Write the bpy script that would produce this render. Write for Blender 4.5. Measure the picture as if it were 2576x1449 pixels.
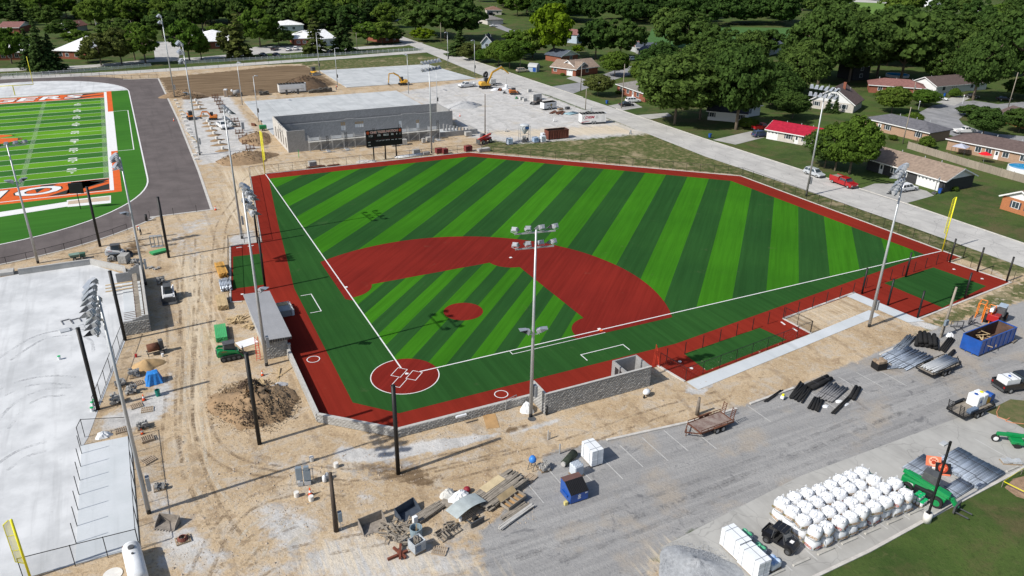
import bpy, math, random
import numpy as np
from mathutils import Vector, Matrix
R = math.radians
rnd = random.Random(7)
sc = bpy.context.scene
for o in list(bpy.data.objects): bpy.data.objects.remove(o)
COL = sc.collection

# ---------------------------------------------------------------- camera, sky, sun, exposure
# metres: origin at home plate, x along the first-base line, y along the third-base line
CAMP = Vector((-24.016, -75.421, 47.671)); YAW, PIT, ROL, FOC = 1.10457, 0.43213, 0.016047, 1924.975
_f = Vector((math.cos(PIT)*math.cos(YAW), math.cos(PIT)*math.sin(YAW), -math.sin(PIT)))
_r = Vector((math.sin(YAW), -math.cos(YAW), 0)); _u = _r.cross(_f)
CR = _r*math.cos(ROL) + _u*math.sin(ROL); CU = -_r*math.sin(ROL) + _u*math.cos(ROL); CF = _f
cam = bpy.data.cameras.new('camera'); co = bpy.data.objects.new('camera', cam); COL.objects.link(co)
cam.sensor_width = 36; cam.lens = 36*FOC/2576; cam.clip_start = 1; cam.clip_end = 6000
_m = Matrix((CR, CU, -CF)).transposed().to_4x4(); _m.translation = CAMP; co.matrix_world = _m
sc.camera = co
SUN_EL, SUN_AZ = R(41.3), R(185.0)          # the sun stands towards -x; shadows fall towards +x
w = bpy.data.worlds.new('World'); sc.world = w; w.use_nodes = True
nt = w.node_tree; nt.nodes.clear()
sky = nt.nodes.new('ShaderNodeTexSky'); sky.sky_type = 'NISHITA'; sky.sun_disc = False
sky.sun_elevation = SUN_EL; sky.sun_rotation = R(90) - SUN_AZ; sky.air_density = 1.0; sky.dust_density = 1.5
bg = nt.nodes.new('ShaderNodeBackground'); bg.inputs[1].default_value = 0.095
wo = nt.nodes.new('ShaderNodeOutputWorld'); nt.links.new(sky.outputs[0], bg.inputs[0]); nt.links.new(bg.outputs[0], wo.inputs[0])
sl = bpy.data.lights.new('sun', 'SUN'); sl.energy = 4.3; sl.angle = R(0.55); sl.color = (1, .955, .88)
so = bpy.data.objects.new('sun', sl); COL.objects.link(so)
so.rotation_euler = Vector((-math.cos(SUN_EL)*math.cos(SUN_AZ), -math.cos(SUN_EL)*math.sin(SUN_AZ), -math.sin(SUN_EL))).to_track_quat('-Z', 'Y').to_euler()
so.location = (-60, 0, 80)
vs = sc.view_settings; vs.view_transform = 'Standard'; vs.look = 'None'; vs.exposure = 0.2; vs.gamma = 1; vs.use_curve_mapping = False
sc.cycles.use_denoising = True; sc.cycles.max_bounces = 5; sc.cycles.transparent_max_bounces = 24
sc.cycles.diffuse_bounces = 2; sc.cycles.glossy_bounces = 2; sc.cycles.transmission_bounces = 2; sc.cycles.caustics_reflective = False; sc.cycles.caustics_refractive = False

def G(u, v, z=0.0):
    """survey: where the sight line measured at (u, v) meets the height z, in metres"""
    d = CR*((u-1288)/FOC) - CU*((v-724.5)/FOC) + CF
    return CAMP + d*((z-CAMP.z)/d.z)
def G2(u, v, z=0.0):
    p = G(u, v, z); return (p.x, p.y)
def GP(l, z=0.0): return [G2(u, v, z) for u, v in l]
def HD(u0, v0, u1, v1):
    a, b = G(u0, v0), G(u1, v1); return math.atan2(b.y-a.y, b.x-a.x)
def PX(p):
    d = Vector(p)-CAMP; z = d.dot(CF); return (1288+FOC*d.dot(CR)/z, 724.5-FOC*d.dot(CU)/z)

# ---------------------------------------------------------------- materials
MATS = {}
def nodes_of(name):
    m = bpy.data.materials.new(name); m.use_nodes = True
    return m, m.node_tree, m.node_tree.nodes['Principled BSDF']
class NT:
    """short hand for building node trees"""
    def __init__(s, t): s.t = t
    def n(s, typ, **k):
        x = s.t.nodes.new('ShaderNode'+typ)
        for a, b in k.items(): setattr(x, a, b)
        return x
    def l(s, a, b): s.t.links.new(a, b)
    def pos(s, scale=(1, 1, 1), rot=0):
        g = s.n('NewGeometry'); m = s.n('Mapping'); m.inputs['Scale'].default_value = scale; m.inputs['Rotation'].default_value = (.63, .41, rot+.23); m.inputs['Location'].default_value = (3.7, 5.3, 7.9)
        s.l(g.outputs['Position'], m.inputs['Vector']); return m.outputs['Vector']
    def noise(s, vec, sc, det=4, rough=.55, dist=0):
        x = s.n('TexNoise'); x.inputs['Scale'].default_value = sc; x.inputs['Detail'].default_value = det
        x.inputs['Roughness'].default_value = rough; x.inputs['Distortion'].default_value = dist
        s.l(vec, x.inputs['Vector']); return x.outputs['Fac']
    def math(s, op, a, b=None, c=None):
        x = s.n('Math', operation=op)
        for i, q in enumerate((a, b, c)):
            if q is None: continue
            if isinstance(q, (int, float)): x.inputs[i].default_value = q
            else: s.l(q, x.inputs[i])
        return x.outputs[0]
    def ramp(s, f, lo, hi, a=0., b=1.):
        x = s.n('MapRange'); x.interpolation_type = 'SMOOTHSTEP'
        s.l(f, x.inputs[0]); x.inputs[1].default_value = lo; x.inputs[2].default_value = hi; x.inputs[3].default_value = a; x.inputs[4].default_value = b
        return x.outputs[0]
    def mix(s, f, a, b, mode='MIX'):
        x = s.n('Mix', data_type='RGBA', blend_type=mode)
        for i, q in ((0, f), (6, a), (7, b)):
            if isinstance(q, (int, float)): x.inputs[i].default_value = q
            elif isinstance(q, (tuple, list)): x.inputs[i].default_value = (*q[:3], 1)
            else: s.l(q, x.inputs[i])
        return x.outputs[2]
    def bump(s, h, strength, dist, bsdf):
        x = s.n('Bump'); x.inputs['Strength'].default_value = strength; x.inputs['Distance'].default_value = dist
        s.l(h, x.inputs['Height']); s.l(x.outputs[0], bsdf.inputs['Normal'])
def mul(c, k): return tuple(max(0., min(1., x*k)) for x in c)
def mat(name, c=None, r=.8, var=.14, s=1.2, bump=0, bs=None, metal=0, c2=None, st=(1, 1, 1), spec=.35, rot=0, coat=0, orand=0):
    """a plain painted, mineral or wooden surface: colour, uneven tone, fine relief"""
    if name in MATS: return MATS[name]
    m, t, b = nodes_of(name); q = NT(t); MATS[name] = m
    v = q.pos(st, rot)
    big = q.noise(v, s, 4); fine = q.noise(v, s*7.3, 3)
    f = q.math('ADD', q.math('MULTIPLY', big, .65), q.math('MULTIPLY', fine, .35))
    f = q.ramp(f, .32, .68)
    col = q.mix(f, mul(c, 1-var) if c2 is None else c2, mul(c, 1+var) if c2 is None else c)
    if orand:
        oi = q.n('ObjectInfo'); col = q.mix(1., col, q.mix(oi.outputs['Random'], (1-orand,)*3, (1, 1, 1)), 'MULTIPLY')
    q.l(col, b.inputs['Base Color']); b.inputs['Roughness'].default_value = r; b.inputs['Metallic'].default_value = metal
    b.inputs['Specular IOR Level'].default_value = spec; b.inputs['Coat Weight'].default_value = coat
    if bump: q.bump(q.noise(v, bs or s*9, 4), .8, bump, b)
    return m
def glass(name='window_glass', c=(.02, .028, .035)):
    if name in MATS: return MATS[name]
    m, t, b = nodes_of(name); MATS[name] = m; q = NT(t)
    col = q.mix(q.noise(q.pos(), .8, 2), c, mul(c, 2.6))
    q.l(col, b.inputs['Base Color']); b.inputs['Roughness'].default_value = .06; b.inputs['Specular IOR Level'].default_value = .6
    return m
def mesh_mat(name, c, a):
    """woven wire: mostly open, so mostly see-through"""
    if name in MATS: return MATS[name]
    m, t, b = nodes_of(name); MATS[name] = m; q = NT(t)
    b.inputs['Base Color'].default_value = (*c, 1); b.inputs['Roughness'].default_value = .5
    tr = q.n('BsdfTransparent'); mx = q.n('MixShader')
    f = q.math('MULTIPLY_ADD', q.noise(q.pos(), .9, 2), .10, a-.05); q.l(f, mx.inputs[0])
    q.l(tr.outputs[0], mx.inputs[1]); q.l(b.outputs[0], mx.inputs[2]); q.l(mx.outputs[0], t.nodes['Material Output'].inputs[0])
    return m

# ---------------------------------------------------------------- mesh building
class MB:
    def __init__(s): s.v = []; s.f = []
    def add(s, vs, fs):
        n = len(s.v); s.v += [tuple(p) for p in vs]; s.f += [tuple(i+n for i in f) for f in fs]; return s
    BF = ((0, 3, 2, 1), (4, 5, 6, 7), (0, 1, 5, 4), (1, 2, 6, 5), (2, 3, 7, 6), (3, 0, 4, 7))
    def bx(s, x0, x1, y0, y1, z0, z1):
        return s.add([(x0, y0, z0), (x1, y0, z0), (x1, y1, z0), (x0, y1, z0), (x0, y0, z1), (x1, y0, z1), (x1, y1, z1), (x0, y1, z1)], s.BF)
    def box(s, c, d, rz=0, ry=0, rx=0):
        m = Matrix.Rotation(rz, 3, 'Z') @ Matrix.Rotation(ry, 3, 'Y') @ Matrix.Rotation(rx, 3, 'X'); c = Vector(c); a, b, h = d[0]/2, d[1]/2, d[2]/2
        return s.add([c + m @ Vector(p) for p in ((-a, -b, -h), (a, -b, -h), (a, b, -h), (-a, b, -h), (-a, -b, h), (a, -b, h), (a, b, h), (-a, b, h))], s.BF)
    def bar(s, p0, p1, wd, hg=None, up=(0, 0, 1)):
        p0, p1 = Vector(p0), Vector(p1); d = (p1-p0).normalized(); u = Vector(up)
        if abs(d.dot(u)) > .98: u = Vector((1, 0, 0))
        sd = d.cross(u).normalized()*(wd/2); u2 = sd.cross(d).normalized()*((hg or wd)/2)
        return s.add([p0-sd-u2, p0+sd-u2, p0+sd+u2, p0-sd+u2, p1-sd-u2, p1+sd-u2, p1+sd+u2, p1-sd+u2], s.BF)
    def cyl(s, p0, p1, r, r2=None, n=10, cap=True):
        p0, p1 = Vector(p0), Vector(p1); d = (p1-p0).normalized(); a = d.orthogonal().normalized(); b = d.cross(a); r2 = r if r2 is None else r2
        vs = [p0+(a*math.cos(6.28319*i/n)+b*math.sin(6.28319*i/n))*r for i in range(n)] + [p1+(a*math.cos(6.28319*i/n)+b*math.sin(6.28319*i/n))*r2 for i in range(n)]
        fs = [(i, (i+1) % n, n+(i+1) % n, n+i) for i in range(n)]
        if cap: fs += [tuple(range(n))[::-1], tuple(range(n, 2*n))]
        return s.add(vs, fs)
    def tube(s, pts, r, n=6):
        for a, b in zip(pts, pts[1:]): s.cyl(a, b, r, r, n)
        return s
    def prism(s, pts, z0, z1):
        n = len(pts)
        return s.add([(x, y, z0) for x, y in pts]+[(x, y, z1) for x, y in pts], [tuple(range(n))[::-1], tuple(range(n, 2*n))]+[(i, (i+1) % n, n+(i+1) % n, n+i) for i in range(n)])
    def prof(s, pts, y0, y1):
        """side outline in x, z swept across y"""
        n = len(pts)
        return s.add([(x, y0, z) for x, z in pts]+[(x, y1, z) for x, z in pts], [tuple(range(n)), tuple(range(n, 2*n))[::-1]]+[(i, n+i, n+(i+1) % n, (i+1) % n) for i in range(n)])
    def sheet(s, pts, z):
        return s.add([(p[0], p[1], z) for p in pts], [tuple(range(len(pts)))])
    def strip(s, pts, wd, z, closed=False):
        """flat ribbon along a line"""
        n = len(pts); P = [Vector(p[:2]) for p in pts]; L = []; Q = []
        for i in range(n):
            a = P[(i-1) % n] if (closed or i) else P[i]; b = P[(i+1) % n] if (closed or i < n-1) else P[i]
            d1 = (P[i]-a); d2 = (b-P[i]); d = (d1.normalized() if d1.length > 1e-6 else Vector((0, 0)))+(d2.normalized() if d2.length > 1e-6 else Vector((0, 0)))
            d.normalize(); k = 1/max(.5, abs(d.dot((d2 if d2.length > 1e-6 else d1).normalized()))); nn = Vector((-d.y, d.x))*wd/2*k
            L.append(P[i]+nn); Q.append(P[i]-nn)
        m = n if closed else n-1
        return s.add([(p.x, p.y, z) for p in Q+L], [(i, (i+1) % n, n+(i+1) % n, n+i) for i in range(m)])
    def kerb(s, pts, wd, z0, z1):
        for a, b in zip(pts, pts[1:]):
            a, b = Vector((*a[:2], (z0+z1)/2)), Vector((*b[:2], (z0+z1)/2)); s.bar(a, b, wd, z1-z0)
        return s
    def ell(s, c, r, n=10, m=6, z0=-1.):
        """ellipsoid, or the part of it above z0 (in radii)"""
        t0 = math.asin(max(-1, z0)); vs = []; fs = []
        for j in range(m+1):
            t = t0+(math.pi/2-t0)*j/m
            for i in range(n): vs.append((c[0]+r[0]*math.cos(t)*math.cos(6.28319*i/n), c[1]+r[1]*math.cos(t)*math.sin(6.28319*i/n), c[2]+r[2]*math.sin(t)))
        for j in range(m):
            for i in range(n): fs.append((j*n+i, j*n+(i+1) % n, (j+1)*n+(i+1) % n, (j+1)*n+i))
        return s.add(vs, fs)
    def lathe(s, prof, n=12, c=(0, 0), cap=True):
        vs = [(c[0]+r*math.cos(6.28319*i/n), c[1]+r*math.sin(6.28319*i/n), z) for r, z in prof for i in range(n)]
        fs = [(j*n+i, j*n+(i+1) % n, (j+1)*n+(i+1) % n, (j+1)*n+i) for j in range(len(prof)-1) for i in range(n)]
        if cap: fs += [tuple(range(n))[::-1], tuple((len(prof)-1)*n+i for i in range(n))]
        return s.add(vs, fs)
    def wheel(s, c, r, wd, n=14):
        """tyre with its axle along y"""
        x, y, z = c; P = [(r*.62, -wd/2), (r*.93, -wd/2), (r, -wd*.32), (r, wd*.32), (r*.93, wd/2), (r*.62, wd/2)]
        vs = [(x+q*math.cos(6.28319*i/n), y+h, z+q*math.sin(6.28319*i/n)) for q, h in P for i in range(n)]
        k = len(P); return s.add(vs, [(j*n+i, ((j+1) % k)*n+i, ((j+1) % k)*n+(i+1) % n, j*n+(i+1) % n) for j in range(k) for i in range(n)])
    def hub(s, c, r, wd, n=12):
        x, y, z = c; s.cyl((x, y-wd*.42, z), (x, y+wd*.42, z), r*.64, None, n); s.cyl((x, y-wd*.5, z), (x, y+wd*.5, z), r*.25, None, 8); return s
    def mesh(s, name, mt, smooth=False):
        me = bpy.data.meshes.new(name); me.from_pydata(s.v, [], s.f); me.materials.append(mt)
        if smooth: me.polygons.foreach_set('use_smooth', [True]*len(me.polygons))
        return me
def obj(name, me, parent=None, loc=(0, 0, 0), rz=0):
    o = bpy.data.objects.new(name, me); COL.objects.link(o); o.location = loc; o.rotation_euler = (0, 0, rz)
    if parent is not None: o.parent = parent
    return o
def tag(o, label=None, cat=None, group=None, kind=None):
    for k, x in (('label', label), ('category', cat), ('group', group), ('kind', kind)):
        if x: o[k] = x
    return o
def thing(name, label, cat, loc=(0, 0, 0), rz=0, group=None):
    o = obj(name, None, None, (loc[0], loc[1], loc[2] if len(loc) > 2 else 0), rz); return tag(o, label, cat, group)
def part(parent, name, mb, mt, smooth=False, bev=0, label=None, loc=(0, 0, 0), rz=0):
    o = obj(name, mb.mesh(name, mt, smooth) if isinstance(mb, MB) else mb, parent, loc, rz)
    if bev:
        b = o.modifiers.new('bevel', 'BEVEL'); b.width = bev; b.segments = 2; b.limit_method = 'ANGLE'
    if label: o['label'] = label
    return o
def single(name, mb, mt, label, cat, loc=(0, 0, 0), rz=0, group=None, smooth=False, bev=0):
    o = part(None, name, mb, mt, smooth, bev); o.location = (loc[0], loc[1], loc[2] if len(loc) > 2 else 0); o.rotation_euler = (0, 0, rz); return tag(o, label, cat, group)
def struct(name, mb, mt, parent=None, smooth=False):
    o = part(parent, name, mb, mt, smooth)
    if parent is None: o['kind'] = 'structure'
    return o
KIDS = {}
def dup(root, loc, rz=0, label=None, group=None, scale=None):
    r = root.copy(); COL.objects.link(r); r.location = (loc[0], loc[1], loc[2] if len(loc) > 2 else 0); r.rotation_euler = (0, 0, rz)
    if scale: r.scale = scale
    if label: r['label'] = label
    if group: r['group'] = group
    if root.name not in KIDS: KIDS[root.name] = [(c, list(c.children)) for c in root.children]
    for ch, gs in KIDS[root.name]:
        c = ch.copy(); COL.objects.link(c); c.parent = r
        for g in gs:
            d = g.copy(); COL.objects.link(d); d.parent = c
    return r
def text_mesh(s, size, mt, bold=0., sx=1., shear=0.):
    cu = bpy.data.curves.new('lettering', 'FONT'); cu.body = s; cu.size = size; cu.offset = bold; cu.align_x = 'CENTER'; cu.align_y = 'CENTER'; cu.shear = shear; cu.resolution_u = 3
    o = bpy.data.objects.new('lettering', cu); COL.objects.link(o); dg = bpy.context.evaluated_depsgraph_get()
    me = bpy.data.meshes.new_from_object(o.evaluated_get(dg)); bpy.data.objects.remove(o); me.materials.clear(); me.materials.append(mt)
    if sx != 1: me.transform(Matrix.Diagonal((sx, 1, 1, 1)))
    return me
def circ(cx, cy, r, n=40, a0=0., a1=360.):
    k = n if a1-a0 >= 360 else n+1
    return [(cx+r*math.cos(R(a0+(a1-a0)*i/n)), cy+r*math.sin(R(a0+(a1-a0)*i/n))) for i in range(k)]
# ---------------------------------------------------------------- the ground
def soft_poly(X, Y, poly, feather):
    """1 inside, 0 outside, easing across the edge"""
    inside = np.zeros(X.shape, bool); dist = np.full(X.shape, 1e9); n = len(poly)
    for i in range(n):
        (x0, y0), (x1, y1) = poly[i], poly[(i+1) % n]
        if y0 != y1:
            c = ((y0 > Y) != (y1 > Y)) & (X < (x1-x0)*(Y-y0)/(y1-y0)+x0); inside ^= c
        dx, dy = x1-x0, y1-y0; t = np.clip(((X-x0)*dx+(Y-y0)*dy)/(dx*dx+dy*dy+1e-9), 0, 1)
        dist = np.minimum(dist, np.hypot(X-x0-t*dx, Y-y0-t*dy))
    return np.clip(.5+np.where(inside, dist, -dist)/(2*feather), 0, 1)
CH = ['dirt', 'dry', 'brown', 'gravel', 'asphalt', 'dust']
ROAD2 = GP([(0, 196), (140, 191), (287, 184), (450, 174), (644, 160), (860, 145), (1069, 129)])
PAINT = [  # channel, outline, feather, strength
 ('dirt', [(-75, -75), (16, -75), (12, -43), (8, -35), (60, -36), (112, -36), (116, -13), (103, -14.5), (96, -8), (95.4, 0), (95.6, 50), (50, 92), (70, 104), (99, 108), (99, 150), (95, 186), (92, 236), (30, 244), (-62, 250), (-75, 240)], 1.2, 1),
 ('dry', [(96, -12), (102.5, -12), (100.5, 45), (98.5, 75), (99.6, 104), (82, 112), (62, 104), (50, 92), (94.8, 50)], 1.5, 1),
 ('dry', [(86, 188), (96, 186), (98, 240), (92, 246), (40, 246), (42, 224), (84, 224)], 2.5, 1),
 ('dry', [(60, -20), (112, -19), (116, -12), (95, -12.5), (70, -15.8)], 2, .62),
 ('dirt', GP([(1430, 345), (1600, 345), (1720, 385), (1770, 415), (1560, 405), (1420, 385)]), 5, .72),
 ('dirt', GP([(1775, 400), (1850, 420), (1856, 440), (1800, 425)]), 2, .8),
 ('brown', GP([(430, 246), (400, 196), (520, 184), (700, 166), (770, 164), (850, 214), (640, 240), (560, 244)]), 4, 1),
 ('brown', GP([(880, 1150), (1060, 1165), (1120, 1200), (1100, 1240), (980, 1215), (870, 1180)]), 2.5, .8),
 ('brown', GP([(1250, 1075), (1330, 1060), (1345, 1085), (1260, 1100)]), 1.2, .7),
 ('brown', GP([(270, 640), (330, 590), (380, 590), (390, 640), (330, 660)]), 3, .6),
 ('brown', GP([(340, 1010), (420, 1000), (440, 1180), (380, 1200), (345, 1100)]), 2, .4),
 ('brown', GP([(1480, 1050), (1700, 1010), (1920, 900), (2000, 960), (1750, 1060), (1500, 1100)]), 4, .45),  # brownish bank by the right dugout, with cloud shade put into the colour
 ('gravel', GP([(1000, 232), (1200, 200), (1235, 192), (1380, 242), (1560, 310), (1640, 335), (1500, 348), (1300, 362), (1180, 345), (1140, 300), (1060, 262)]), 4, 1),
 ('gravel', [(-12.4, 104), (-1, 106), (5, 120), (6, 186), (-9, 186), (-12.4, 150)], 2, .8),
 ('gravel', GP([(844, 1137), (856, 1122), (919, 1132), (994, 1125), (1069, 1110), (1169, 1097), (1288, 1087), (1240, 1102), (1144, 1125), (1019, 1150), (944, 1160), (894, 1162), (850, 1155)]), .5, 1),
 ('gravel', GP([(1288, 1087), (1400, 1050), (1420, 1060), (1330, 1085), (1250, 1105)]), .8, .9),
 ('gravel', GP([(1720, 965), (1752, 980), (1800, 962), (1770, 995), (1725, 990)]), .6, .9),
 ('gravel', GP([(640, 1237), (720, 1262), (830, 1320), (780, 1380), (770, 1400), (700, 1400), (640, 1330)]), 2.5, .85),
 ('gravel', GP([(340, 1190), (400, 1180), (470, 1290), (600, 1400), (560, 1449), (380, 1449), (365, 1330)]), 3, .78),
 ('gravel', GP([(345, 1010), (430, 930), (440, 900), (450, 1010), (400, 1060), (300, 1100), (240, 1080), (250, 1045)]), 1.5, .75),
 ('gravel', GP([(860, 1240), (930, 1220), (980, 1265), (900, 1275)]), 1.5, .6),
 ('gravel', GP([(570, 598), (640, 575), (650, 610), (580, 620)]), 1.5, .85),
 ('gravel', GP([(440, 560), (530, 535), (560, 560), (480, 600), (400, 620)]), 2.5, .55),
 ('gravel', GP([(2290, 800), (2370, 822), (2350, 832), (2280, 815)]), .6, .9),
 ('asphalt', [(4, -24), (8, -20.4), (14.2, -20.9), (24.8, -22.2), (36, -22), (46.5, -21.1), (64.6, -19), (100, -18), (116, -36), (60, -35), (14, -35.8), (9, -37), (2, -44), (-6, -38), (-3, -28)], 1.0, 1),
 ('asphalt', [(10, -21), (12, -40), (-2, -46), (-14, -36), (-6, -26)], 5, .55),
 ('gravel', GP([(560, 1449), (700, 1400), (830, 1330), (1000, 1330), (1250, 1390), (1300, 1460), (900, 1500)]), 4, .8),
 ('gravel', GP([(340, 560), (560, 600), (560, 700), (420, 760), (400, 640)]), 6, .55),
 ('gravel', GP([(560, 1100), (860, 1120), (1300, 1110), (1350, 1150), (900, 1250), (600, 1250)]), 6, .56),
 ('dust', GP([(760, 1449), (830, 1340), (1010, 1330), (1060, 1380), (1250, 1449)]), 6, .9),
 ('dust', GP([(1580, 1449), (1640, 1360), (1750, 1340), (1850, 1449)]), 2, .75),
 ('dust', GP([(420, 640), (560, 640), (545, 1000), (530, 1130), (440, 1130), (440, 900)]), 3, .7),
 ('dust', GP([(560, 430), (900, 395), (1180, 375), (1180, 385), (700, 432), (620, 600), (560, 560)]), 4, .85),
 ('dust', GP([(1180, 330), (1560, 310), (1640, 338), (1300, 350)]), 4, .8),
 ('dust', GP([(1930, 760), (2160, 745), (2190, 800), (2030, 835), (1980, 812)]), 2, .5),
]
def make_ground():
    st = .65; xs = np.arange(-75, 118, st); ys = np.arange(-62, 250, st); nx, ny = len(xs), len(ys)
    X, Y = np.meshgrid(xs, ys); X = X.ravel(); Y = Y.ravel(); A = {c: np.zeros(X.shape) for c in CH}
    for ch, poly, fe, k in PAINT:
        px = [p[0] for p in poly]; py = [p[1] for p in poly]; g = fe+1
        sel = (X > min(px)-g) & (X < max(px)+g) & (Y > min(py)-g) & (Y < max(py)+g)
        A[ch][sel] = np.maximum(A[ch][sel], k*soft_poly(X[sel], Y[sel], poly, fe))
    Z = -.012-.006*np.sin(X*.11)*np.sin(Y*.13)
    V = np.stack([X, Y, Z], 1)
    i = (np.arange(ny-1)[:, None]*nx+np.arange(nx-1)[None]).ravel(); F = np.stack([i, i+1, i+nx+1, i+nx], 1)
    me = bpy.data.meshes.new('ground'); me.vertices.add(len(V)); me.vertices.foreach_set('co', V.ravel().astype(np.float32))
    me.loops.add(F.size); me.loops.foreach_set('vertex_index', F.ravel().astype(np.int32)); me.polygons.add(len(F))
    me.polygons.foreach_set('loop_start', np.arange(0, F.size, 4, dtype=np.int32)); me.update(calc_edges=True)
    for nm, cs in (('cover_a', ('dirt', 'dry', 'brown')), ('cover_b', ('gravel', 'asphalt', 'dust'))):
        a = me.color_attributes.new(nm, 'FLOAT_COLOR', 'POINT'); d = np.ones((len(V), 4), np.float32)
        for k, c in enumerate(cs): d[:, k] = A[c]
        a.data.foreach_set('color', d.ravel())
    me.polygons.foreach_set('use_smooth', np.ones(len(F), bool)); me.materials.append(ground_mat())
    o = obj('ground', me); tag(o, kind='structure')
def ground_mat():
    if 'ground_cover' in MATS: return MATS['ground_cover']
    m, t, b = nodes_of('ground_cover'); MATS['ground_cover'] = m; q = NT(t); P = q.pos()
    def attr(n):
        a = q.n('Attribute'); a.attribute_name = n; s = q.n('SeparateColor'); q.l(a.outputs['Color'], s.inputs[0]); return s.outputs
    A, B = attr('cover_a'), attr('cover_b')
    n1 = q.noise(P, .18, 5, .6); n2 = q.noise(P, .9, 6, .65); n3 = q.noise(P, 6, 4, .6); n4 = q.noise(P, .045, 3)
    lane = q.noise(q.pos((2.2, .08, 1)), 1.0, 5, .6, .6); lot = q.noise(q.pos((.07, 1.1, 1), R(0)), 1.0, 5, .62, .4)
    plough = q.noise(q.pos((.06, .9, 1), R(10)), 1.2, 4, .6, .5)
    def mask(a, w=.75, lo=.42, hi=.58, nz=None):
        f = q.math('ADD', a, q.math('MULTIPLY', q.math('SUBTRACT', nz or n2, .5), w)); return q.ramp(f, lo, hi)
    nl0 = q.noise(P, 2.4, 5, .75)
    lawn = q.mix(q.ramp(n1, .35, .65), (.042, .078, .018), (.075, .112, .03))
    lawn = q.mix(q.ramp(n2, .5, .8), lawn, (.115, .12, .05)); lawn = q.mix(q.ramp(n4, .42, .62, 0, .7), lawn, (.085, .135, .03)); lawn = q.mix(q.math('MULTIPLY', n3, .5), lawn, (.034, .055, .016)); lawn = q.mix(q.ramp(q.noise(P, .12, 5, .7, .5), .46, .66, 0, .75), lawn, (.112, .092, .046)); lawn = q.mix(q.ramp(nl0, .5, .7, 0, .55), lawn, (.03, .045, .014))
    nm = q.noise(P, .42, 6, .72, .8); nl = q.noise(P, 3.3, 5, .7, .4); wv = q.n('TexWave', wave_type='BANDS', bands_direction='X'); wv.inputs['Scale'].default_value = .055; wv.inputs['Distortion'].default_value = 16.; wv.inputs['Detail'].default_value = 2.; wv.inputs['Detail Scale'].default_value = .6; q.l(q.pos((1, .3, 1)), wv.inputs['Vector'])
    dirt = q.mix(q.ramp(n1, .3, .7), (.41, .305, .19), (.53, .415, .28)); dirt = q.mix(q.ramp(nm, .48, .64, 0, .75), dirt, (.45, .405, .345)); dirt = q.mix(q.ramp(nm, .47, .33, 0, .7), dirt, (.27, .19, .12))
    dirt = q.mix(q.ramp(nl, .54, .68, 0, .65), dirt, (.215, .155, .1)); dirt = q.mix(q.ramp(nl, .46, .34, 0, .45), dirt, (.57, .49, .37)); trk = q.math('MULTIPLY', q.ramp(wv.outputs['Fac'], .93, .985), q.ramp(n2, .4, .6)); dirt = q.mix(q.math('MULTIPLY', trk, .5), dirt, (.24, .175, .115))
    dirt = q.mix(q.math('MULTIPLY', q.ramp(n3, .5, .72), .45), dirt, (.25, .185, .12))
    dry = q.mix(q.ramp(n2, .42, .68), (.055, .082, .022), (.24, .2, .11)); dry = q.mix(q.ramp(nl, .4, .65, 0, .7), dry, (.11, .115, .045)); dry = q.mix(q.ramp(n1, .55, .68, 0, .7), dry, (.36, .29, .19))
    brown = q.mix(q.ramp(plough, .35, .65), (.125, .085, .05), (.225, .16, .098)); brown = q.mix(q.ramp(nl, .5, .7, 0, .5), brown, (.1, .065, .04))
    grav = q.mix(q.ramp(nm, .32, .66), (.4, .395, .385), (.56, .55, .535)); grav = q.mix(q.ramp(nl, .52, .7, 0, .6), grav, (.27, .265, .26)); grav = q.mix(q.ramp(n1, .55, .72, 0, .5), grav, (.47, .41, .32)); grav = q.mix(q.math('MULTIPLY', trk, .35), grav, (.27, .26, .25))
    asp = q.mix(q.ramp(lot, .34, .7), (.255, .253, .252), (.335, .331, .326)); asp = q.mix(q.ramp(nm, .56, .68, 0, .75), asp, (.13, .132, .14)); asp = q.mix(q.ramp(n4, .42, .6, 0, .5), asp, (.33, .328, .325)); asp = q.mix(q.ramp(n1, .5, .68, 0, .65), asp, (.36, .31, .25)); asp = q.mix(q.ramp(nl, .55, .72, 0, .5), asp, (.175, .176, .182)); asp = q.mix(q.ramp(nl, .42, .3, 0, .4), asp, (.36, .355, .35))
    dust = q.mix(q.ramp(lane, .35, .65), (.53, .435, .3), (.63, .54, .41)); dust = q.mix(q.ramp(nl, .52, .72, 0, .45), dust, (.36, .28, .19))
    c = q.mix(mask(A[0]), lawn, dirt); c = q.mix(mask(A[1], 1.2), c, dry); c = q.mix(mask(A[2], .9), c, brown)
    c = q.mix(mask(B[0], .9, .38, .68), c, grav); c = q.mix(mask(B[1], .85, .36, .64), c, asp); c = q.mix(q.math('MULTIPLY', mask(B[2], 1.3, .35, .8, lane), .78), c, dust)
    q.l(c, b.inputs['Base Color']); b.inputs['Roughness'].default_value = .95; b.inputs['Specular IOR Level'].default_value = .12
    h = q.math('ADD', q.math('MULTIPLY', n2, .7), q.math('ADD', q.math('MULTIPLY', n3, .35), q.math('MULTIPLY', nl, .5)))
    q.bump(h, .85, .14, b)
    return m
make_ground()
gm = MB(); ring = [(-75, -62), (117.3, -62), (117.3, 249), (-75, 249)]; far = [(-4000, -4000), (4000, -4000), (4000, 4000), (-4000, 4000)]
gm.add([(x, y, -.012) for x, y in ring+far], [(0, 1, 5, 4), (1, 2, 6, 5), (2, 3, 7, 6), (3, 0, 4, 7)])
struct('terrain', gm, ground_mat())

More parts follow.
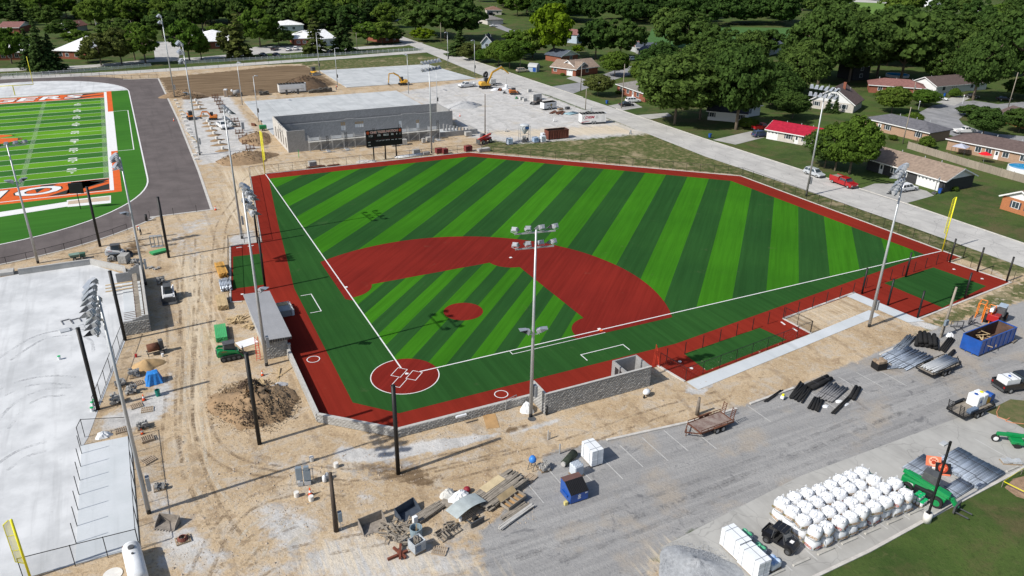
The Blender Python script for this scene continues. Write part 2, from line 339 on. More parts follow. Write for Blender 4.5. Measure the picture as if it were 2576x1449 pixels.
# ---------------------------------------------------------------- roads and pavements
def road_mat(name, a, b_, crack=.6, dark=.5):
    if name in MATS: return MATS[name]
    m, t, b = nodes_of(name); MATS[name] = m; q = NT(t); P = q.pos()
    n1 = q.noise(P, .25, 5, .6); n2 = q.noise(P, 2.2, 5, .65); st = q.noise(q.pos((.9, .05, 1)), 1., 4, .6)
    c = q.mix(q.ramp(n1, .3, .7), a, b_); c = q.mix(q.ramp(st, .5, .75, 0, .45), c, mul(a, .72)); c = q.mix(q.ramp(n2, .6, .8, 0, .4), c, mul(a, dark))
    vo = q.n('TexVoronoi', feature='DISTANCE_TO_EDGE'); vo.inputs['Scale'].default_value = .23
    wv = q.n('VectorMath', operation='ADD'); q.l(P, wv.inputs[0]); nz = q.n('TexNoise'); nz.inputs['Scale'].default_value = .7; q.l(P, nz.inputs['Vector']); q.l(nz.outputs['Color'], wv.inputs[1]); q.l(wv.outputs[0], vo.inputs['Vector'])
    c = q.mix(q.ramp(vo.outputs[0], .0, .012, crack, 0), c, mul(a, .45))
    q.l(c, b.inputs['Base Color']); b.inputs['Roughness'].default_value = .9; b.inputs['Specular IOR Level'].default_value = .2; q.bump(n2, .4, .02, b)
    return m
ROADM = road_mat('worn_road', (.4, .392, .378), (.5, .49, .468)); CONC = road_mat('lot_concrete', (.33, .325, .31), (.42, .415, .395), .35, .7)
GREYR = road_mat('side_road', (.22, .225, .235), (.3, .3, .31))
rd = MB(); rd.sheet([(101.9, -70), (112, -70), (111.9, 0), (112, 20), (109.4, 80), (109.2, 123), (108.3, 190), (107.6, 250), (107.2, 275), (107, 430), (99.5, 430), (99.3, 275), (98.4, 256), (96, 187), (98.6, 160), (100.6, 147), (99.5, 104), (98.2, 65), (99.6, 45), (101.2, 10)], .014)
struct('main_road', rd, ROADM)
rd = MB(); rd.kerb([(112.15, -70), (112.1, 0), (112.2, 20), (109.6, 80), (109.4, 121)], .25, 0, .12); rd.kerb([(109.2, 140), (108.5, 190), (107.6, 262)], .25, 0, .12); struct('road_kerb', rd, mat('kerb_concrete', (.5, .48, .45), .9, .14, 1.5, .01))
rd = MB(); rd.strip(ROAD2, 7.0, .018); struct('school_road', rd, ROADM)
rd = MB(); rd.strip(GP([(-40, 178), (60, 174), (140, 172), (250, 165), (380, 153), (520, 146), (700, 128), (860, 124), (1000, 114), (1050, 106)]), 7.5, .010); struct('school_drive', rd, ROADM)
rd = MB(); rd.sheet(GP([(390, 152), (385, 105), (455, 105), (450, 147)]), .022); struct('school_entrance', rd, ROADM)
rd = MB(); rd.sheet(GP([(600, 134), (640, 118), (800, 112), (830, 125), (720, 134)]), .016); struct('school_car_park', rd, ROADM)
rd = MB(); rd.sheet(GP([(1386, 218), (1440, 236), (1500, 214), (1620, 178), (1700, 160), (1640, 152), (1560, 172), (1466, 206)]), .019); struct('side_street', rd, GREYR)
cul = [(2312, 283), (2345, 266), (2400, 257), (2450, 253), (2510, 262), (2576, 256), (2640, 262), (2640, 284), (2500, 277), (2440, 280), (2412, 300), (2422, 313), (2460, 327), (2510, 337), (2600, 345), (2640, 362), (2480, 362), (2400, 343), (2345, 324), (2314, 305)]
rd = MB(); rd.sheet(GP(cul), .016); struct('cul_de_sac', rd, GREYR)
rd = MB(); rd.sheet(GP([(2100, -6), (2130, 4), (2240, 9), (2330, 18), (2576, 42), (2576, 22), (2300, 6), (2180, -4)]), .016); struct('far_road', rd, ROADM)
rd = MB(); rd.strip(GP([(1190, 60), (1230, 52), (1262, 70), (1290, 80), (1330, 92)]), 6, .016); struct('back_street', rd, GREYR)
# house drives
for nm, pl in (('driveway', [(2155, 478), (2277, 512), (2350, 492), (2330, 480), (2250, 462), (2200, 462)]), ('driveway', [(1425, 197), (1468, 212), (1480, 204), (1445, 190)]), ('driveway', [(1530, 266), (1566, 278), (1616, 270), (1590, 255)]),
               ('driveway', [(1600, 290), (1636, 300), (1690, 292), (1680, 284)]), ('driveway', [(1793, 352), (1850, 364), (1925, 345), (1890, 330)]), ('driveway', [(2355, 258), (2400, 266), (2440, 247), (2410, 240)])):
    rd = MB(); rd.sheet(GP(pl), .024); struct(nm, rd, CONC)
# concrete parking strip, its kerb and the lot's kerb
rd = MB(); rd.sheet([(10.4, -36.2), (28.6, -34.2), (58, -34.2), (62, -36), (55, -40), (54, -42.6), (37, -43.5), (26.4, -44.2), (10, -44.5)], .012); struct('parking_pavement', rd, CONC)
# ---------------------------------------------------------------- the turf fields
def turf_mat(name, light, dark, step, off, kind, wear=.12):
    """artificial turf: mown-look stripes are two dyes of fibre, with brushed lines along them"""
    m, t, b = nodes_of(name); MATS[name] = m; q = NT(t)
    g = q.n('NewGeometry'); s = q.n('SeparateXYZ'); q.l(g.outputs['Position'], s.inputs[0])
    if kind == 'diag': d = q.math('SUBTRACT', s.outputs[0], s.outputs[1])
    elif kind == 'fb': d = q.math('ABSOLUTE', q.math('SUBTRACT', s.outputs[1], 148.9))
    else: d = s.outputs[0]
    e = q.math('ADD', s.outputs[0], s.outputs[1]) if kind == 'diag' else s.outputs[0] if kind == 'fb' else s.outputs[1]; cc = s.outputs[1] if kind == 'fb' else d
    cx = q.n('CombineXYZ'); q.l(q.math('MULTIPLY', cc, 1.1), cx.inputs[0]); q.l(q.math('MULTIPLY', e, .03), cx.inputs[1]); cx.inputs[2].default_value = .37; brush = q.noise(cx.outputs[0], 1.3, 5, .65)
    if step:
        f = q.math('FLOOR', q.math('DIVIDE', q.math('SUBTRACT', d, off), step)); f = q.math('ABSOLUTE', q.math('MODULO', f, 2)); f = q.math('GREATER_THAN', f, .5)
        c = q.mix(f, light, dark); wn = q.n('TexWhiteNoise', noise_dimensions='1D'); q.l(q.math('FLOOR', q.math('DIVIDE', q.math('SUBTRACT', d, off), step)), wn.inputs['W']); c = q.mix(1., c, q.mix(wn.outputs['Value'], (.93, .94, .95), (1.07, 1.06, 1.03)), 'MULTIPLY')
    else: c = q.mix(0., light, dark)
    c = q.mix(1., c, q.mix(q.ramp(brush, .28, .72), (1-wear,)*3, (1+wear,)*3), 'MULTIPLY')
    big = q.noise(q.pos(), .06, 3); c = q.mix(1., c, q.mix(q.ramp(big, .3, .7), (.86, .88, .92), (1.1, 1.08, 1.02)), 'MULTIPLY')
    c = q.mix(q.math('MULTIPLY', q.noise(q.pos(), 14, 2), .35), c, mul(dark, .6)); c = q.mix(q.ramp(q.noise(q.pos(), .35, 6, .75), .6, .8, 0, .22), c, (.2, .17, .11))
    q.l(c, b.inputs['Base Color']); b.inputs['Roughness'].default_value = 1.; b.inputs['Specular IOR Level'].default_value = .03
    return m
RED = turf_mat('red_turf', (.22, .024, .015), (.22, .024, .015), 0, 0, 'x', .12); RED2 = turf_mat('infield_turf', (.19, .0195, .0145), (.19, .0195, .0145), 0, 0, 'diag', .16)
GRN = turf_mat('foul_turf', (.024, .085, .02), (.024, .085, .02), 0, 0, 'x', .16); OUTF = turf_mat('outfield_turf', (.042, .178, .009), (.022, .079, .02), 6.53, -22.05, 'diag', .14)
INF = turf_mat('infield_grass_turf', (.042, .178, .009), (.022, .079, .02), 3.22, 8.25, 'diag', .14)
WHT = mat('white_marking', (.72, .72, .72), .8, .06, 2); FBT = turf_mat('football_turf', (.13, .33, .022), (.045, .155, .03), 4.72, 0, 'fb', .1)
FBG = turf_mat('football_apron_turf', (.048, .165, .025), (.048, .165, .025), 0, 0, 'fb', .1); ORG = mat('orange_turf', (.62, .105, .012), .85, .1, .8); BLK = mat('black_turf', (.02, .024, .02), .9, .15, 1)
KRB = mat('kerb_concrete', (.5, .48, .45), .9, .14, 1.5, .01)
base = MB(); base.sheet([(-3.1, 91), (0, 91.8), (47.6, 90.9), (94.6, 48.8), (95.6, 0.2), (95.7, -3.1), (92.4, -3.5), (93.5, -13.1), (69.4, -15.6), (68.3, -6.0), (66, -6.3), (52.3, -7.9), (52.5, -12.6), (29.4, -15.3), (28.8, -11.0), (25, -11), (25, -14), (11.2, -14), (11.2, -11.4), (-4.8, -11.2), (-11.4, -5.1), (-11.4, 28.5), (-15.7, 29.2), (-12.7, 51), (-7.7, 51)], .016)
BF = struct('baseball_field', base, RED)
def lay(name, pts, z, m, par): 
    b = MB(); b.sheet(pts, z); return part(par, name, b, m)
lay('foul_turf', [(0, 88), (-3.5, 59.7), (-6.8, 30), (-7.3, -3.1), (-3.3, -7.3), (34.1, -7.3), (91.6, .05), (20, 20)], .021, GRN, BF)
lay('outfield_turf', [(0, 0), (91.4, .1), (90.2, 46.9), (46.6, 87.4), (0.1, 87.9)], .026, OUTF, BF)
C1, C2, C3 = (27.43, 0), (27.43, 27.43), (0, 27.43)
arc = [p for p in circ(12.9, 12.9, 28.96, 60, -28.5, 118.5)]
lay('infield_skin', [(-.95, 23.3), (-.95, 38.1)]+[p for p in arc if p[0] > -.95 and p[1] > -.95][::-1]+[(38.3, -.95), (23.5, -.95)], .031, RED2, BF)
lay('infield_grass', [(0, 0)]+circ(*C1, 4, 12, 180, 96)[:]+circ(*C2, 4, 12, 264, 186)+circ(*C3, 4, 12, -10, -90), .036, INF, BF)
lay('home_plate_circle', circ(-.15, -.15, 4.05, 48), .041, RED2, BF); lay('pitching_circle', circ(12.8, 12.7, 2.75, 40), .041, RED2, BF)
lay('bullpen_turf', [(-13.1, 46.3), (-14.9, 33.6), (-10.5, 33.2), (-8.6, 45.8)], .022, GRN, BF); lay('bullpen_turf', [(33.4, -9.9), (33.3, -14.4), (48, -12.6), (47.2, -8.5)], .022, GRN, BF); lay('batting_cage_turf', [(75.2, -5.2), (75.7, -14.8), (88.7, -12.6), (87.8, -4.2)], .022, GRN, BF)
def line(name, pts, wd=.13, z=.046, par=BF, m=WHT, closed=False):
    b = MB(); b.strip(pts, wd, z, closed); return part(par, name, b, m)
line('foul_line', [(0, 1.6), (0, 91.5)], .17); line('foul_line', [(1.6, 0), (95.4, 0)], .17)
line('running_lane_line', [(13.7, 0), (13.7, -.9), (27.43, -.9)], .1)
line('circle_line', circ(-.15, -.15, 4.02, 40, 92, 358), .11)
for pts in ([(-6.5, 27.05), (-5, 27.05), (-5, 21), (-6.5, 21)], [(21.4, -6.2), (21.4, -4.65), (27.7, -4.65), (27.7, -6.2)]): line('coach_box_line', pts, .12)
for c in ((-9.05, 8.25), (8.45, -8.6)): line('on_deck_circle', circ(*c, .76, 28), .1, closed=True)
d45 = lambda a, b: (a*.7071-b*.7071+.22*.7071, a*.7071+b*.7071+.22*.7071)
for s in (-1, 1): line('batter_box_line', [d45(-.95, s*.37), d45(.95, s*.37), d45(.95, s*1.6), d45(-.95, s*1.6)], .08, closed=True)
line('catcher_box_line', [d45(-.95, -.55), d45(-3, -.55), d45(-3, .55), d45(-.95, .55)], .08)
hp = MB(); hp.prism([(0, 0), (.305, 0), (.43, .2), (.2, .43), (0, .305)], .04, .075); 
def plate(label, x, y, rz): single('home_plate', hp, WHT, label, 'home plate', (x, y, 0), rz, 'home plates')
plate('white home plate between the batter boxes of the infield', 0, 0, 0)
plate('white home plate in the right bullpen, nearer the block dugout', *G2(1713, 913), .6); plate('white home plate in the right bullpen, nearer the pale walkway', *G2(1742, 930), .6)
plate('white home plate in the far batting cage, nearer the foul pole', *G2(2404, 679), 1.2); plate('white home plate in the far batting cage, nearer the corner post', *G2(2475, 703), 1.2); plate('white home plate in the left bullpen behind the grey roofed dugout', *G2(614, 740), 2.4)
bs = MB(); bs.bx(-.2, .2, -.2, .2, .04, .12)
for lb, x, y in (('white first base bag beside the orange safety half', 27.2, .2), ('white second base bag on the red infield', 27.43, 27.43), ('white third base bag at the end of the skin', .2, 27.2)): single('base_bag', bs, WHT, lb, 'base', (x, y, 0), 0, 'base bags', bev=.02)
single('safety_bag', bs, mat('orange_plastic', (.8, .13, .03), .5, .05), 'orange safety half of first base beside the foul line', 'base', (27.2, -.25, 0), bev=.02)
rb = MB(); rb.bx(-.45, .45, -.1, .1, .02, .06)
for lb, p, a in (('white pitching rubber in the right bullpen, nearer the infield', (1970, 814), 1.4), ('white pitching rubber in the right bullpen, nearer the walkway', (2000, 830), 1.4), ('white pitching rubber at the far end of the left bullpen, outer lane', (602, 623), 0), ('white pitching rubber at the far end of the left bullpen, fence lane', (631, 619), 0)):
    single('pitching_rubber', rb, WHT, lb, 'pitching rubber', G2(*p), a, 'bullpen rubbers')
# concrete edging of the field
kb = MB(); kb.kerb([(0, 91.9), (47.6, 91.1), (94.8, 48.9), (95.8, 0), (96, -3.3)], .3, 0, .06); kb.kerb([(92.4, -3.6), (93.7, -13.3), (69.5, -15.8)], .3, 0, .08); kb.kerb([(68.2, -5.8), (52.1, -7.8), (52.3, -12.7)], .3, 0, .1); kb.kerb([(29.3, -15.3), (28.6, -10.9)], .3, 0, .1); kb.kerb([(-3.2, 91.9), (-7.9, 51.2), (-12.9, 51.2), (-15.9, 29.1), (-14.4, 28.6)], .25, 0, .08)
struct('field_edging', kb, KRB)
WALK = road_mat('pale_concrete', (.49, .525, .55), (.56, .59, .62), .1, .88)
wk = MB(); wk.sheet([(29.45, -15.45), (29.6, -17.4), (65.4, -12.7), (65.3, -10.9), (52.5, -12.7)], .024); wk.sheet([(66.1, -6.2), (68.2, -5.9), (69.4, -15.7), (69.6, -16.6), (67, -15.9)], .026)
struct('walkway', wk, WALK)

# ---------------------------------------------------------------- football field and running track
TRK = road_mat('track_asphalt', (.105, .09, .088), (.14, .12, .117), .12, .7); PALE = road_mat('pale_stone_base', (.47, .485, .5), (.64, .655, .67), .05, .75)
def oval(r, n=36, yb=98, yt=203.5): return circ(-54.5, yb, r, n, 180, 360)+circ(-54.5, yt, r, n, 0, 180)
tk = MB(); tk.sheet(oval(40.9), .012); tk.sheet([(-30, 72), (-13.4, 72), (-12.9, 100), (-12.5, 155), (-13, 226.5), (-30, 228)], .016); TR = struct('running_track', tk, TRK)
kb = MB(); kb.strip(oval(31.5), .28, .026, True); part(TR, 'inner_kerb', kb, WHT); kb = MB(); kb.strip([(-24, 71.9), (-13.3, 71.9), (-12.7, 100), (-12.3, 155), (-12.8, 226.6)], .5, .026); kb.strip([(-13, 226.8), (-24, 228.4)], .5, .03); kb.strip([(-24, 71.7)]+circ(-54.5, 98, 41.1, 40, -40.5, -120), .4, .03); part(TR, 'outer_kerb', kb, KRB)
lay('pale_apron', circ(-54.5, 203.5, 31.3, 36, 0, 180), .022, PALE, TR)
FB = struct('football_field', MB().sheet(circ(-54.5, 98, 31.3, 36, 180, 360)+[(-23.2, 206.7), (-85.8, 206.7)], .024), FBG)
X0, X1, Y0, Y1, YE0, YE1 = -79, -30.15, 101.7, 196.1, 92.4, 205.6
lay('playing_turf', [(X0, Y0), (X1, Y0), (X1, Y1), (X0, Y1)], .029, FBT, FB)
for a, b_ in ((YE0, Y0), (Y1, YE1)): lay('end_zone_turf', [(X0, a), (X1, a), (X1, b_), (X0, b_)], .029, ORG, FB)
lay('sideline_box', [(-29.5, 91), (-28.1, 91), (-28.1, 125), (-29.5, 125)], .029, ORG, FB); lay('sideline_box', [(-29.5, 173), (-28.1, 173), (-28.1, 206.7), (-29.5, 206.7)], .029, ORG, FB); lay('sideline_box', [(-29.5, 125), (-28.1, 125), (-28.1, 173), (-29.5, 173)], .029, WHT, FB); lay('orange_band', [(X0, 90.6), (-28.1, 90.6), (-28.1, 92), (X0, 92)], .027, ORG, FB)
def fl(name, pts, wd): return line(name, pts, wd, .034, FB)
fl('side_line', [(X1+.3, YE0-.3), (X1+.3, YE1+.4)], .75); fl('end_line', [(X0, YE0-.15), (X1, YE0-.15)], .35); fl('end_line', [(X0, YE1+.1), (X1, YE1+.1)], .35); fl('goal_line', [(X0, Y0), (X1, Y0)], .3); fl('goal_line', [(X0, Y1), (X1, Y1)], .3)
for k in range(1, 20): fl('yard_line', [(X0, Y0+k*4.72), (X1, Y0+k*4.72)], .16)
b = MB()
for k in range(1, 100):
    y = Y0+k*.944
    b.strip([(-46.9, y), (-45.9, y)], .12, .037); b.strip([(-31.3, y), (-30.2, y)], .12, .037)
part(FB, 'hash_marks', b, WHT)['kind'] = 'stuff'
line('coaching_line', [(-28.1, 173), (-24.3, 173), (-24.6, 124.8), (-28.1, 124.8)], .2, .029, FB)
for k, s in enumerate(('1 0', '2 0', '3 0', '4 0', '5 0', '4 0', '3 0', '2 0', '1 0')):
    y = Y0+(k+1)*9.44; me = text_mesh(s, 2.6, WHT, .06, .95); part(FB, 'yard_number', me, None, loc=(-37.3, y, .04), rz=R(90))
    if k != 4:
        a = MB(); e = -1 if k < 4 else 1; a.sheet([(-36.9, y+e*2.1), (-37.7, y+e*2.1), (-37.3, y+e*2.9)][::e], .04); part(FB, 'number_arrow', a, WHT)
def ez(s, x0, y0, ht, wd, dx, sh):
    for i, ch in enumerate(s):
        part(FB, 'end_zone_letter', text_mesh(ch, ht, BLK, .42, wd, sh), None, loc=(x0+i*dx, y0, .038)); part(FB, 'end_zone_letter', text_mesh(ch, ht, WHT, .2, wd, sh), None, loc=(x0+i*dx, y0, .043))
ez('LIO', -56.9, 97.1, 7.6, 1.35, 6.7, .15); ez('IGERS', -64.6, 200.9, 7.6, 1.35, 6.35, .15)
for pts in ([(-37.3, 101.3), (-34.9, 101.3), (-38.4, 99), (-36, 99.6), (-30.3, 101.2), (-30.3, 100.4), (-37, 96.7), (-41.2, 92.8), (-38, 92.8), (-35, 95.6), (-30.3, 99)], [(-42.6, 101.3), (-39.6, 101.3), (-42, 98.6), (-43.2, 96), (-43.6, 98.5)], [(-30.3, 97.3), (-33.8, 94.6), (-35, 92.9), (-30.3, 92.9)], [(-30.4, 205), (-36, 202.3), (-42, 205), (-36, 205.2)], [(-30.4, 201.5), (-37, 199.6), (-42, 197), (-37.5, 196.7), (-34, 199), (-30.4, 200.3)]): lay('tiger_stripe', pts, .035, BLK, FB)
lay('paw_pad', [(-64, 150), (-58, 153.2), (-53.6, 152.9), (-50.6, 151.3), (-53.8, 149.8), (-58, 149.2)], .036, ORG, FB); lay('paw_pad', [(-66, 140), (-60, 148.8), (-54, 149), (-49.4, 147.4), (-48.6, 146.2), (-52, 143.4), (-57, 141)], .036, ORG, FB)
lay('paw_claw', [(-50.6, 151.3), (-51.6, 151.9), (-51.3, 150.6)], .04, BLK, FB); lay('paw_claw', [(-48.6, 146.2), (-49.9, 147.6), (-49.9, 145.4)], .04, BLK, FB)
lay('jump_runway', GP([(-60, 548), (0, 534), (170, 507.5), (171, 519.5), (0, 546), (-60, 561)]), .032, WHT, FB); lay('pit_border', GP([(168, 504), (279, 492), (279, 511), (170, 521)]), .034, WHT, FB)
lay('sand_pit', GP([(172, 506.5), (276, 494), (276, 504.5), (171, 515)]), .039, mat('pit_sand', (.5, .4, .3), .95, .1, 1.5), FB)
# pale softball field being built on the left
pb = MB(); pb.sheet(GP([(-120, 720), (45, 690), (226, 664), (312, 690), (318, 710), (318, 850), (245, 1037), (222, 1100), (210, 1120), (195, 1419), (82, 1449), (-40, 1500), (-200, 1500), (-300, 900)]), .014); struct('softball_base', pb, PALE)
wk = MB(); wk.prism(GP([(205, 1123), (328, 1098), (351, 1378), (190, 1421)]), 0, .1); struct('dugout_slab', wk, WALK)
# ---------------------------------------------------------------- sports lighting, posts, fences
GALV = mat('galvanised_steel', (.46, .48, .5), .42, .1, .6, metal=.35, spec=.5); BLACKP = mat('black_paint', (.012, .012, .013), .5, .2, 1.5); HOUS = mat('lamp_housing', (.4, .42, .45), .4, .08, 3, metal=.2); VIS = mat('lamp_visor', (.34, .37, .42), .35, .1, 2, metal=.4)
DARKM = mat('dark_metal', (.035, .036, .038), .5, .2, 3); WOODP = mat('weathered_pole', (.115, .085, .062), .9, .3, 2, .02, st=(1, 1, .15)); YEL = mat('safety_yellow', (.75, .7, .02), .45, .05, 2)
_h = MB(); _h.box((.05, 0, 0), (.42, .6, .5)); _h.box((-.2, 0, 0), (.12, .42, .34)); HM = _h.mesh('floodlight', HOUS)
_h = MB(); _h.add([(.26, -.32, .27), (.26, .32, .27), (1.15, .42, -.02), (1.15, -.42, -.02), (.26, -.32, .24), (.26, .32, .24), (1.15, .42, -.05), (1.15, -.42, -.05)], MB.BF); _h.add([(.26, -.33, .27), (.26, -.33, -.25), (1.12, -.43, -.04)], [(0, 1, 2), (2, 1, 0)]); _h.add([(.26, .33, .27), (.26, .33, -.25), (1.12, .43, -.04)], [(0, 1, 2), (2, 1, 0)]); VM = _h.mesh('visor', VIS)
_h = MB(); _h.tube([(0, -.36, 0), (-.05, -.36, -.35), (-.05, 0, -.45), (-.05, .36, -.35), (0, .36, 0)], .03, 5); YM = _h.mesh('yoke', HOUS)
def flood(par, loc, rz, tilt):
    f = obj('floodlight', HM, par, loc); f.scale = (.86, .86, .86); f.rotation_euler = (0, tilt, rz); obj('visor', VM, f); obj('yoke', YM, f); return f
def light_pole(label, base, ht, face, arms, mids=(), box=True, r0=.21, group='tall floodlight poles'):
    x, y = G2(*base); t = thing('light_pole', label, 'light pole', (x, y), 0, group)
    b = MB(); b.cyl((0, 0, .5), (0, 0, ht), r0, r0*.45, 14); part(t, 'pole', b, GALV, True)
    b = MB(); b.cyl((0, 0, 0), (0, 0, .75), r0*.94, r0*.94, 14); part(t, 'base_sleeve', b, DARKM, True)
    d = Vector((math.cos(face), math.sin(face), 0)); s = Vector((-d.y, d.x, 0))
    for z, n, half in arms:
        b = MB(); b.bar(s*-half+d*.3+Vector((0, 0, z)), s*half+d*.3+Vector((0, 0, z)), .13); b.bar((0, 0, z), d*.3+Vector((0, 0, z)), .2); part(t, 'crossarm', b, GALV)
        for i in range(n):
            k = -half+2*half*i/max(1, n-1); p = s*k+d*.35+Vector((0, 0, z+.5)); flood(t, p, face-k/max(half, .1)*.45+rnd.uniform(-.1, .1), R(24))
    for z, a in mids:
        dd = Vector((math.cos(a), math.sin(a), 0)); flood(t, dd*.55+Vector((0, 0, z)), a, R(-18)); b = MB(); b.bar((0, 0, z-.4), dd*.5+Vector((0, 0, z-.4)), .07); part(t, 'bracket', b, GALV)
    if box:
        for z, dx in ((3.2, .0),): 
            b = MB(); b.bx(.3, .62, -.28, .28, z-.7, z+.7); part(t, 'control_box', b, mat('grey_cabinet', (.3, .32, .34), .5, .1))
    return t
light_pole('tall light pole beside the concrete dugout slab, nearest the camera', (375, 1291), 21.6, R(178), ((21.2, 6, 3.1), (19.6, 6, 3.0)))
light_pole('tall light pole standing behind the unfinished right dugout', (1335, 1048), 21.7, R(80), ((21.3, 4, 2.1), (19.7, 4, 2.0)), ((10.6, R(-20)), (10.6, R(170))))
light_pole('tall light pole beside the pale walkway of the right bullpen', (2186, 822), 21.8, R(120), ((21.3, 6, 3.2), (19.3, 6, 3.2)))
light_pole('tall light pole beside the grey roofed dugout on the left', (671, 920), 21.8, R(2), ((21.4, 4, 2.6), (19.7, 3, 2.4)), ((10.2, R(-40)),))
light_pole('tall light pole on the roadside strip behind right field', (2028, 493), 21.7, R(198), ((21.4, 6, 2.7), (20, 6, 2.7)))
light_pole('tall light pole at the far end of the left bullpen', (609, 600), 21.8, R(5), ((21.4, 4, 2.6), (19.6, 4, 2.6)))
light_pole('tall light pole on bare ground at the far corner of the track', (440, 246), 24.2, R(182), ((23.8, 4, 2.4), (22, 3, 2.2)), group='floodlight poles of the football field')
light_pole('tall light pole between the track and the footing rows', (503, 390), 25.0, R(182), ((24.6, 4, 2.8), (22.8, 4, 2.8), (20.8, 3, 2.4)), ((14.2, R(182)),), group='floodlight poles of the football field')
light_pole('light pole beside the grey retaining wall at the left edge', (96, 662), 18.8, R(100), ((18.4, 5, 2.4),), ((13.3, R(10)), (13.3, R(190))), False, group='floodlight poles of the football field')
light_pole('light pole standing among the block pallets behind the scoreboard', (1086, 385), 21.2, R(-62), ((20.9, 6, 2.9), (19.3, 6, 2.9)), group='tall floodlight poles')
light_pole('light pole rising beside the unfinished block stair wall', (367, 716), 19.2, R(182), ((18.8, 4, 1.4), (17.6, 2, 1)), ((11.2, R(200)),), group='floodlight poles of the football field')
# slim court lights round the two slabs
def court_light(label, base, ht, face, n=1):
    t = thing('court_light', label, 'light pole', G2(*base), 0, 'slim lights round the court slabs'); b = MB(); b.cyl((0, 0, 0), (0, 0, ht), .13, .07, 10); part(t, 'pole', b, GALV, True)
    for k in range(n):
        a = face+(k*2-1)*R(50) if n == 2 else face; dd = Vector((math.cos(a), math.sin(a), 0)); b = MB(); b.bar((0, 0, ht-.1), dd*.7+Vector((0, 0, ht)), .08); b.box(dd*1.0+Vector((0, 0, ht)), (.85, .5, .18), a, R(10)); part(t, 'lamp_head', b, HOUS)
    b = MB(); b.bx(.12, .38, -.2, .2, 2.6, 3.7); part(t, 'control_box', b, DARKM)
for lb, bs, ht, fc, n in (('slim court light nearest the portable toilet', (610, 264), 12.4, R(0), 2), ('slim court light at the near left corner of the first slab', (651, 307), 12.3, R(30), 1), ('slim court light beside the bulldozer', (804, 185), 14.5, R(-20), 1), ('slim court light beside the dirt mound and white trailer', (849, 215), 12.3, R(0), 1), ('slim court light beside the mini excavator on the second slab', (1028, 235), 12.4, R(180), 2), ('slim court light at the right end of the block building', (1100, 277), 12.3, R(160), 2), ('slim court light at the roadside corner of the second slab', (1127, 165), 12.7, R(200), 1), ('slim court light between the second slab and the street', (1194, 190), 12.6, R(190), 1)): court_light(lb, bs, ht, fc, n)
# black net posts
def net_post(label, base, ht, r, grp):
    b = MB(); b.cyl((0, 0, 0), (0, 0, ht), r, r, 14); b.cyl((0, 0, ht), (0, 0, ht+.04), r*1.06, r*1.06, 14); return single('net_post', b, BLACKP, label, 'post', G2(*base), 0, grp, True)
for lb, bs, ht in (('thick black net post beside the brown dirt heap', (653, 1117), 10.6), ('thick black net post in front of the backstop corner', (1002, 1192), 10), ('thick black net post beside the green buckets on the pale base', (247, 1030), 10), ('thick black net post by the end of the unfinished block stair', (315, 856), 9.6), ('thick black net post beside the green plank bundle', (425, 648), 10.1), ('thick black net post in front of the play clock', (252, 620), 10.2), ('thick black post at the far corner of the left bullpen', (649, 612), 6.8), ('thick black post at the dugout end of the left bullpen', (668, 729), 8.2)): net_post(lb, bs, ht, .21 if ht > 9 else .17, 'black net posts on the left')
for i, (bs) in enumerate(((2389, 660), (2458, 683.5), (2531.5, 708.5), (2278, 697), (2168, 739), (2233, 768), (2308, 799.5), (2426, 751))):
    net_post(('black cage post nearest the right foul pole', 'black cage post in the middle of the roadside row', 'black cage post at the far right corner of the red turf', 'black cage post at the infield side of the cage turf', 'black cage post at the tip of the pale walkway', 'black cage post midway along the crosswise walkway', 'black cage post at the near corner beside the walkway end', 'black cage post on the near long edge of the cage')[i], bs, 4.1, .14, 'black posts of the batting cage')
net_post('short black stub post beside the track kerb', (369, 556), 1.2, .22, 'black net posts on the left'); net_post('short black stub post at the corner of the unfinished dugout', (1375, 1044), 1.1, .1, 'black net posts on the left')
CHAIN = mesh_mat('chain_link', (.012, .012, .013), .11)
def fence(label, pts, ht, gap, mesh=True, rail=True, r=.035, grp='black chain link fences', m=BLACKP, mm=CHAIN, cat='fence', bottom=False):
    t = thing('chain_link_fence', label, cat, pts[0], 0, grp); ox, oy = pts[0][:2]
    pm = MB(); pm.cyl((0, 0, 0), (0, 0, ht+.05), r, r, 8); pm = pm.mesh('post', m); first = True
    for (x0, y0), (x1, y1) in zip([p[:2] for p in pts], [p[:2] for p in pts[1:]]):
        L = math.hypot(x1-x0, y1-y0); n = max(1, round(L/gap)); a = math.atan2(y1-y0, x1-x0)
        for i in range(n+1):
            if i == 0 and not first: continue
            part(t, 'post', pm, None, loc=(x0-ox+(x1-x0)*i/n, y0-oy+(y1-y0)*i/n, 0))
        first = False
        if rail:
            b = MB(); b.bar((0, 0, ht), (L, 0, ht), r*1.4)
            if bottom: b.bar((0, 0, .1), (L, 0, .1), r*1.2)
            part(t, 'top_rail', b, m, loc=(x0-ox, y0-oy, 0), rz=a)
        if mesh:
            b = MB(); b.add([(0, 0, .05), (L/n, 0, .05), (L/n, 0, ht), (0, 0, ht)], [(0, 1, 2, 3)]); bm_ = b.mesh('wire_mesh', mm)
            for i in range(n): part(t, 'wire_mesh', bm_, None, loc=(x0-ox+(x1-x0)*i/n, y0-oy+(y1-y0)*i/n, 0), rz=a)
    return t
fence('long black outfield fence behind the left field track', [(-3, 92.2), (0, 92.2), (47.7, 91.4)], 1.85, 3.05)
fence('black outfield fence along the weedy bank in right centre', [(47.9, 91.3), (95.1, 49)], 1.85, 3.05)
fence('black outfield fence beside the street in right field', [(95.2, 48.8), (96.1, 0), (96.2, -3.4)], 1.85, 3.05)
fence('black fence round the roadside end of the batting cage', [(96.2, -3.5), (92.6, -3.6), (93.9, -13.4)], 1.85, 3.1, False, False)
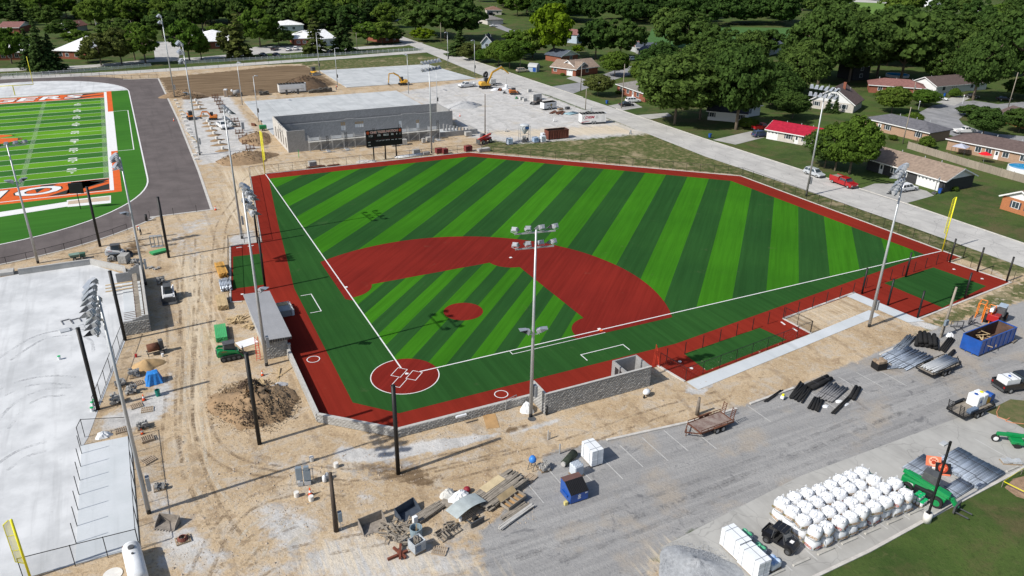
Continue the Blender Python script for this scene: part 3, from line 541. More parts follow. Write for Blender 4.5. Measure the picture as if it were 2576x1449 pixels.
fence('black fence along the red left field strip', [(-3.3, 91.6), (-8, 51.3)], 1.85, 3.05)
fence('black fence around the left bullpen', [(-8, 51.4), (-13, 51.4), (-16, 29.0)], 1.85, 3.05)
fence('row of bare black posts along the infield side of the right bullpen', [(30.3, -10.4), (52.1, -7.75), (67.7, -5.9)], 1.75, 3.1, False, False, .05)
fence('row of bare black posts along the infield side of the cage', [(71, -5.35), (92.3, -3.3)], 1.75, 3.15, False, False, .05)
fence('black mesh fence between the right bullpen and the walkway', [(28.9, -10.9), (29.5, -15.15), (52.4, -12.5)], 1.75, 3.05)
fence('black mesh corner fence at the pitching end of the right bullpen', [(52.15, -7.95), (52.4, -12.4)], 1.75, 2.4)
fence('low black fence curving along the near end of the track', circ(-54.5, 98, 41.4, 16, -112, -50), 1.15, 3.2)
fence('row of short posts at the end of the track straight', [(-24, 71.4), (-20, 71.5), (-16, 71.6)], 1.3, 3.6, False, False)
fence('low black fence along the far end of the track straight', [(-24, 229), (-13, 227.4)], 1.3, 2.8)
fence('black fence along the far curve of the track', circ(-54.5, 203.5, 41.8, 10, 60, 110)[::-1]+[(-24.2, 229)], 1.3, 3.2)
fence('thin black fence along the school road edge of the site', GP([(0, 199), (140, 194), (287, 187), (450, 177), (644, 163), (770, 154)]), 1.6, 4.5, False)
fence('black fence beside the pale base and the block rubble', [G2(312, 850), G2(240, 1037)], 1.9, 2.9, bottom=True); fence('black fence round the notch above the dugout slab', [G2(204, 1121), G2(214, 1100), G2(328, 1094)], 2.2, 3)
fence('black fence behind the concrete dugout slab', [G2(330, 1100), G2(352, 1380)], 2.3, 2.8); fence('black fence closing the bottom of the pale base', [G2(352, 1382), G2(190, 1424), G2(60, 1458)], 2.2, 2.6)
fence('row of thin posts along the open side of the dugout slab', [G2(206, 1143), G2(192, 1368)], 2.2, 2.35, False, False)
# foul poles
SCR = mesh_mat('yellow_screen', (.75, .7, .05), .55)
def foul_pole(label, xy, ht, side, wz, n):
    t = thing('foul_pole', label, 'foul pole', xy, side, 'yellow foul poles'); b = MB(); b.cyl((0, 0, 0), (0, 0, ht), .1, .1, 10); part(t, 'pole', b, YEL, True)
    w_ = .62; b = MB(); b.tube([(0, 0, wz), (w_, 0, wz+.4), (w_, 0, ht-.35), (.2, 0, ht)], .035, 6)
    for i in range(1, n): z = wz+(ht-wz)*i/n; b.cyl((0, 0, z), (w_, 0, z), .03, None, 6)
    part(t, 'screen_frame', b, YEL); b = MB(); b.add([(.03, 0, wz), (w_, 0, wz+.4), (w_, 0, ht-.35), (.2, 0, ht), (.03, 0, ht)], [(0, 1, 2, 3, 4)]); part(t, 'screen', b, SCR)
foul_pole('yellow foul pole with a screen in the right field corner', (95.55, -.02), 9.6, R(170), 3.0, 5); foul_pole('slim yellow foul pole in the left field corner', (-.05, 91.75), 9.4, R(-60), 3.0, 5); foul_pole('yellow foul pole at the bottom corner of the pale softball base', G2(77, 1456), 6.1, R(175), 1.6, 3)

# ---------------------------------------------------------------- block walls and dugouts
def block_mat(name, c, cb, sx=.4, sz=.2):
    if name in MATS: return MATS[name]
    m, t, b = nodes_of(name); MATS[name] = m; q = NT(t); v = q.pos(); s = q.n('SeparateXYZ'); q.l(v, s.inputs[0]); cx = q.n('CombineXYZ'); q.l(q.math('ADD', s.outputs[0], s.outputs[1]), cx.inputs[0]); q.l(s.outputs[2], cx.inputs[1])
    br = q.n('TexBrick'); q.l(cx.outputs[0], br.inputs[0]); br.inputs['Scale'].default_value = 1; br.inputs['Brick Width'].default_value = sx; br.inputs['Row Height'].default_value = sz; br.inputs['Mortar Size'].default_value = .008
    br.inputs['Color1'].default_value = (*mul(c, .88), 1); br.inputs['Color2'].default_value = (*mul(c, 1.1), 1); br.inputs['Mortar'].default_value = (*cb, 1)
    col = q.mix(q.ramp(q.noise(v, .5, 4), .3, .7), br.outputs[0], mul(c, .8)); col = q.mix(.7, col, br.outputs[0]); q.l(col, b.inputs['Base Color']); b.inputs['Roughness'].default_value = .92; b.inputs['Specular IOR Level'].default_value = .15; q.bump(q.noise(v, 9, 4), .5, .015, b)
    return m
CMU = block_mat('grey_block', (.31, .31, .31), (.22, .22, .22)); SPLIT = mat('split_face_block', (.37, .365, .35), .95, .16, 1.6, .03, 14, orand=.22)
BLK_MESH = []
for k in range(5):
    b = MB(); nx, nz = 4, 3; vs = []
    for j in range(nz+1):
        for i in range(nx+1): vs.append((i*.4/nx-.2, -.1-(0 if i in (0, nx) or j in (0, nz) else rnd.uniform(.01, .05)), j*.2/nz))
    vs = [(x*.985, y, z*.97+.003) for x, y, z in vs]; fs = [(j*(nx+1)+i, j*(nx+1)+i+1, (j+1)*(nx+1)+i+1, (j+1)*(nx+1)+i) for j in range(nz) for i in range(nx)]
    b.add(vs, fs); n = nx+1; e = [i for i in range(n)]; x0, x1 = -.197, .197; b.add([(x0, -.1, .003), (x1, -.1, .003), (x1, -.1, .197), (x0, -.1, .197), (x0, .0, .003), (x1, .0, .003), (x1, .0, .197), (x0, .0, .197)], [(0, 4, 5, 1), (3, 2, 6, 7), (0, 3, 7, 4), (1, 5, 6, 2)]); BLK_MESH.append(b.mesh('block', SPLIT))
def block_face(par, p0, p1, z0, courses, most, off=.1):
    """rough blocks laid along p0 -> p1, rough face to the right of travel"""
    a = Vector(p0); d = Vector(p1)-a; L = d.length; d.normalize(); ang = math.atan2(d.y, d.x); n = int(L/.4); rest = MB(); cnt = 0
    for j in range(courses):
        for i in range(n):
            k = (i+.5+(.5 if j % 2 else 0))*L/n
            if k > L-.1: continue
            c = a+d*k; me = rnd.choice(BLK_MESH)
            if cnt < most: part(par, 'block', me, None, loc=(c.x, c.y, z0+j*.2), rz=ang); cnt += 1
            else:
                M_ = Matrix.Translation((c.x, c.y, z0+j*.2)) @ Matrix.Rotation(ang, 4, 'Z'); rest.add([M_ @ v.co for v in me.vertices], [tuple(p.vertices) for p in me.polygons])
    if rest.v: part(par, 'further_blocks', rest, SPLIT)['kind'] = 'stuff'
CAPM = mat('cap_stone', (.44, .43, .41), .9, .12, 2)
# backstop wall in three runs: one wall
t = thing('backstop_wall', 'low pale block wall bending round the backstop behind home plate', 'wall', (0, 0))
pts = [(11.1, -11.45), (-4.8, -11.35), (-11.6, -5.1), (-11.55, 10.6)]
b = MB()
for p, q_ in zip(pts, pts[1:]): b.bar((*p, .48), (*q_, .48), .18, .96)
part(t, 'wall_core', b, CMU)
b = MB()
for p, q_ in zip(pts, pts[1:]): b.bar((*p, 1.0), (*q_, 1.0), .34, .08)
part(t, 'coping', b, CAPM)
def offs(p, q_, o): d = (Vector(q_)-Vector(p)).normalized(); n = Vector((-d.y, d.x)); return (Vector(p)+n*o), (Vector(q_)+n*o)
for (p, q_), mx in zip(zip(pts, pts[1:]), (140, 100, 60)):
    a_, b_ = offs(q_, p, -.09); block_face(t, a_, b_, .02, 5, mx)
# right dugout, still without a roof
t = thing('dugout', 'unfinished roofless grey block dugout on the first base side', 'dugout', (0, 0))
b = MB(); b.bx(11, 25, -14.3, -14.1, 0, 2.6); b.bx(11, 11.2, -14.1, -11.3, 0, 2.6); b.bx(24.8, 25, -14.1, -11.2, 0, 2.6); b.bx(21.6, 24.8, -11.4, -11.2, 0, 2.6); part(t, 'wall', b, CMU)
b = MB(); b.bx(21.6, 21.8, -11.9, -11.4, 0, 2.6); b.bx(21.6, 21.8, -14.1, -13.3, 0, 2.6); b.bx(21.6, 21.8, -13.3, -11.9, 2.15, 2.6); b.bx(21.6, 21.8, -12.85, -12.6, 0, 2.15); part(t, 'store_room_wall', b, CMU)
b = MB(); b.bx(10.97, 25.03, -14.34, -14.06, 2.6, 2.64); b.bx(10.97, 11.24, -14.06, -11.27, 2.6, 2.64); part(t, 'wall_cap', b, CAPM)
b = MB(); b.bx(21.57, 21.6, -13.3, -12.85, 0, 2.15); b.bx(21.57, 21.6, -12.6, -11.9, 0, 2.15); part(t, 'door_frame', b, DARKM)
block_face(t, (11, -14.2), (25, -14.2), .0, 13, 300, .0); block_face(t, (11.1, -11.3), (11.1, -14.2), 0, 13, 0)
# left dugout with its metal roof
t = thing('dugout', 'block dugout with a ribbed grey metal roof on the third base side', 'dugout', (0, 0))
b = MB(); b.bx(-14.1, -13.9, 10.6, 24.4, 0, 2.5); b.bx(-13.9, -11.5, 10.6, 10.8, 0, 2.45); b.bx(-13.9, -11.5, 24.2, 24.4, 0, 2.45); b.bx(-11.7, -11.5, 22, 24.2, 0, 2.4); part(t, 'wall', b, CMU)
MROOF = mat('metal_roofing', (.38, .385, .4), .5, .06, .5)
b = MB(); b.add([(-14.5, 10.2, 2.75), (-11.0, 10.2, 2.6), (-11.0, 24.7, 2.6), (-14.5, 24.7, 2.75), (-14.5, 10.2, 2.88), (-11.0, 10.2, 2.73), (-11.0, 24.7, 2.73), (-14.5, 24.7, 2.88)], MB.BF); part(t, 'roof', b, MROOF)
rbm = MB(); rbm.add([(-14.5, -.03, 2.88), (-11, -.03, 2.73), (-11, .03, 2.73), (-14.5, .03, 2.88), (-14.5, -.02, 2.93), (-11, -.02, 2.78), (-11, .02, 2.78), (-14.5, .02, 2.93)], MB.BF); rbm = rbm.mesh('roof_rib', MROOF)
for i in range(48): part(t, 'roof_rib', rbm, None, loc=(0, 10.35+i*.302, 0))
b = MB()
for i in range(12): b.bx(-14.42+i*.29, -14.42+i*.29+.2, 10.13, 10.19, 2.42+.0, 2.86-i*.012)
part(t, 'fascia', b, mat('dark_fascia', (.05, .052, .056), .5, .1))
b = MB(); b.bx(-13.85, -13.45, 11, 23.8, .4, .46); part(t, 'bench', b, CAPM)
block_face(t, (-14.1, 10.7), (-11.5, 10.7), 0, 12, 90)
block_face(t, (-14.0, 24.4), (-14.0, 10.6), 0, 12, 0)
# small return post at the end of the backstop
b = MB(); b.bx(-.15, .15, -.15, .15, 0, 1.6); b.bx(-.2, .2, -.2, .2, 1.6, 1.68); single('gate_pier', b, CAPM, 'pale pier where the backstop wall meets the left dugout', 'pier', (-11.4, 10.45))
# scoreboard
t = thing('scoreboard', 'black scoreboard on three posts behind left centre field', 'scoreboard', (27.2, 92.6), R(0)); b = MB(); b.bx(-4.25, 4.25, -.18, .18, 3.3, 7.15); part(t, 'cabinet', b, mat('black_cabinet', (.010, .010, .011), .55, .2, 1))
for x in (-2.6, .2, 2.8):
    b = MB(); b.bx(x-.12, x+.12, .2, .44, 0, 7); part(t, 'post', b, BLACKP)
OLET = mat('orange_letter', (.7, .13, .05), .5, .05); WLET = mat('white_letter', (.8, .8, .8), .5, .05)
def sb(s, x, z, size, m, nm='lettering', bold=.0, dy=-.2, sx=1.0):
    o = part(t, nm, text_mesh(s, size, m, bold, sx), None, loc=(x, dy, z)); o.rotation_euler = (R(90), 0, 0); return o
for s, x in (('ONE', -2.55), ('TIGER', -.62), ('NATION', 1.9)): sb(s, x, 6.62, .72, WLET, bold=.05, sx=1.0); sb(s, x, 6.62, .72, OLET, bold=.005, dy=-.205, sx=1.0)
for x in (-3.8, 3.8): 
    b = MB(); b.cyl((0, 0, 0), (0, -.02, 0), .34, None, 8); part(t, 'paw_badge', b, OLET, loc=(x, -.18, 6.62)); b = MB()
    for dx, dz, r_ in ((0, -.08, .13), (-.16, .1, .06), (-.05, .17, .06), (.07, .17, .06), (.17, .1, .06)): b.cyl((dx, 0, dz), (dx, -.01, dz), r_, None, 8)
    part(t, 'paw_print', b, mat('deep_orange', (.42, .05, .02), .6, .05), loc=(x, -.205, 6.62))
for s, x, z, h in (('1', -3.55, 5.85, .55), ('21', -2.95, 5.85, .6), ('170', -1.3, 5.85, .55), ('00:21', .45, 5.85, .6), ('04', 1.9, 5.85, .55), ('0', 2.95, 5.85, .5), ('1', 3.75, 5.85, .5)): sb(s, x, z, h, WLET, 'digit', .015)
for k in range(10): sb(str((k+1) % 10), -1.95+k*.34, 4.65, .34, WLET, 'inning_number', .01)
for s, x, z in (('GUEST', -3.6, 4.45), ('RUNS', 1.9, 4.62), ('HITS', 2.75, 4.62), ('ERRORS', 3.7, 4.62), ('HOME', -3.6, 3.8)): sb(s, x, z, .2, WLET, 'caption', .01)
b = MB()
for z in (6.12, 4.95): b.bx(-4.2, 4.2, -.2, -.185, z, z+.03)
for x in (-2.2, -.5, 1.3, 2.5): b.bx(x, x+.03, -.2, -.185, 4.95, 6.12)
part(t, 'divider', b, mat('dark_red_line', (.12, .01, .01), .5, .1))
# football goal post and play clock
t = thing('goal_post', 'yellow goal post behind the far end zone of the football field', 'goal post', G2(38, 240)); b = MB(); b.cyl((0, 0, 0), (0, 0, 3), .14, None, 8); b.cyl((-5.6, -.2, 3.05), (5.6, -.2, 3.05), .1, None, 8)
for s in (-5.6, 5.6): b.cyl((s, -.2, 3), (s, -.2, 11.5), .08, None, 8)
part(t, 'post', b, YEL, True)
t = thing('play_clock', 'black play clock box on a thin post beside the sand pit', 'clock', G2(203, 526)); b = MB(); b.cyl((0, 0, 0), (0, 0, 3.2), .07, None, 8); part(t, 'post', b, BLACKP); b = MB(); b.bx(-1.2, 1.2, -.15, .15, 3.1, 5.0); part(t, 'clock_box', b, mat('black_cabinet'), loc=(0, 0, 0), rz=R(-20))
# ---------------------------------------------------------------- vehicles, machines and site goods (local x is forward)
def paint(n, c, r=.32, v=.05): return mat(n, c, r, v, 1.2, spec=.5, coat=.25)
RUB = mat('rubber', (.022, .022, .022), .85, .2, 4); GLS = glass(); RIM = mat('wheel_rim', (.42, .43, .44), .4, .1, 4, metal=.5); LMP = mat('lamp_lens', (.7, .7, .66), .2, .05); TLM = mat('tail_lens', (.3, .012, .01), .3, .05); RUST = mat('rusty_steel', (.16, .07, .04), .85, .35, 2.2, .01, c2=(.09, .03, .018)); WOOD = mat('raw_lumber', (.52, .39, .22), .85, .18, 1.5, st=(1, 1, 1), orand=.2); OLDW = mat('old_lumber', (.3, .265, .22), .9, .25, 2, orand=.35); PALW = mat('pallet_wood', (.36, .27, .18), .9, .25, 2, orand=.3); CEM = mat('concrete_goods', (.4, .395, .38), .95, .14, 2.5, .01, orand=.18); DKG = mat('dark_grey_metal', (.08, .083, .088), .55, .2, 2)
WPT = paint('white_paint', (.74, .75, .76)); BLP = paint('blue_paint', (.012, .075, .33), .4, .15); GRNP = paint('machine_green', (.005, .24, .065), .38, .1); YLP = paint('machine_yellow', (.62, .34, .03), .42, .12); ORP = paint('machine_orange', (.62, .19, .03), .45, .12); REDP = paint('red_paint', (.38, .012, .012)); PLASTW = mat('white_plastic', (.74, .76, .78), .45, .07, 2)
def wheels(t, xs, y, r, wd, rim=None, name='wheel'):
    tm = MB().wheel((0, 0, 0), r, wd).mesh('tyre', RUB, True); hm = MB().hub((0, 0, 0), r, wd).mesh('rim', rim or RIM)
    for x in xs:
        for s in (-1, 1):
            w_ = part(t, name, tm, None, loc=(x, s*y, r)); obj('rim', hm, w_)
def frustum(b, x0, x1, y, z0, X0, X1, Y, z1): return b.add([(x0, -y, z0), (x1, -y, z0), (x1, y, z0), (x0, y, z0), (X0, -Y, z1), (X1, -Y, z1), (X1, Y, z1), (X0, Y, z1)], MB.BF)
def panes(t, x0, x1, y, z0, X0, X1, Y, z1, splits, front=True, rear=True):
    """window glass set on a tapering cabin"""
    def P(fx, fz, side):
        a = x0+(x1-x0)*fx; A = X0+(X1-X0)*fx; yy = y+(Y-y)*fz; return (a+(A-a)*fz, side*(yy+.012), z0+(z1-z0)*fz)
    for s in (-1, 1):
        for f0, f1 in splits: b = MB(); b.add([P(f0, .12, s), P(f1, .12, s), P(f1, .86, s), P(f0, .86, s)], [(0, 1, 2, 3) if s < 0 else (3, 2, 1, 0)]); part(t, 'side_window', b, GLS)
    for on, xa, XA, o, nm in ((front, x1, X1, .014, 'windscreen'), (rear, x0, X0, -.014, 'rear_window')):
        if on:
            f = lambda fy, fz: (xa+(XA-xa)*fz+o, (y+(Y-y)*fz)*fy, z0+(z1-z0)*fz); b = MB(); b.add([f(-.88, .1), f(.88, .1), f(.88, .9), f(-.88, .9)], [(0, 1, 2, 3) if o > 0 else (3, 2, 1, 0)]); part(t, nm, b, GLS)
def car(label, xy, rz, kind='suv', m=None, L=4.7, W=1.85, group=None, plow=False):
    nm = {'suv': 'suv', 'sedan': 'parked_car', 'pickup': 'pickup_truck'}[kind]; t = thing(nm, label, {'suv': 'car', 'sedan': 'car', 'pickup': 'pickup truck'}[kind], xy, rz, group); h = L/2; w_ = W/2; r = .36 if kind != 'sedan' else .33
    if kind == 'pickup':
        b = MB(); b.prof([(-h, .45), (h-.1, .4), (h, .75), (h-.15, 1.12), (h-1.5, 1.2), (-h*.18, 1.2), (-h*.18, .75), (-h, .75)], -w_, w_); part(t, 'body', b, m, bev=.05)
        b = MB(); b.bx(-h, -h*.18, -w_, -w_+.1, .75, 1.22); b.bx(-h, -h*.18, w_-.1, w_, .75, 1.22); b.bx(-h, -h+.08, -w_+.1, w_-.1, .75, 1.2); part(t, 'cargo_bed', b, m)
        c = (-h*.18, h-1.35, w_-.06, 1.2, -h*.12, h-2.05, w_-.22, 1.86)
    else:
        tall = 1.68 if kind == 'suv' else 1.42; bz = 1.0 if kind == 'suv' else .86
        b = MB(); b.prof([(-h, .4), (h-.1, .36), (h, .62), (h-.12, bz-.14), (h-1.25, bz), (-h+.1, bz+.02), (-h-.02, .7)], -w_, w_); part(t, 'body', b, m, bev=.07)
        c = (-h+.12, h-1.15, w_-.05, bz, -h+.45, h-1.95, w_-.24, tall) if kind == 'suv' else (-h+.75, h-1.25, w_-.06, bz, -h+1.3, h-2.1, w_-.26, tall)
    b = MB(); frustum(b, *c); part(t, 'cabin', b, m, bev=.05)
    panes(t, *c, ((.04, .3), (.34, .6), (.64, .9)) if kind == 'suv' else ((.08, .48), (.53, .9)))
    wheels(t, (-h+.95, h-.92), w_-.1, r, .24)
    for s in (-1, 1):
        b = MB(); b.box((h-.06, s*(w_-.28), .74), (.12, .36, .16)); part(t, 'headlight', b, LMP); b = MB(); b.box((-h+.01, s*(w_-.18), .86), (.08, .2, .22)); part(t, 'tail_light', b, TLM); b = MB(); b.box((c[1]-.25, s*(w_+.08), c[3]+.1), (.12, .18, .14)); part(t, 'mirror', b, m)
    part(t, 'bumper', MB().bx(h-.08, h+.05, -w_+.1, w_-.1, .34, .58), DKG); part(t, 'bumper', MB().bx(-h-.06, -h+.06, -w_+.1, w_-.1, .36, .6), DKG)
    return t
def track_pair(t, L, y, wd, h, name='crawler_track'):
    for s in (-1, 1):
        r = h/2; P = [(-L/2+r+r*math.cos(R(a)), r+r*math.sin(R(a))) for a in range(90, 271, 30)]+[(L/2-r+r*math.cos(R(a)), r+r*math.sin(R(a))) for a in range(-90, 91, 30)]
        b = MB(); b.prof(P, s*y-wd/2, s*y+wd/2); p = part(t, name, b, RUB)
        b = MB()
        for i in range(4): x = -L/2+r+(L-2*r)*i/3; b.cyl((x, s*(y+wd/2)-.02*s, r), (x, s*(y+wd/2)+.04*s, r), r*.55, None, 10)
        obj('roller', b.mesh('roller', DKG), p)
        b = MB()
        for i in range(int(L/.2)):
            x = -L/2+r+.1+i*.2
            if x < L/2-r: b.bx(x-.03, x+.03, s*y-wd/2+.02, s*y+wd/2-.02, h, h+.03); b.bx(x-.03, x+.03, s*y-wd/2+.02, s*y+wd/2-.02, -.0, .02)
        obj('track_pads', b.mesh('track_pads', RUB), p)
def bucket_mb(w_, d, h, teeth=0):
    b = MB(); t = .05; b.bx(-d*.0, d, -w_/2, w_/2, 0, t); b.bx(0, t, -w_/2, w_/2, t, h)
    for s in (-1, 1): b.add([(0, s*w_/2, 0), (d, s*w_/2, 0), (d*.75, s*w_/2, h*.45), (t, s*w_/2, h), (0, s*(w_/2-t), 0), (d, s*(w_/2-t), 0), (d*.75, s*(w_/2-t), h*.45), (t, s*(w_/2-t), h)], MB.BF)
    for i in range(teeth): y = -w_/2+w_*(i+.5)/teeth; b.bx(d, d+.16, y-.04, y+.04, .0, .05)
    return b
def skid_steer(label, xy, rz, m, stripe=None, tracked=True, attach='bucket', raised=0., name='skid_steer'):
    t = thing(name, label, 'skid steer', xy, rz, 'skid steer loaders on the site')
    if tracked: track_pair(t, 2.5, .78, .4, .72)
    else: wheels(t, (-.62, .62), .75, .45, .32)
    b = MB(); b.prof([(-1.5, .55), (.9, .45), (1.1, .75), (.95, 1.05), (-.3, 1.1), (-1.45, 1.35), (-1.55, .9)], -.6, .6); part(t, 'body', b, m, bev=.05)
    b = MB(); b.prof([(-.75, 1.0), (.75, .95), (.62, 2.05), (-.6, 2.1)], -.48, .48); part(t, 'cab', b, DKG, bev=.05); b = MB(); b.bx(-.72, .72, -.53, .53, 2.08, 2.17); part(t, 'cab_roof', b, DKG, bev=.03)
    b = MB(); b.add([(.76, -.4, 1.05), (.76, .4, 1.05), (.66, .4, 1.98), (.66, -.4, 1.98)], [(0, 1, 2, 3)])
    for s in (-1, 1): b.add([(-.5, s*.49, 1.2), (.55, s*.49, 1.2), (.48, s*.49, 1.95), (-.45, s*.49, 1.95)], [(0, 1, 2, 3)])
    part(t, 'cab_window', b, GLS)
    for s in (-1, 1):
        b = MB(); y0, y1 = (.62, .8) if s > 0 else (-.8, -.62); b.prof([(-1.55, 1.25), (-1.2, 1.62), (.6, 1.22+raised), (1.35, .45+raised), (1.5, .3+raised), (1.35, .2+raised), (1.1, .5+raised), (.5, .98+raised), (-1.2, 1.3)], y0, y1); part(t, 'lift_arm', b, m, bev=.02)
    if attach == 'bucket': part(t, 'bucket', bucket_mb(1.85, .8, .75), DKG, loc=(1.45, 0, .05+raised))
    elif attach == 'forks':
        b = MB(); b.bx(1.5, 1.6, -.6, .6, .1, 1.0); b.bx(1.6, 2.75, -.4, -.28, .1, .16); b.bx(1.6, 2.75, .28, .4, .1, .16); part(t, 'pallet_forks', b, DKG)
    b = MB(); b.bx(-1.58, -1.5, -.5, .5, .7, 1.25); part(t, 'rear_grille', b, DKG)
    if stripe: b = MB(); [b.prof([(-1.0, 1.42), (-.4, 1.36), (-.4, 1.3), (-1.0, 1.36)], s*.805-.004, s*.805+.004) for s in (-1, 1)]; part(t, 'stripe', b, stripe)
    return t
def excavator(label, xy, rz, m, s=1., turn=0., boom=((.4, 1.1), (1.9, 3.0), (3.1, 3.3)), stick=((3.1, 3.3), (4.1, 1.6)), bkt=True, cabside=1, group='excavators on the site', canopy=False):
    t = thing('excavator', label, 'excavator', xy, rz, group); t.scale = (s, s, s); track_pair(t, 2.9, .85, .42, .62)
    b = MB(); b.bx(-.6, .6, -.6, .6, .3, .75); part(t, 'undercarriage', b, DKG); b = MB(); b.prof([(-1.55, .8), (1.0, .8), (1.0, 1.15), (-.1, 1.25), (-.3, 1.75), (-1.4, 1.75), (-1.65, 1.3)], -.95, .95); part(t, 'house', b, m, bev=.06, rz=turn)
    y0, y1 = (.1, .92) if cabside > 0 else (-.92, -.1); b = MB(); b.prof([(-.2, 1.15), (1.0, 1.1), (1.05, 1.7), (.75, 2.55), (-.2, 2.6)], y0, y1); part(t, 'cab', b, DKG, bev=.05, rz=turn)
    b = MB()
    for y in (y0-.01, y1+.01): b.add([(-.1, y, 1.65), (.92, y, 1.65), (.68, y, 2.45), (-.1, y, 2.45)], [(0, 1, 2, 3)])
    b.add([(1.065, y0+.08, 1.7), (1.065, y1-.08, 1.7), (.79, y1-.08, 2.48), (.79, y0+.08, 2.48)], [(0, 1, 2, 3)]); part(t, 'cab_window', b, GLS, rz=turn)
    yb = -.3*cabside
    def arm(nm, pts, wd, hg):
        b = MB()
        for p, q_ in zip(pts, pts[1:]): b.bar((p[0], yb, p[1]), (q_[0], yb, q_[1]), wd, hg)
        return part(t, nm, b, m, bev=.02, rz=turn)
    arm('boom', boom, .3, .42); arm('stick', stick, .24, .3)
    b = MB(); b.cyl((.7, yb, 1.0), (boom[1][0]-.3, yb, boom[1][1]-.5), .07, None, 8); b.cyl((boom[1][0], yb, boom[1][1]+.3), (stick[0][0], yb, stick[0][1]+.3), .07, None, 8); part(t, 'hydraulic_ram', b, RIM, rz=turn)
    if bkt: o = part(t, 'bucket', bucket_mb(.75, .6, .6, 4), DKG, loc=(0, 0, 0)); o.matrix_local = Matrix.Rotation(turn, 4, 'Z') @ Matrix.Translation((stick[-1][0]+.2, yb, stick[-1][1]-.6)) @ Matrix.Rotation(R(180), 4, 'Z')
    return t
def box_trailer(label, xy, rz, L, W, H, m, axles=2, ribs=True, door=.82, logo=None):
    t = thing('box_trailer', label, 'trailer', xy, rz, 'white enclosed trailers'); h = L/2; b = MB(); b.prism([(-h, -W/2), (h-.5, -W/2), (h, 0), (h-.5, W/2), (-h, W/2)], .5, H); part(t, 'body', b, m, bev=.03)
    rm = MB()
    if ribs:
        n = int(L/1.0)
        for i in range(n): part(t, 'roof_rib', MB().bx(-.03, .03, -W/2+.05, W/2-.05, H, H+.03), mat('grey_trim', (.42, .44, .46), .5, .1), loc=(-h+.6+i*(L-1.2)/n, 0, 0))
    b = MB(); b.bx(-h, h-.5, -W/2-.02, W/2+.02, .42, .52); b.bar((h, 0, .5), (h+1.1, 0, .5), .12); b.bx(-h-.02, h-.5, -W/2-.015, W/2+.015, H-.06, H-.0); part(t, 'frame', b, DKG)
    wheels(t, [(-.2+(-.42 if i else .42)*(axles > 1)) for i in range(axles)], W/2-.02, .36, .22)
    for s in (-1, 1): b = MB(); b.bx(h*door-1.4, h*door-.5, s*(W/2+.012)-.01, s*(W/2+.012)+.01, .6, H-.3); part(t, 'side_door', b, mat('door_panel', (.66, .67, .68), .4, .05)); b = MB(); b.bx(-.9, .5, s*(W/2+.02)-.02, s*(W/2+.02)+.02, .82, .9); part(t, 'mudguard', b, DKG)
    if logo: logo(t, L, W, H)
    return t
def utility_trailer(label, xy, rz, L, W, m, deck, ramps=True, rail=.4):
    t = thing('utility_trailer', label, 'trailer', xy, rz, 'flat trailers in the lot'); h = L/2; b = MB(); b.bx(-h, h, -W/2, W/2, .55, .63); part(t, 'deck', b, deck)
    b = MB()
    for s in (-1, 1):
        b.bar((-h, s*W/2, .6), (h, s*W/2, .6), .1, .14)
        if rail:
            b.bar((-h, s*W/2, .6+rail), (h, s*W/2, .6+rail), .06)
            for i in range(6): x = -h+L*i/5; b.bar((x, s*W/2, .6), (x, s*W/2, .6+rail), .05)
    b.bar((h, -W/2, .6), (h, W/2, .6), .1, .14); b.bar((-h, -W/2, .6), (-h, W/2, .6), .1, .14); b.bar((h, -W/2, .55), (h+1.3, 0, .55), .1); b.bar((h, W/2, .55), (h+1.3, 0, .55), .1); b.bar((h+1.1, 0, 0), (h+1.1, 0, .9), .07); part(t, 'frame', b, m)
    wheels(t, (-.6, .22), W/2+.16, .36, .24); 
    for s in (-1, 1): b = MB(); b.bx(-1.1, .7, s*(W/2+.16)-.14, s*(W/2+.16)+.14, .78, .83); part(t, 'mudguard', b, m)
    if ramps:
        for y in (-W*.32, W*.32):
            b = MB(); 
            for dy in (-.22, .22): b.bar((-h, y+dy, .6), (-h-.25, y+dy, 2.0), .06)
            for k in range(7): z = .7+k*.2; b.bar((-h-.02-k*.036, y-.22, z), (-h-.02-k*.036, y+.22, z), .045)
            part(t, 'loading_ramp', b, m)
    return t
def dumpster(label, xy, rz, L, W, H, m, inside, ribs=7, cat='dumpster'):
    t = thing('roll_off_dumpster', label, cat, xy, rz, 'roll off dumpsters'); h = L/2; b = MB(); b.bx(-h, h, -W/2, -W/2+.06, .2, H); b.bx(-h, h, W/2-.06, W/2, .2, H); b.bx(h-.06, h, -W/2+.06, W/2-.06, .2, H); part(t, 'side_wall', b, m); b = MB(); b.bx(-h, -h+.06, -W/2+.06, W/2-.06, .2, H); part(t, 'tail_gate', b, m); b = MB(); b.bx(-h+.06, h-.06, -W/2+.06, W/2-.06, .2, .28); b.bx(-h+.06, h-.06, -W/2+.061, -W/2+.07, .28, H-.05); b.bx(-h+.06, h-.06, W/2-.07, W/2-.061, .28, H-.05); b.bx(h-.07, h-.061, -W/2+.07, W/2-.07, .28, H-.05); part(t, 'inner_lining', b, inside)
    for i in range(ribs):
        x = -h+.1+(L-.2)*i/(ribs-1)
        for s in (-1, 1): part(t, 'rib', MB().bx(x-.05, x+.05, s*(W/2+.03)-.03, s*(W/2+.03)+.03, .2, H-.02), m)
    b = MB(); b.bx(-h-.03, h+.03, -W/2-.05, -W/2+.09, H, H+.08); b.bx(-h-.03, h+.03, W/2-.09, W/2+.05, H, H+.08); b.bx(h-.09, h+.03, -W/2+.09, W/2-.09, H, H+.08); b.bx(-h, h, -.5, -.38, 0, .2); b.bx(-h, h, .38, .5, 0, .2); part(t, 'top_rail', b, m)
    return t
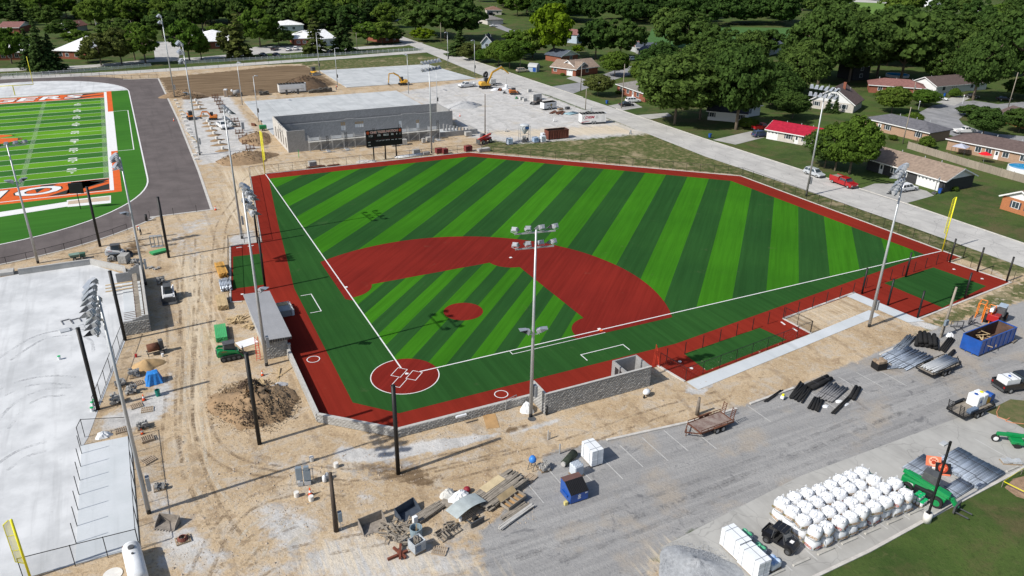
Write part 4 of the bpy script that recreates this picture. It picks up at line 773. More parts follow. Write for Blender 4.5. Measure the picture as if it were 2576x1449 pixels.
def pallet_mb(L=1.2, W=1.0):
    out = []
    for i in range(7): x = -L/2+.05+(L-.1)*i/6; out.append(('slat', (x, 0, .13), (.1, W, .022)))
    for y in (-W/2+.04, 0, W/2-.04): out.append(('bearer', (0, y, .06), (L, .07, .1)))
    return out
_pm = {}
def boxmesh(d, m):
    k = (round(d[0], 3), round(d[1], 3), round(d[2], 3), m.name)
    if k not in _pm: _pm[k] = MB().box((0, 0, 0), d).mesh('piece', m)
    return _pm[k]
def add_pallet(t, L=1.2, W=1.0, z=0, m=None):
    for nm, c, d in pallet_mb(L, W): part(t, nm, boxmesh(d, m or PALW), None, loc=(c[0], c[1], c[2]+z))
def pallet(label, xy, rz, m=None, n=1, group='loose wooden pallets'):
    t = thing('wooden_pallet', label, 'pallet', xy, rz, group)
    for k in range(n): add_pallet(t, z=k*.145, m=m)
    return t
def goods(name, label, cat, xy, rz, m, nx, ny, nz, d, gap=.02, jit=.0, base=True, drop=0., group=None, piece='block', ztop=None):
    """stack of separate pieces, usually on a pallet"""
    t = thing(name, label, cat, xy, rz, group); z0 = .0
    if base: add_pallet(t, nx*d[0]+.1, ny*d[1]+.1); z0 = .15
    me = boxmesh(d, m)
    for k in range(nz):
        for i in range(nx):
            for j in range(ny):
                if k == nz-1 and drop and rnd.random() < drop: continue
                part(t, piece, me, None, loc=((i-(nx-1)/2)*(d[0]+gap)+rnd.uniform(-jit, jit), (j-(ny-1)/2)*(d[1]+gap)+rnd.uniform(-jit, jit), z0+d[2]/2+k*(d[2]+.004)), rz=rnd.uniform(-jit, jit)*1.5)
    return t
def lumber(label, xy, rz, L, nx, nz, m, wd=.14, th=.05, jit=.12, group='lumber stacks', name='lumber_stack', bear=True, ang=.0):
    t = thing(name, label, 'lumber', xy, rz, group); z0 = 0
    if bear:
        for x in (-L*.33, L*.33): part(t, 'bearer', boxmesh((.1, nx*wd, .1), OLDW), None, loc=(x, 0, .05))
        z0 = .1
    for k in range(nz):
        for i in range(nx):
            l = L*rnd.uniform(1-jit, 1); part(t, 'board', boxmesh((round(l, 1), wd*.94, th*.92), m), None, loc=(rnd.uniform(-1, 1)*(L-l)*.5, (i-(nx-1)/2)*wd*1.02, z0+th/2+k*th*1.03), rz=rnd.uniform(-ang, ang))
    return t
def pipes(label, xy, rz, L, nx, nz, r, m, jit=.06, group='bundles of pipe', ang=0., name='pipe_bundle', straps=2, n=8):
    t = thing(name, label, 'pipes', xy, rz, group); me = MB().cyl((-L/2, 0, 0), (L/2, 0, 0), r, None, n).mesh('pipe', m, True)
    for k in range(nz):
        for i in range(nx-(k % 2 if nz < 4 else 0)): part(t, 'pipe', me, None, loc=(rnd.uniform(-jit, jit)*L, (i-(nx-1)/2+(k % 2)*.5)*r*2.04, r+.06+k*r*1.75), rz=rnd.uniform(-ang, ang))
    for x in (-L*.3, L*.3): part(t, 'bearer', boxmesh((.08, max(.2, nx*r*2), .06), OLDW), None, loc=(x, 0, .03))
    if straps:
        for x in (-L*.25, L*.25): w_ = nx*r+.02; hh = .08+nz*r*1.9; part(t, 'strap', MB().bx(x-.03, x+.03, -w_, w_, hh, hh+.015), mat('strap_band', (.05, .05, .06), .6, .1))
    return t
def heap(name, label, cat, xy, rx, ry, h, m, rz=0, n=26, rough=.16, kind=None, peak=1.25, seed=1):
    r_ = random.Random(seed); b = MB(); rings = 11; ph = [r_.uniform(0, 6.28) for _ in range(6)]; vs = [(0, 0, h)]; fs = []
    for j in range(1, rings+1):
        f = j/rings
        for i in range(n):
            a = 6.28319*i/n; k = 1+.16*math.sin(2*a+ph[0])+.1*math.sin(3*a+ph[1])+.06*math.sin(5*a+ph[2]); z = h*max(0, (1-f**peak)) if j < rings else -.06
            z += (r_.uniform(-1, 1)*rough*h*.35*(1-f*.5)+.1*h*math.sin(4*a+f*7+ph[3])*f*(1-f)) if j < rings else 0
            vs.append((rx*f*k*math.cos(a)+r_.uniform(-1, 1)*rough*.12*rx, ry*f*k*math.sin(a)+r_.uniform(-1, 1)*rough*.12*ry, max(z, -.06)))
    for i in range(n): fs.append((0, 1+i, 1+(i+1) % n))
    for j in range(rings-1):
        for i in range(n): fs.append((1+j*n+i, 1+(j+1)*n+i, 1+(j+1)*n+(i+1) % n, 1+j*n+(i+1) % n))
    b.add(vs, fs); o = single(name, b, m, label, cat, xy, rz, smooth=True); return o
def clods(par, rx, ry, h, n, m, s0=.12, s1=.4, seed=2, ox=0, oy=0, pk=1.25):
    """lumps lying on a heap, too many to count"""
    r_ = random.Random(seed); b = MB()
    for _ in range(n):
        a, f = r_.uniform(0, 6.28), math.sqrt(r_.random()); s = r_.uniform(s0, s1)*(.6 if f > .8 else 1); c = (ox+rx*f*math.cos(a), oy+ry*f*math.sin(a), max(.02, h*(1-f**pk)*1.04+.08*h*(f<.85)*(pk > 1))); k = [(r_.uniform(.6, 1)*s*x, r_.uniform(.6, 1)*s*y, r_.uniform(.5, .9)*s*z) for x, y, z in ((1, 0, 0), (-1, 0, 0), (0, 1, 0), (0, -1, 0), (0, 0, 1), (0, 0, -1))]
        b.add([(c[0]+p[0]*.5, c[1]+p[1]*.5, c[2]+p[2]*.5) for p in k], [(0, 2, 4), (2, 1, 4), (1, 3, 4), (3, 0, 4), (2, 0, 5), (1, 2, 5), (3, 1, 5), (0, 3, 5)])
    o = part(par, 'clods', b, m); o['kind'] = 'stuff'; return o
def cone(label, xy, s=1.):
    t = thing('traffic_cone', label, 'traffic cone', xy, 0, 'traffic cones'); b = MB(); b.lathe([(.16*s, .03), (.03*s, .72*s)], 10); part(t, 'cone', b, mat('cone_orange', (.85, .1, .02), .5, .05)); b = MB(); b.bx(-.2*s, .2*s, -.2*s, .2*s, 0, .035); part(t, 'base', b, mat('cone_base', (.06, .05, .05), .8, .1)); b = MB(); b.lathe([(.115*s, .3*s), (.075*s, .5*s)], 10, cap=False); part(t, 'reflective_band', b, PLASTW)
def pail(label, xy, lid=None, s=1., rz=0, group='white plastic pails', m=None):
    t = thing('plastic_pail', label, 'bucket', xy, rz, group); b = MB(); b.lathe([(.13*s, 0), (.16*s, .4*s)], 12); part(t, 'pail', b, m or PLASTW)
    if lid: b = MB(); b.lathe([(.17*s, .4*s), (.17*s, .44*s), (.15*s, .45*s)], 12); part(t, 'lid', b, lid)
def a_frame(label, xy, rz):
    t = thing('sign_barricade', label, 'barricade', xy, rz, 'white plastic barricades')
    for s in (-1, 1): b = MB(); b.add([(-.3, s*.3, 0), (.3, s*.3, 0), (.25, s*.06, 1.1), (-.25, s*.06, 1.1), (-.3, s*.26, 0), (.3, s*.26, 0), (.25, s*.02, 1.1), (-.25, s*.02, 1.1)], MB.BF); part(t, 'panel', b, PLASTW)
def wheelie_bin(label, xy, rz, m=None):
    t = thing('wheeled_bin', label, 'bin', xy, rz, 'blue wheeled bins'); b = MB(); frustum(b, -.26, .26, .24, .08, -.34, .34, .3, 1.0); part(t, 'tub', b, m or BLP); b = MB(); b.bx(-.4, .37, -.32, .32, 1.0, 1.07); part(t, 'lid', b, m or BLP); b = MB(); [b.wheel((-.3, s*.26, .13), .13, .06, 10) for s in (-1, 1)]; part(t, 'wheels', b, RUB)
def utility_pole(label, base, ht, m=None, arm=False, r=.17, trans=False, lean=(0, 0)):
    t = thing('utility_pole', label, 'utility pole', G2(*base) if isinstance(base, tuple) else base, 0, 'wooden utility poles'); b = MB(); b.cyl((0, 0, 0), (lean[0], lean[1], ht), r, r*.65, 10); part(t, 'pole', b, m or WOODP, True)
    if arm: b = MB(); b.bar((-1.1, 0, ht-.5), (1.1, 0, ht-.5), .12); [b.cyl((x, 0, ht-.45), (x, 0, ht-.2), .06, None, 6) for x in (-1, -.4, .4, 1)]; part(t, 'crossarm', b, OLDW)
    if trans: b = MB(); b.cyl((.35, 0, ht-2.4), (.35, 0, ht-1.5), .22, None, 10); part(t, 'transformer', b, HOUS)
    return t
def blob_sheet(name, label, cat, xy, rx, ry, h, m, seed=1, group=None, rz=0):
    """crumpled heap of sheeting"""
    r_ = random.Random(seed); b = MB(); n, rg = 18, 6; vs = [(0, 0, h)]; fs = []
    for j in range(1, rg+1):
        for i in range(n):
            a = 6.283*i/n; f = j/rg; fold = .15*h*math.sin(i*2.1+j*.8+seed)*(f if j < rg else 0); k = 1+.12*math.sin(3*a+seed)+r_.uniform(-.08, .08)
            vs.append((rx*f*k*math.cos(a), ry*f*k*math.sin(a), max(.0, h*(1-f**2.2)+fold+r_.uniform(-.06, .06)*h) if j < rg else 0))
    for i in range(n): fs.append((0, 1+i, 1+(i+1) % n))
    for j in range(rg-1):
        for i in range(n): fs.append((1+j*n+i, 1+(j+1)*n+i, 1+(j+1)*n+(i+1) % n, 1+j*n+(i+1) % n))
    b.add(vs, fs); return single(name, b, m, label, cat, xy, rz, group)
def person(label, xy, rz, top, legs, hat, bend=0.):
    t = thing('person', label, 'person', xy, rz, 'workers on the site'); me = bpy.data.meshes.new('body')
    fx = math.sin(bend)*.5; sh = (fx, 0, 1.42-abs(bend)*.25)
    V = [(0, 0, .95), (fx*.5, 0, 1.2-abs(bend)*.1), sh, (fx*1.15, 0, 1.52-abs(bend)*.3), (0, .1, .9), (.04, .12, .5), (0, .13, .05), (.14, .13, .03), (0, -.1, .9), (-.02, -.12, .5), (-.06, -.13, .05), (.08, -.13, .03), (fx, .2, 1.4-abs(bend)*.25), (fx+.05, .26, 1.12-abs(bend)*.2), (fx+.2, .24, .92-abs(bend)*.2), (fx, -.2, 1.4-abs(bend)*.25), (fx+.05, -.26, 1.12-abs(bend)*.2), (fx+.18, -.22, .92-abs(bend)*.2)]
    E = [(0, 1), (1, 2), (2, 3), (0, 4), (4, 5), (5, 6), (6, 7), (0, 8), (8, 9), (9, 10), (10, 11), (2, 12), (12, 13), (13, 14), (2, 15), (15, 16), (16, 17)]; RA = [.14, .15, .13, .06, .1, .075, .055, .05, .1, .075, .055, .05, .075, .055, .045, .075, .055, .045]
    me.from_pydata(V, E, []); o = obj('body', me, t); o.modifiers.new('skin', 'SKIN'); o.modifiers.new('sub', 'SUBSURF').levels = 1
    sv = me.skin_vertices[0].data if me.skin_vertices else None
    if sv:
        for k, r_ in enumerate(RA): sv[k].radius = (r_, r_)
        sv[0].use_root = True
    me.materials.append(legs); hx, hz = fx*1.25, 1.66-abs(bend)*.35
    b = MB(); b.ell((fx*.5, 0, 1.22-abs(bend)*.12), (.19, .24, .32), 12, 8); part(t, 'work_top', b, top, True); b = MB(); b.ell((hx, 0, hz), (.1, .085, .13), 10, 8); b.box((hx+.1, 0, hz-.01), (.04, .03, .05)); part(t, 'head', b, mat('skin_tone', (.42, .25, .17), .6, .05), True); b = MB(); b.ell((hx, 0, hz+.04), (.13, .12, .11), 10, 4, 0); b.cyl((hx, 0, hz+.03), (hx, 0, hz+.05), .16, None, 12); part(t, 'hard_hat', b, hat, True)
# ---------------------------------------------------------------- the building site behind the outfield
def T(c, r, x, y): return (644*c+x/4, 362.25*r+y/4)
def cA(x, y): return (1265+x*.11024, 204.4+y*.11024)
def cB(x, y): return (1137.2+x*.08433, 172.5+y*.08433)
def cC(x, y): return (664.4+x*.07937, 191.7+y*.07937)
def cD(x, y): return (242.8+x*.1323, 638.9+y*.1323)
def cE(x, y): return (536.7+x*.2646, 638.9+y*.2646)
def cF(x, y): return (945.6+x*.1587, 1188.3+y*.1587)
def cG(x, y): return (434.5+x*.1587, 178.9+y*.1587)
def cH(x, y): return (753.9+x*.1736, 306.7+y*.1736)
def SP(p, q_, d=0., zz=0.):
    """a side measured along the ground from p to q: its middle (pushed d away from the camera), heading and length"""
    a, b = G(*p), G(*q_); c = (a+b)/2; v = b-a; n = Vector((-v.y, v.x, 0)).normalized()
    if n.dot(c-Vector((CAMP.x, CAMP.y, 0))) < 0: n = -n
    c += n*d; return (c.x, c.y), math.atan2(v.y, v.x), v.length
def GY(u, v, y):
    d = CR*((u-1288)/FOC)-CU*((v-724.5)/FOC)+CF; p = CAMP+d*((y-CAMP.y)/d.y); return p.x, p.z
SLAB = road_mat('slab_concrete', (.41, .43, .44), (.51, .53, .54), .05, .9)
t = thing('concrete_slab', 'large pale concrete slab behind the block building', 'slab', (8, 126)); 
for i in range(8):
    for j in range(2): part(t, 'slab_panel', MB().bx(.04+i*6.1, 6.06+i*6.1, .6+j*23.3, 23.8+j*23.3, 0, .15), SLAB)
t = thing('concrete_slab', 'far pale concrete slab near the street corner', 'slab', (43.2, 185)); 
for i in range(8):
    w0, w1 = i/8, (i+1)/8
    for j in range(2):
        y0, y1 = j*19, j*19+18.94; L0 = 48-4.9*y0/38; L1 = 48-4.9*y1/38; part(t, 'slab_panel', MB().prism([(w0*L0, y0), (w1*L0-.05, y0), (w1*L1-.05, y1), (w0*L1, y1)], 0, .15), SLAB)
# block building
t = thing('block_building', 'unfinished grey block building without a roof behind left centre', 'building', (0, 0)); H_ = 5.05
def wallq(x0, x1, y0, y1, z1, nm='wall', m=CMU, z0=0): return part(t, nm, MB().bx(x0, x1, y0, y1, z0, z1), m)
wallq(8.6, 54, 108.1, 125, .12, 'floor_slab', SLAB)
wallq(8.2, 8.5, 107.9, 125.4, H_, 'side_wall', block_mat('sunlit_block', (.52, .5, .47), (.4, .39, .37))); wallq(8.5, 52.6, 125.1, 125.4, H_, 'rear_wall'); wallq(8.2, 12.4, 107.6, 107.9, H_, 'corner_wall'); wallq(52.6, 52.9, 116.3, 125.4, H_, 'side_wall')  # left wall is the same block, with its sunlight put into a paler colour
wallq(12.4, 46.5, 107.6, 107.9, 2.5, 'front_wall'); wallq(46.5, 57.2, 107.6, 107.9, 1.3, 'front_wall'); wallq(56.9, 57.2, 107.9, 113, 1.2, 'side_wall')
ops = []
for a, b_ in ((T(1, 0, 850, 1230), T(1, 0, 905, 1310)), (T(1, 0, 993, 1226), T(1, 0, 1085, 1276)), (T(1, 0, 1436, 1216), T(1, 0, 1472, 1300)), (T(1, 0, 1610, 1206), T(1, 0, 1645, 1286))):
    (x0, z1), (x1, z0) = GY(*a, 116), GY(*b_, 116); ops.append((min(x0, x1), max(x0, x1), max(.15, z0), z1))
xs = [8.5]+[v for o_ in sorted(ops) for v in o_[:2]]+[53.6]
for k in range(0, len(xs), 2): wallq(xs[k], xs[k+1], 116, 116.3, H_-.25*(k % 4 == 0)-.1, 'cross_wall')
PANELW = mat('insulation_panel', (.72, .72, .7), .6, .06); BLANK = mat('plywood', (.42, .3, .18), .85, .15, 2)
for k, (x0, x1, z0, z1) in enumerate(sorted(ops)):
    if z0 > .3: wallq(x0, x1, 116, 116.3, z0, 'sill_wall')
    wallq(x0, x1, 116, 116.3, H_-.3, 'lintel_wall', CMU, z1)
    n = (2, 4, 1, 2)[k]
    for i in range(n):
        xa, xb = x0+(x1-x0)*i/n, x0+(x1-x0)*(i+1)/n; part(t, 'opening_panel', MB().bx(xa+.05, xb-.05, 116.1, 116.16, z0, z0+(z1-z0)*(.55 if k != 2 else 1)), PANELW)
        if k != 2: part(t, 'opening_panel', MB().bx(xa+.06, xb-.06, 116.1, 116.15, z0+(z1-z0)*.58, z1), BLANK)
for k in range(5): part(t, 'narrow_window', MB().bx(8.16, 8.2, 109.2+k*3.1, 110.0+k*3.1, .8, 3.2), mat('dark_opening', (.1, .085, .075), .8, .2))
for k in range(9): part(t, 'block_pier', MB().bx(50+k*.75, 50.4+k*.75, 113.6-k*.5, 114-k*.5, .12, 1.9-.12*k), CMU)
for k in range(7): part(t, 'bond_beam_course', MB().bx(8.5+k*6.3, 8.5+k*6.3+5.9, 125.06, 125.1, 3.0, 3.2), mat('dark_block', (.22, .22, .225), .9, .1))
# scaffold along the front wall
t = thing('scaffold', 'galvanised scaffold with plank decks along the front block wall', 'scaffold', (13, 106.2)); SC = mat('scaffold_tube', (.5, .51, .52), .45, .12, 1, metal=.3)
for k in range(13):
    x = k*2.75
    for y in (0, 1.1): part(t, 'standard', MB().cyl((x, y, 0), (x, y, 3.4+.4*(k % 3 == 0)), .05, None, 6), SC)
    part(t, 'ledger', MB().bar((x, 0, 2.2), (x, 1.1, 2.2), .06), SC)
for k in range(12):
    x = k*2.75
    for y in (.15, .5, .85): part(t, 'plank', MB().bx(x-.1, x+2.8, y-.15, y+.15, 2.24+.012*(k % 2), 2.29+.012*(k % 2)), mat('scaffold_plank', (.55, .54, .5), .85, .15, 1, orand=.25))
    part(t, 'guard_rail', MB().bar((x, 0, 3.2), (x+2.75, 0, 3.2), .05), SC); part(t, 'brace', MB().bar((x, 0, .1), (x+2.75, 0, 2.1), .04), SC)
    if k % 3 != 1: part(t, 'debris_sheet', MB().bx(x+.1, x+2.6, 1.2, 1.23, 2.35, 3.1), PLASTW)
def mast(label, xy, ht):
    m_ = thing('scaffold_mast', label, 'mast', xy, R(0), 'scaffold masts'); b = MB()
    for dx, dy in ((-.2, -.2), (.2, -.2), (.2, .2), (-.2, .2)): b.bar((dx, dy, .2), (dx, dy, ht), .06)
    for k in range(int(ht/.45)): z = .3+k*.45; b.bar((-.2, -.2, z), (.2, -.2, z+.4), .035); b.bar((.2, .2, z), (-.2, .2, z+.4), .035)
    part(m_, 'lattice', b, DKG); b = MB(); b.bar((-1.5, -1, .12), (1.5, -1, .12), .12); b.bar((-1.5, 1, .12), (1.5, 1, .12), .12); b.bx(-.4, .4, -1, 1, .1, .3); part(m_, 'outrigger', b, SC)
for lb, x, h in (('dark lattice mast at the left end of the scaffold', 17, 3.9), ('dark lattice mast just left of the scoreboard', 21.5, 4.4), ('dark lattice mast rising above the scoreboard', 28.4, 4.6), ('dark lattice mast right of the scoreboard', 35, 5), ('dark lattice mast near the low right wall', 45, 5.2)): mast(lb, (x, 104.9), h)
# goods along the outfield fence
BR = mat('red_brick_pack', (.22, .045, .045), .9, .2, 3, orand=.2)
def GS(lb, p, rz, m, nx, ny, nz, d, nm='block_pallet', cat='block pallet', grp='pallets of block behind the outfield', **k): return goods(nm, lb, cat, G2(*p), rz, m, nx, ny, nz, d, group=grp, **k)
GS('low white block pallet under the left end of the scoreboard', cH(1020, 375), 0, CEM, 3, 2, 3, (.4, .4, .2)); GS('white block pallet under the right end of the scoreboard', cH(1365, 350), .1, CEM, 3, 3, 4, (.4, .35, .2)); GS('tallest grey block pallet right of the scoreboard', cH(1515, 330), -.1, CEM, 3, 3, 6, (.42, .4, .2))
GS('grey block pallet directly behind the outfield fence near the light pole', cH(1690, 468), 0, CEM, 4, 3, 5, (.4, .4, .2)); GS('grey block pallet touching the foot of the light pole', cH(1835, 478), .05, CEM, 4, 2, 3, (.4, .4, .2)); GS('slim grey pallet with a green cloth nearby', cH(1797, 305), 0, CEM, 2, 2, 5, (.4, .4, .2)); GS('square grey block pallet behind the light pole', cH(1872, 285), 0, CEM, 3, 3, 5, (.4, .4, .2)); GS('block pallet at the right end of the low wall', cH(2440, 205), 0, CEM, 4, 3, 5, (.4, .4, .2))
GS('left one of the two dark red brick packs behind the fence', cH(2020, 455), .05, BR, 4, 3, 5, (.4, .4, .22)); GS('right one of the two dark red brick packs behind the fence', cH(2105, 460), .05, BR, 3, 3, 5, (.4, .4, .22)); GS('dark red brick pack beside the fence corner', cH(2440, 425), .1, BR, 4, 3, 5, (.42, .4, .24))
GS('small grey block cube behind the left field fence', T(1, 1, 570, 225), .05, CEM, 4, 3, 5, (.4, .4, .2)); GS('pale lumber wrapped pack by the red telehandler', T(1, 1, 2290, 75), .1, CAPM, 6, 2, 3, (.5, .6, .22), nm='wrapped_pack', cat='pack')
lumber('rusty red beams on the dirt behind the left field fence', G2(*T(1, 1, 600, 235)), .1, 5, 4, 1, RUST, .3, .15, .4, name='steel_beams', group='beams behind the fence'); lumber('short rusty beams beside the grey block cube', G2(*T(1, 1, 780, 218)), .05, 3, 3, 1, RUST, .3, .12, .3, name='steel_beams', group='beams behind the fence')
pipes('white plastic wrapped pipes behind the fence right of the scoreboard', G2(*cH(1590, 505)), .05, 6.5, 5, 2, .12, PLASTW)
for k, x in enumerate((900, 960, 1030)): blob_sheet('stone_rubble', ('left', 'middle', 'right')[k]+' clump of pale stone rubble at the foot of the fence', 'rubble', G2(*cH(x, 578)), 1.5, .6, .45, mat('rubble_stone', (.5, .49, .47), .9, .3, 3, .03), k+3, 'stone rubble by the scoreboard')
b = MB(); b.bx(-.05, .05, -.05, .05, 0, 1.9); single('survey_stake', b, mat('green_stake', (.02, .5, .1), .6, .1), 'bright green stake standing in the dirt behind left field', 'stake', G2(*T(1, 1, 433, 138)))
# dirt heaps
EARTH = mat('fresh_earth', (.27, .185, .11), .97, .22, .8, .12, 3); DEARTH = mat('dark_earth', (.115, .075, .045), .97, .3, .9, .15, 3); SAND = mat('building_sand', (.46, .31, .155), .95, .1, 1.5, .03); GRVH = mat('heap_gravel', (.42, .425, .43), .95, .12, 2.5, .06, 9); CLOD = mat('earth_clod', (.25, .18, .11), .97, .3, .5, c2=(.13, .09, .055))
for lb, p, rx, ry, h, m, sd in (('low tan dirt heap between the footings and the block building', cG(1330, 1080), 3.5, 8, 1.6, EARTH, 1), ('tan dirt heap beside the slim left foul pole', cG(1180, 1400), 7, 4.5, 1.9, EARTH, 2), ('dirt heap at the foot of the far track light pole', T(0, 0, 1830, 960), 6, 5, 1.8, EARTH, 3), ('small dark earth heap behind the footing rows', cG(350, 425), 3.5, 2.5, 1.1, DEARTH, 4)):
    o = heap('dirt_heap', lb, 'dirt heap', G2(*p), rx, ry, h, m, seed=sd); clods(o, rx, ry, h, 260, CLOD, .15, .5, sd)
o = heap('dirt_heap', 'large dark earth mound behind the long white trailer', 'dirt heap', G2(*cC(1300, 330)), 9.5, 6.5, 3.4, DEARTH, seed=6); clods(o, 9, 6, 3.4, 400, mat('dark_clod', (.075, .05, .032), .97, .3, 3), .2, .6, 6)
heap('gravel_heap', 'grey gravel heap on the pale yard behind the block building', 'gravel heap', G2(*cB(330, 1130)), 5.5, 4.2, 1.7, GRVH, seed=8); heap('gravel_heap', 'darker small gravel heap right of the big one', 'gravel heap', G2(*cB(560, 1100)), 3.2, 2.4, 1.1, mat('dark_gravel', (.26, .265, .27), .95, .15, 3, .05), seed=9)
# footing rows beside the track
FTG = mat('footing_concrete', (.66, .65, .62), .85, .08, 2)
sq = MB().bx(-.4, .4, -.4, .4, 0, .35).mesh('footing', FTG); cy = MB().cyl((0, 0, 0), (0, 0, 1.05), .36, .36, 14).mesh('footing_pier', FTG, False)
R1 = [(40, 465), (70, 518), (95, 575), (120, 635), (145, 690), (165, 740), (195, 795), (220, 858), (250, 920), (270, 970), (305, 1045), (340, 1125), (375, 1210), (410, 1295), (345, 1335), (370, 1400)]
nth = ['first', 'second', 'third', 'fourth', 'fifth', 'sixth', 'seventh', 'eighth', 'ninth', 'tenth', 'eleventh', 'twelfth', 'thirteenth', 'fourteenth', 'fifteenth', 'sixteenth', 'seventeenth', 'eighteenth', 'nineteenth', 'twentieth']+['twenty '+k for k in ('first', 'second', 'third', 'fourth', 'fifth', 'sixth', 'seventh', 'eighth', 'ninth')]
for i, p in enumerate(R1[::-1]): o = part(None, 'footing', sq, None); o.location = (*G2(*cG(*p)), 0); tag(o, f'square white footing beside the track, {nth[i]} from the near end', 'footing', 'square footings along the track')
R2 = [(365, 495), (395, 540), (430, 605), (480, 715), (560, 825), (590, 878), (617, 945), (660, 1020), (700, 1100), (748, 1170), (797, 1262)]
for i, p in enumerate(R2[::-1]):
    o = part(None, 'footing_pier', cy, None); o.location = (*G2(*cG(*p)), 0); tag(o, f'round white pier standing in loose earth, {nth[i]} from the near end', 'pier', 'round piers in the middle row')
    h = heap('earth_ring', f'loose earth round the {nth[i]} white pier from the near end', 'dirt heap', G2(*cG(p[0], p[1])), 1.9, 1.1, .45, EARTH, seed=20+i, n=16); h['group'] = 'earth round the piers'
for i, p in enumerate([(675, 420), (715, 475), (750, 530), (785, 590), (805, 650), (985, 800), (1010, 880), (1060, 985), (1110, 1070), (1170, 1150), (1230, 1235)][::-1]):
    q_ = thing('rebar_cage', f'rusty rebar cage over a footing pit, {nth[i]} from the near end', 'rebar cage', G2(*cG(*p)), 0, 'rebar cages beside the dirt lane')
    for z in (.25, .75): part(q_, 'hoop', MB().tube([(-.9, -.4, z), (.9, -.4, z), (.9, .4, z), (-.9, .4, z), (-.9, -.4, z)], .05, 5), RUST)
    for x in (-.9, 0, .9): part(q_, 'upright', MB().tube([(x, -.4, 0), (x, -.4, 1.1)], .05, 5), RUST); part(q_, 'upright', MB().tube([(x, .4, 0), (x, .4, 1.1)], .05, 5), RUST)
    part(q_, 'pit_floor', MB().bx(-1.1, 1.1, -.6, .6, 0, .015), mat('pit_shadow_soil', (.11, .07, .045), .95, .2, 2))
lumber('form boards beside the square footings', G2(*cG(150, 640)), R(98), 9, 2, 1, WOOD, .12, .08, .3); lumber('line of form boards beside the near square footings', G2(*cG(310, 1060)), R(97), 14, 2, 1, WOOD, .12, .08, .3)
# machines there
excavator('orange mini excavator working between the pier rows', G2(*cG(640, 770)), R(168), ORP, .8, 0, ((.4, 1.1), (1.4, 2.8), (3.2, 2.9)), ((3.2, 2.9), (3.9, 1.2)), cabside=-1)
skid_steer('orange compact loader parked beside the track edge', G2(*cG(290, 755)), R(-85), ORP, None, True, 'bucket')
car('white pickup truck parked between the piers and rebar cages', G2(*cG(800, 900)), R(-82), 'pickup', WPT, 5.6, 2)
t = thing('portable_toilet', 'tan portable toilet with a white roof beyond the footing rows', 'toilet', G2(*cG(848, 405)), R(-20)); b = MB(); b.bx(-.55, .55, -.55, .55, .05, 2.1); part(t, 'cabin', b, mat('tan_plastic', (.42, .3, .2), .6, .1)); b = MB(); b.prof([(-.6, 2.1), (.6, 2.1), (.4, 2.35), (-.4, 2.35)], -.6, .6); part(t, 'roof', b, PLASTW); b = MB(); b.bx(-.35, .35, -.58, -.555, .15, 1.95); part(t, 'door', b, mat('grey_door', (.22, .18, .15), .6, .1))
t = thing('mortar_mixer', 'grey towed mixer beside the portable toilet', 'mixer', G2(*cG(1010, 400)), R(5)); wheels(t, (-.2,), .8, .38, .22); b = MB(); b.cyl((-.9, 0, 1.2), (1.1, 0, 1.5), .75, .6, 14); part(t, 'drum', b, mat('dusty_grey', (.3, .3, .3), .7, .2), True); b = MB(); b.bar((-1.6, 0, .5), (1.4, 0, .5), .15); b.bar((-1, 0, .5), (-1, 0, 1.1), .1); part(t, 'frame', b, DKG); b = MB(); b.ell((-1.2, 0, 1.9), (.35, .35, .4), 10, 6); part(t, 'hopper', b, PLASTW)
t = thing('electrical_cabinet', 'grey electrical cabinet standing among the rebar cages', 'cabinet', G2(*cG(1118, 945)), R(8)); b = MB(); b.bx(-.35, .35, -.2, .2, .4, 2.2); b.bx(-.3, -.22, -.1, .1, 0, .4); b.bx(.22, .3, -.1, .1, 0, .4); part(t, 'cabinet', b, mat('grey_cabinet')); b = MB(); b.bx(-.3, -.02, -.22, -.205, .5, 2.1); b.bx(.02, .3, -.22, -.205, .5, 2.1); part(t, 'door', b, mat('cabinet_door', (.36, .38, .4), .5, .1))
t = thing('light_plant', 'bright green light plant on the dirt beside the building corner', 'generator', G2(*cG(1435, 940)), R(0)); b = MB(); b.bx(-.9, .9, -.55, .55, .45, 1.4); part(t, 'enclosure', b, GRNP, bev=.06); wheels(t, (0,), .6, .32, .2); b = MB(); b.bar((-.2, 0, 1.4), (-.2, 0, 2.5), .1); b.box((-.2, 0, 2.5), (.3, 1.2, .25)); part(t, 'folded_mast', b, DKG)
part_ = bucket_mb(1.2, .8, .8, 5); single('excavator_bucket', part_, RUST, 'loose excavator bucket on the dirt near the cabinet', 'bucket', G2(*cG(1275, 870)), R(40))
# trailers and goods behind the slab
c_, a_, L_ = SP(cC(490, 572), cC(1375, 512), 1.2); box_trailer('long white box trailer in front of the dark mound', c_, a_, L_, 2.4, 3.0, WPT, 2, True, .86)
for lb, p, nx, nz in (('dark formwork stack left of the long white trailer', cC(0, 590), 3, 3), ('dark stacked forms right of the long white trailer', cC(1560, 520), 3, 3), ('larger dark formwork stack right of the trailer', cC(1900, 500), 5, 4)): goods('formwork_stack', lb, 'formwork', G2(*p), .05, mat('form_panel', (.12, .11, .095), .85, .3, 2, orand=.3), nx, 2, nz, (1.0, .9, .3), jit=.08, drop=.4, group='formwork behind the slab')
for lb, p in (('left plank trestle in front of the long trailer', cC(720, 585)), ('right plank trestle in front of the long trailer', cC(1080, 560))):
    t = thing('plank_trestle', lb, 'trestle', G2(*p), 0, 'plank trestles'); part(t, 'plank', MB().bx(-1.9, 1.9, -.15, .15, 1.55, 1.62), OLDW); part(t, 'stand', MB().bx(-.3, .3, -.3, .3, 0, 1.55), DKG)
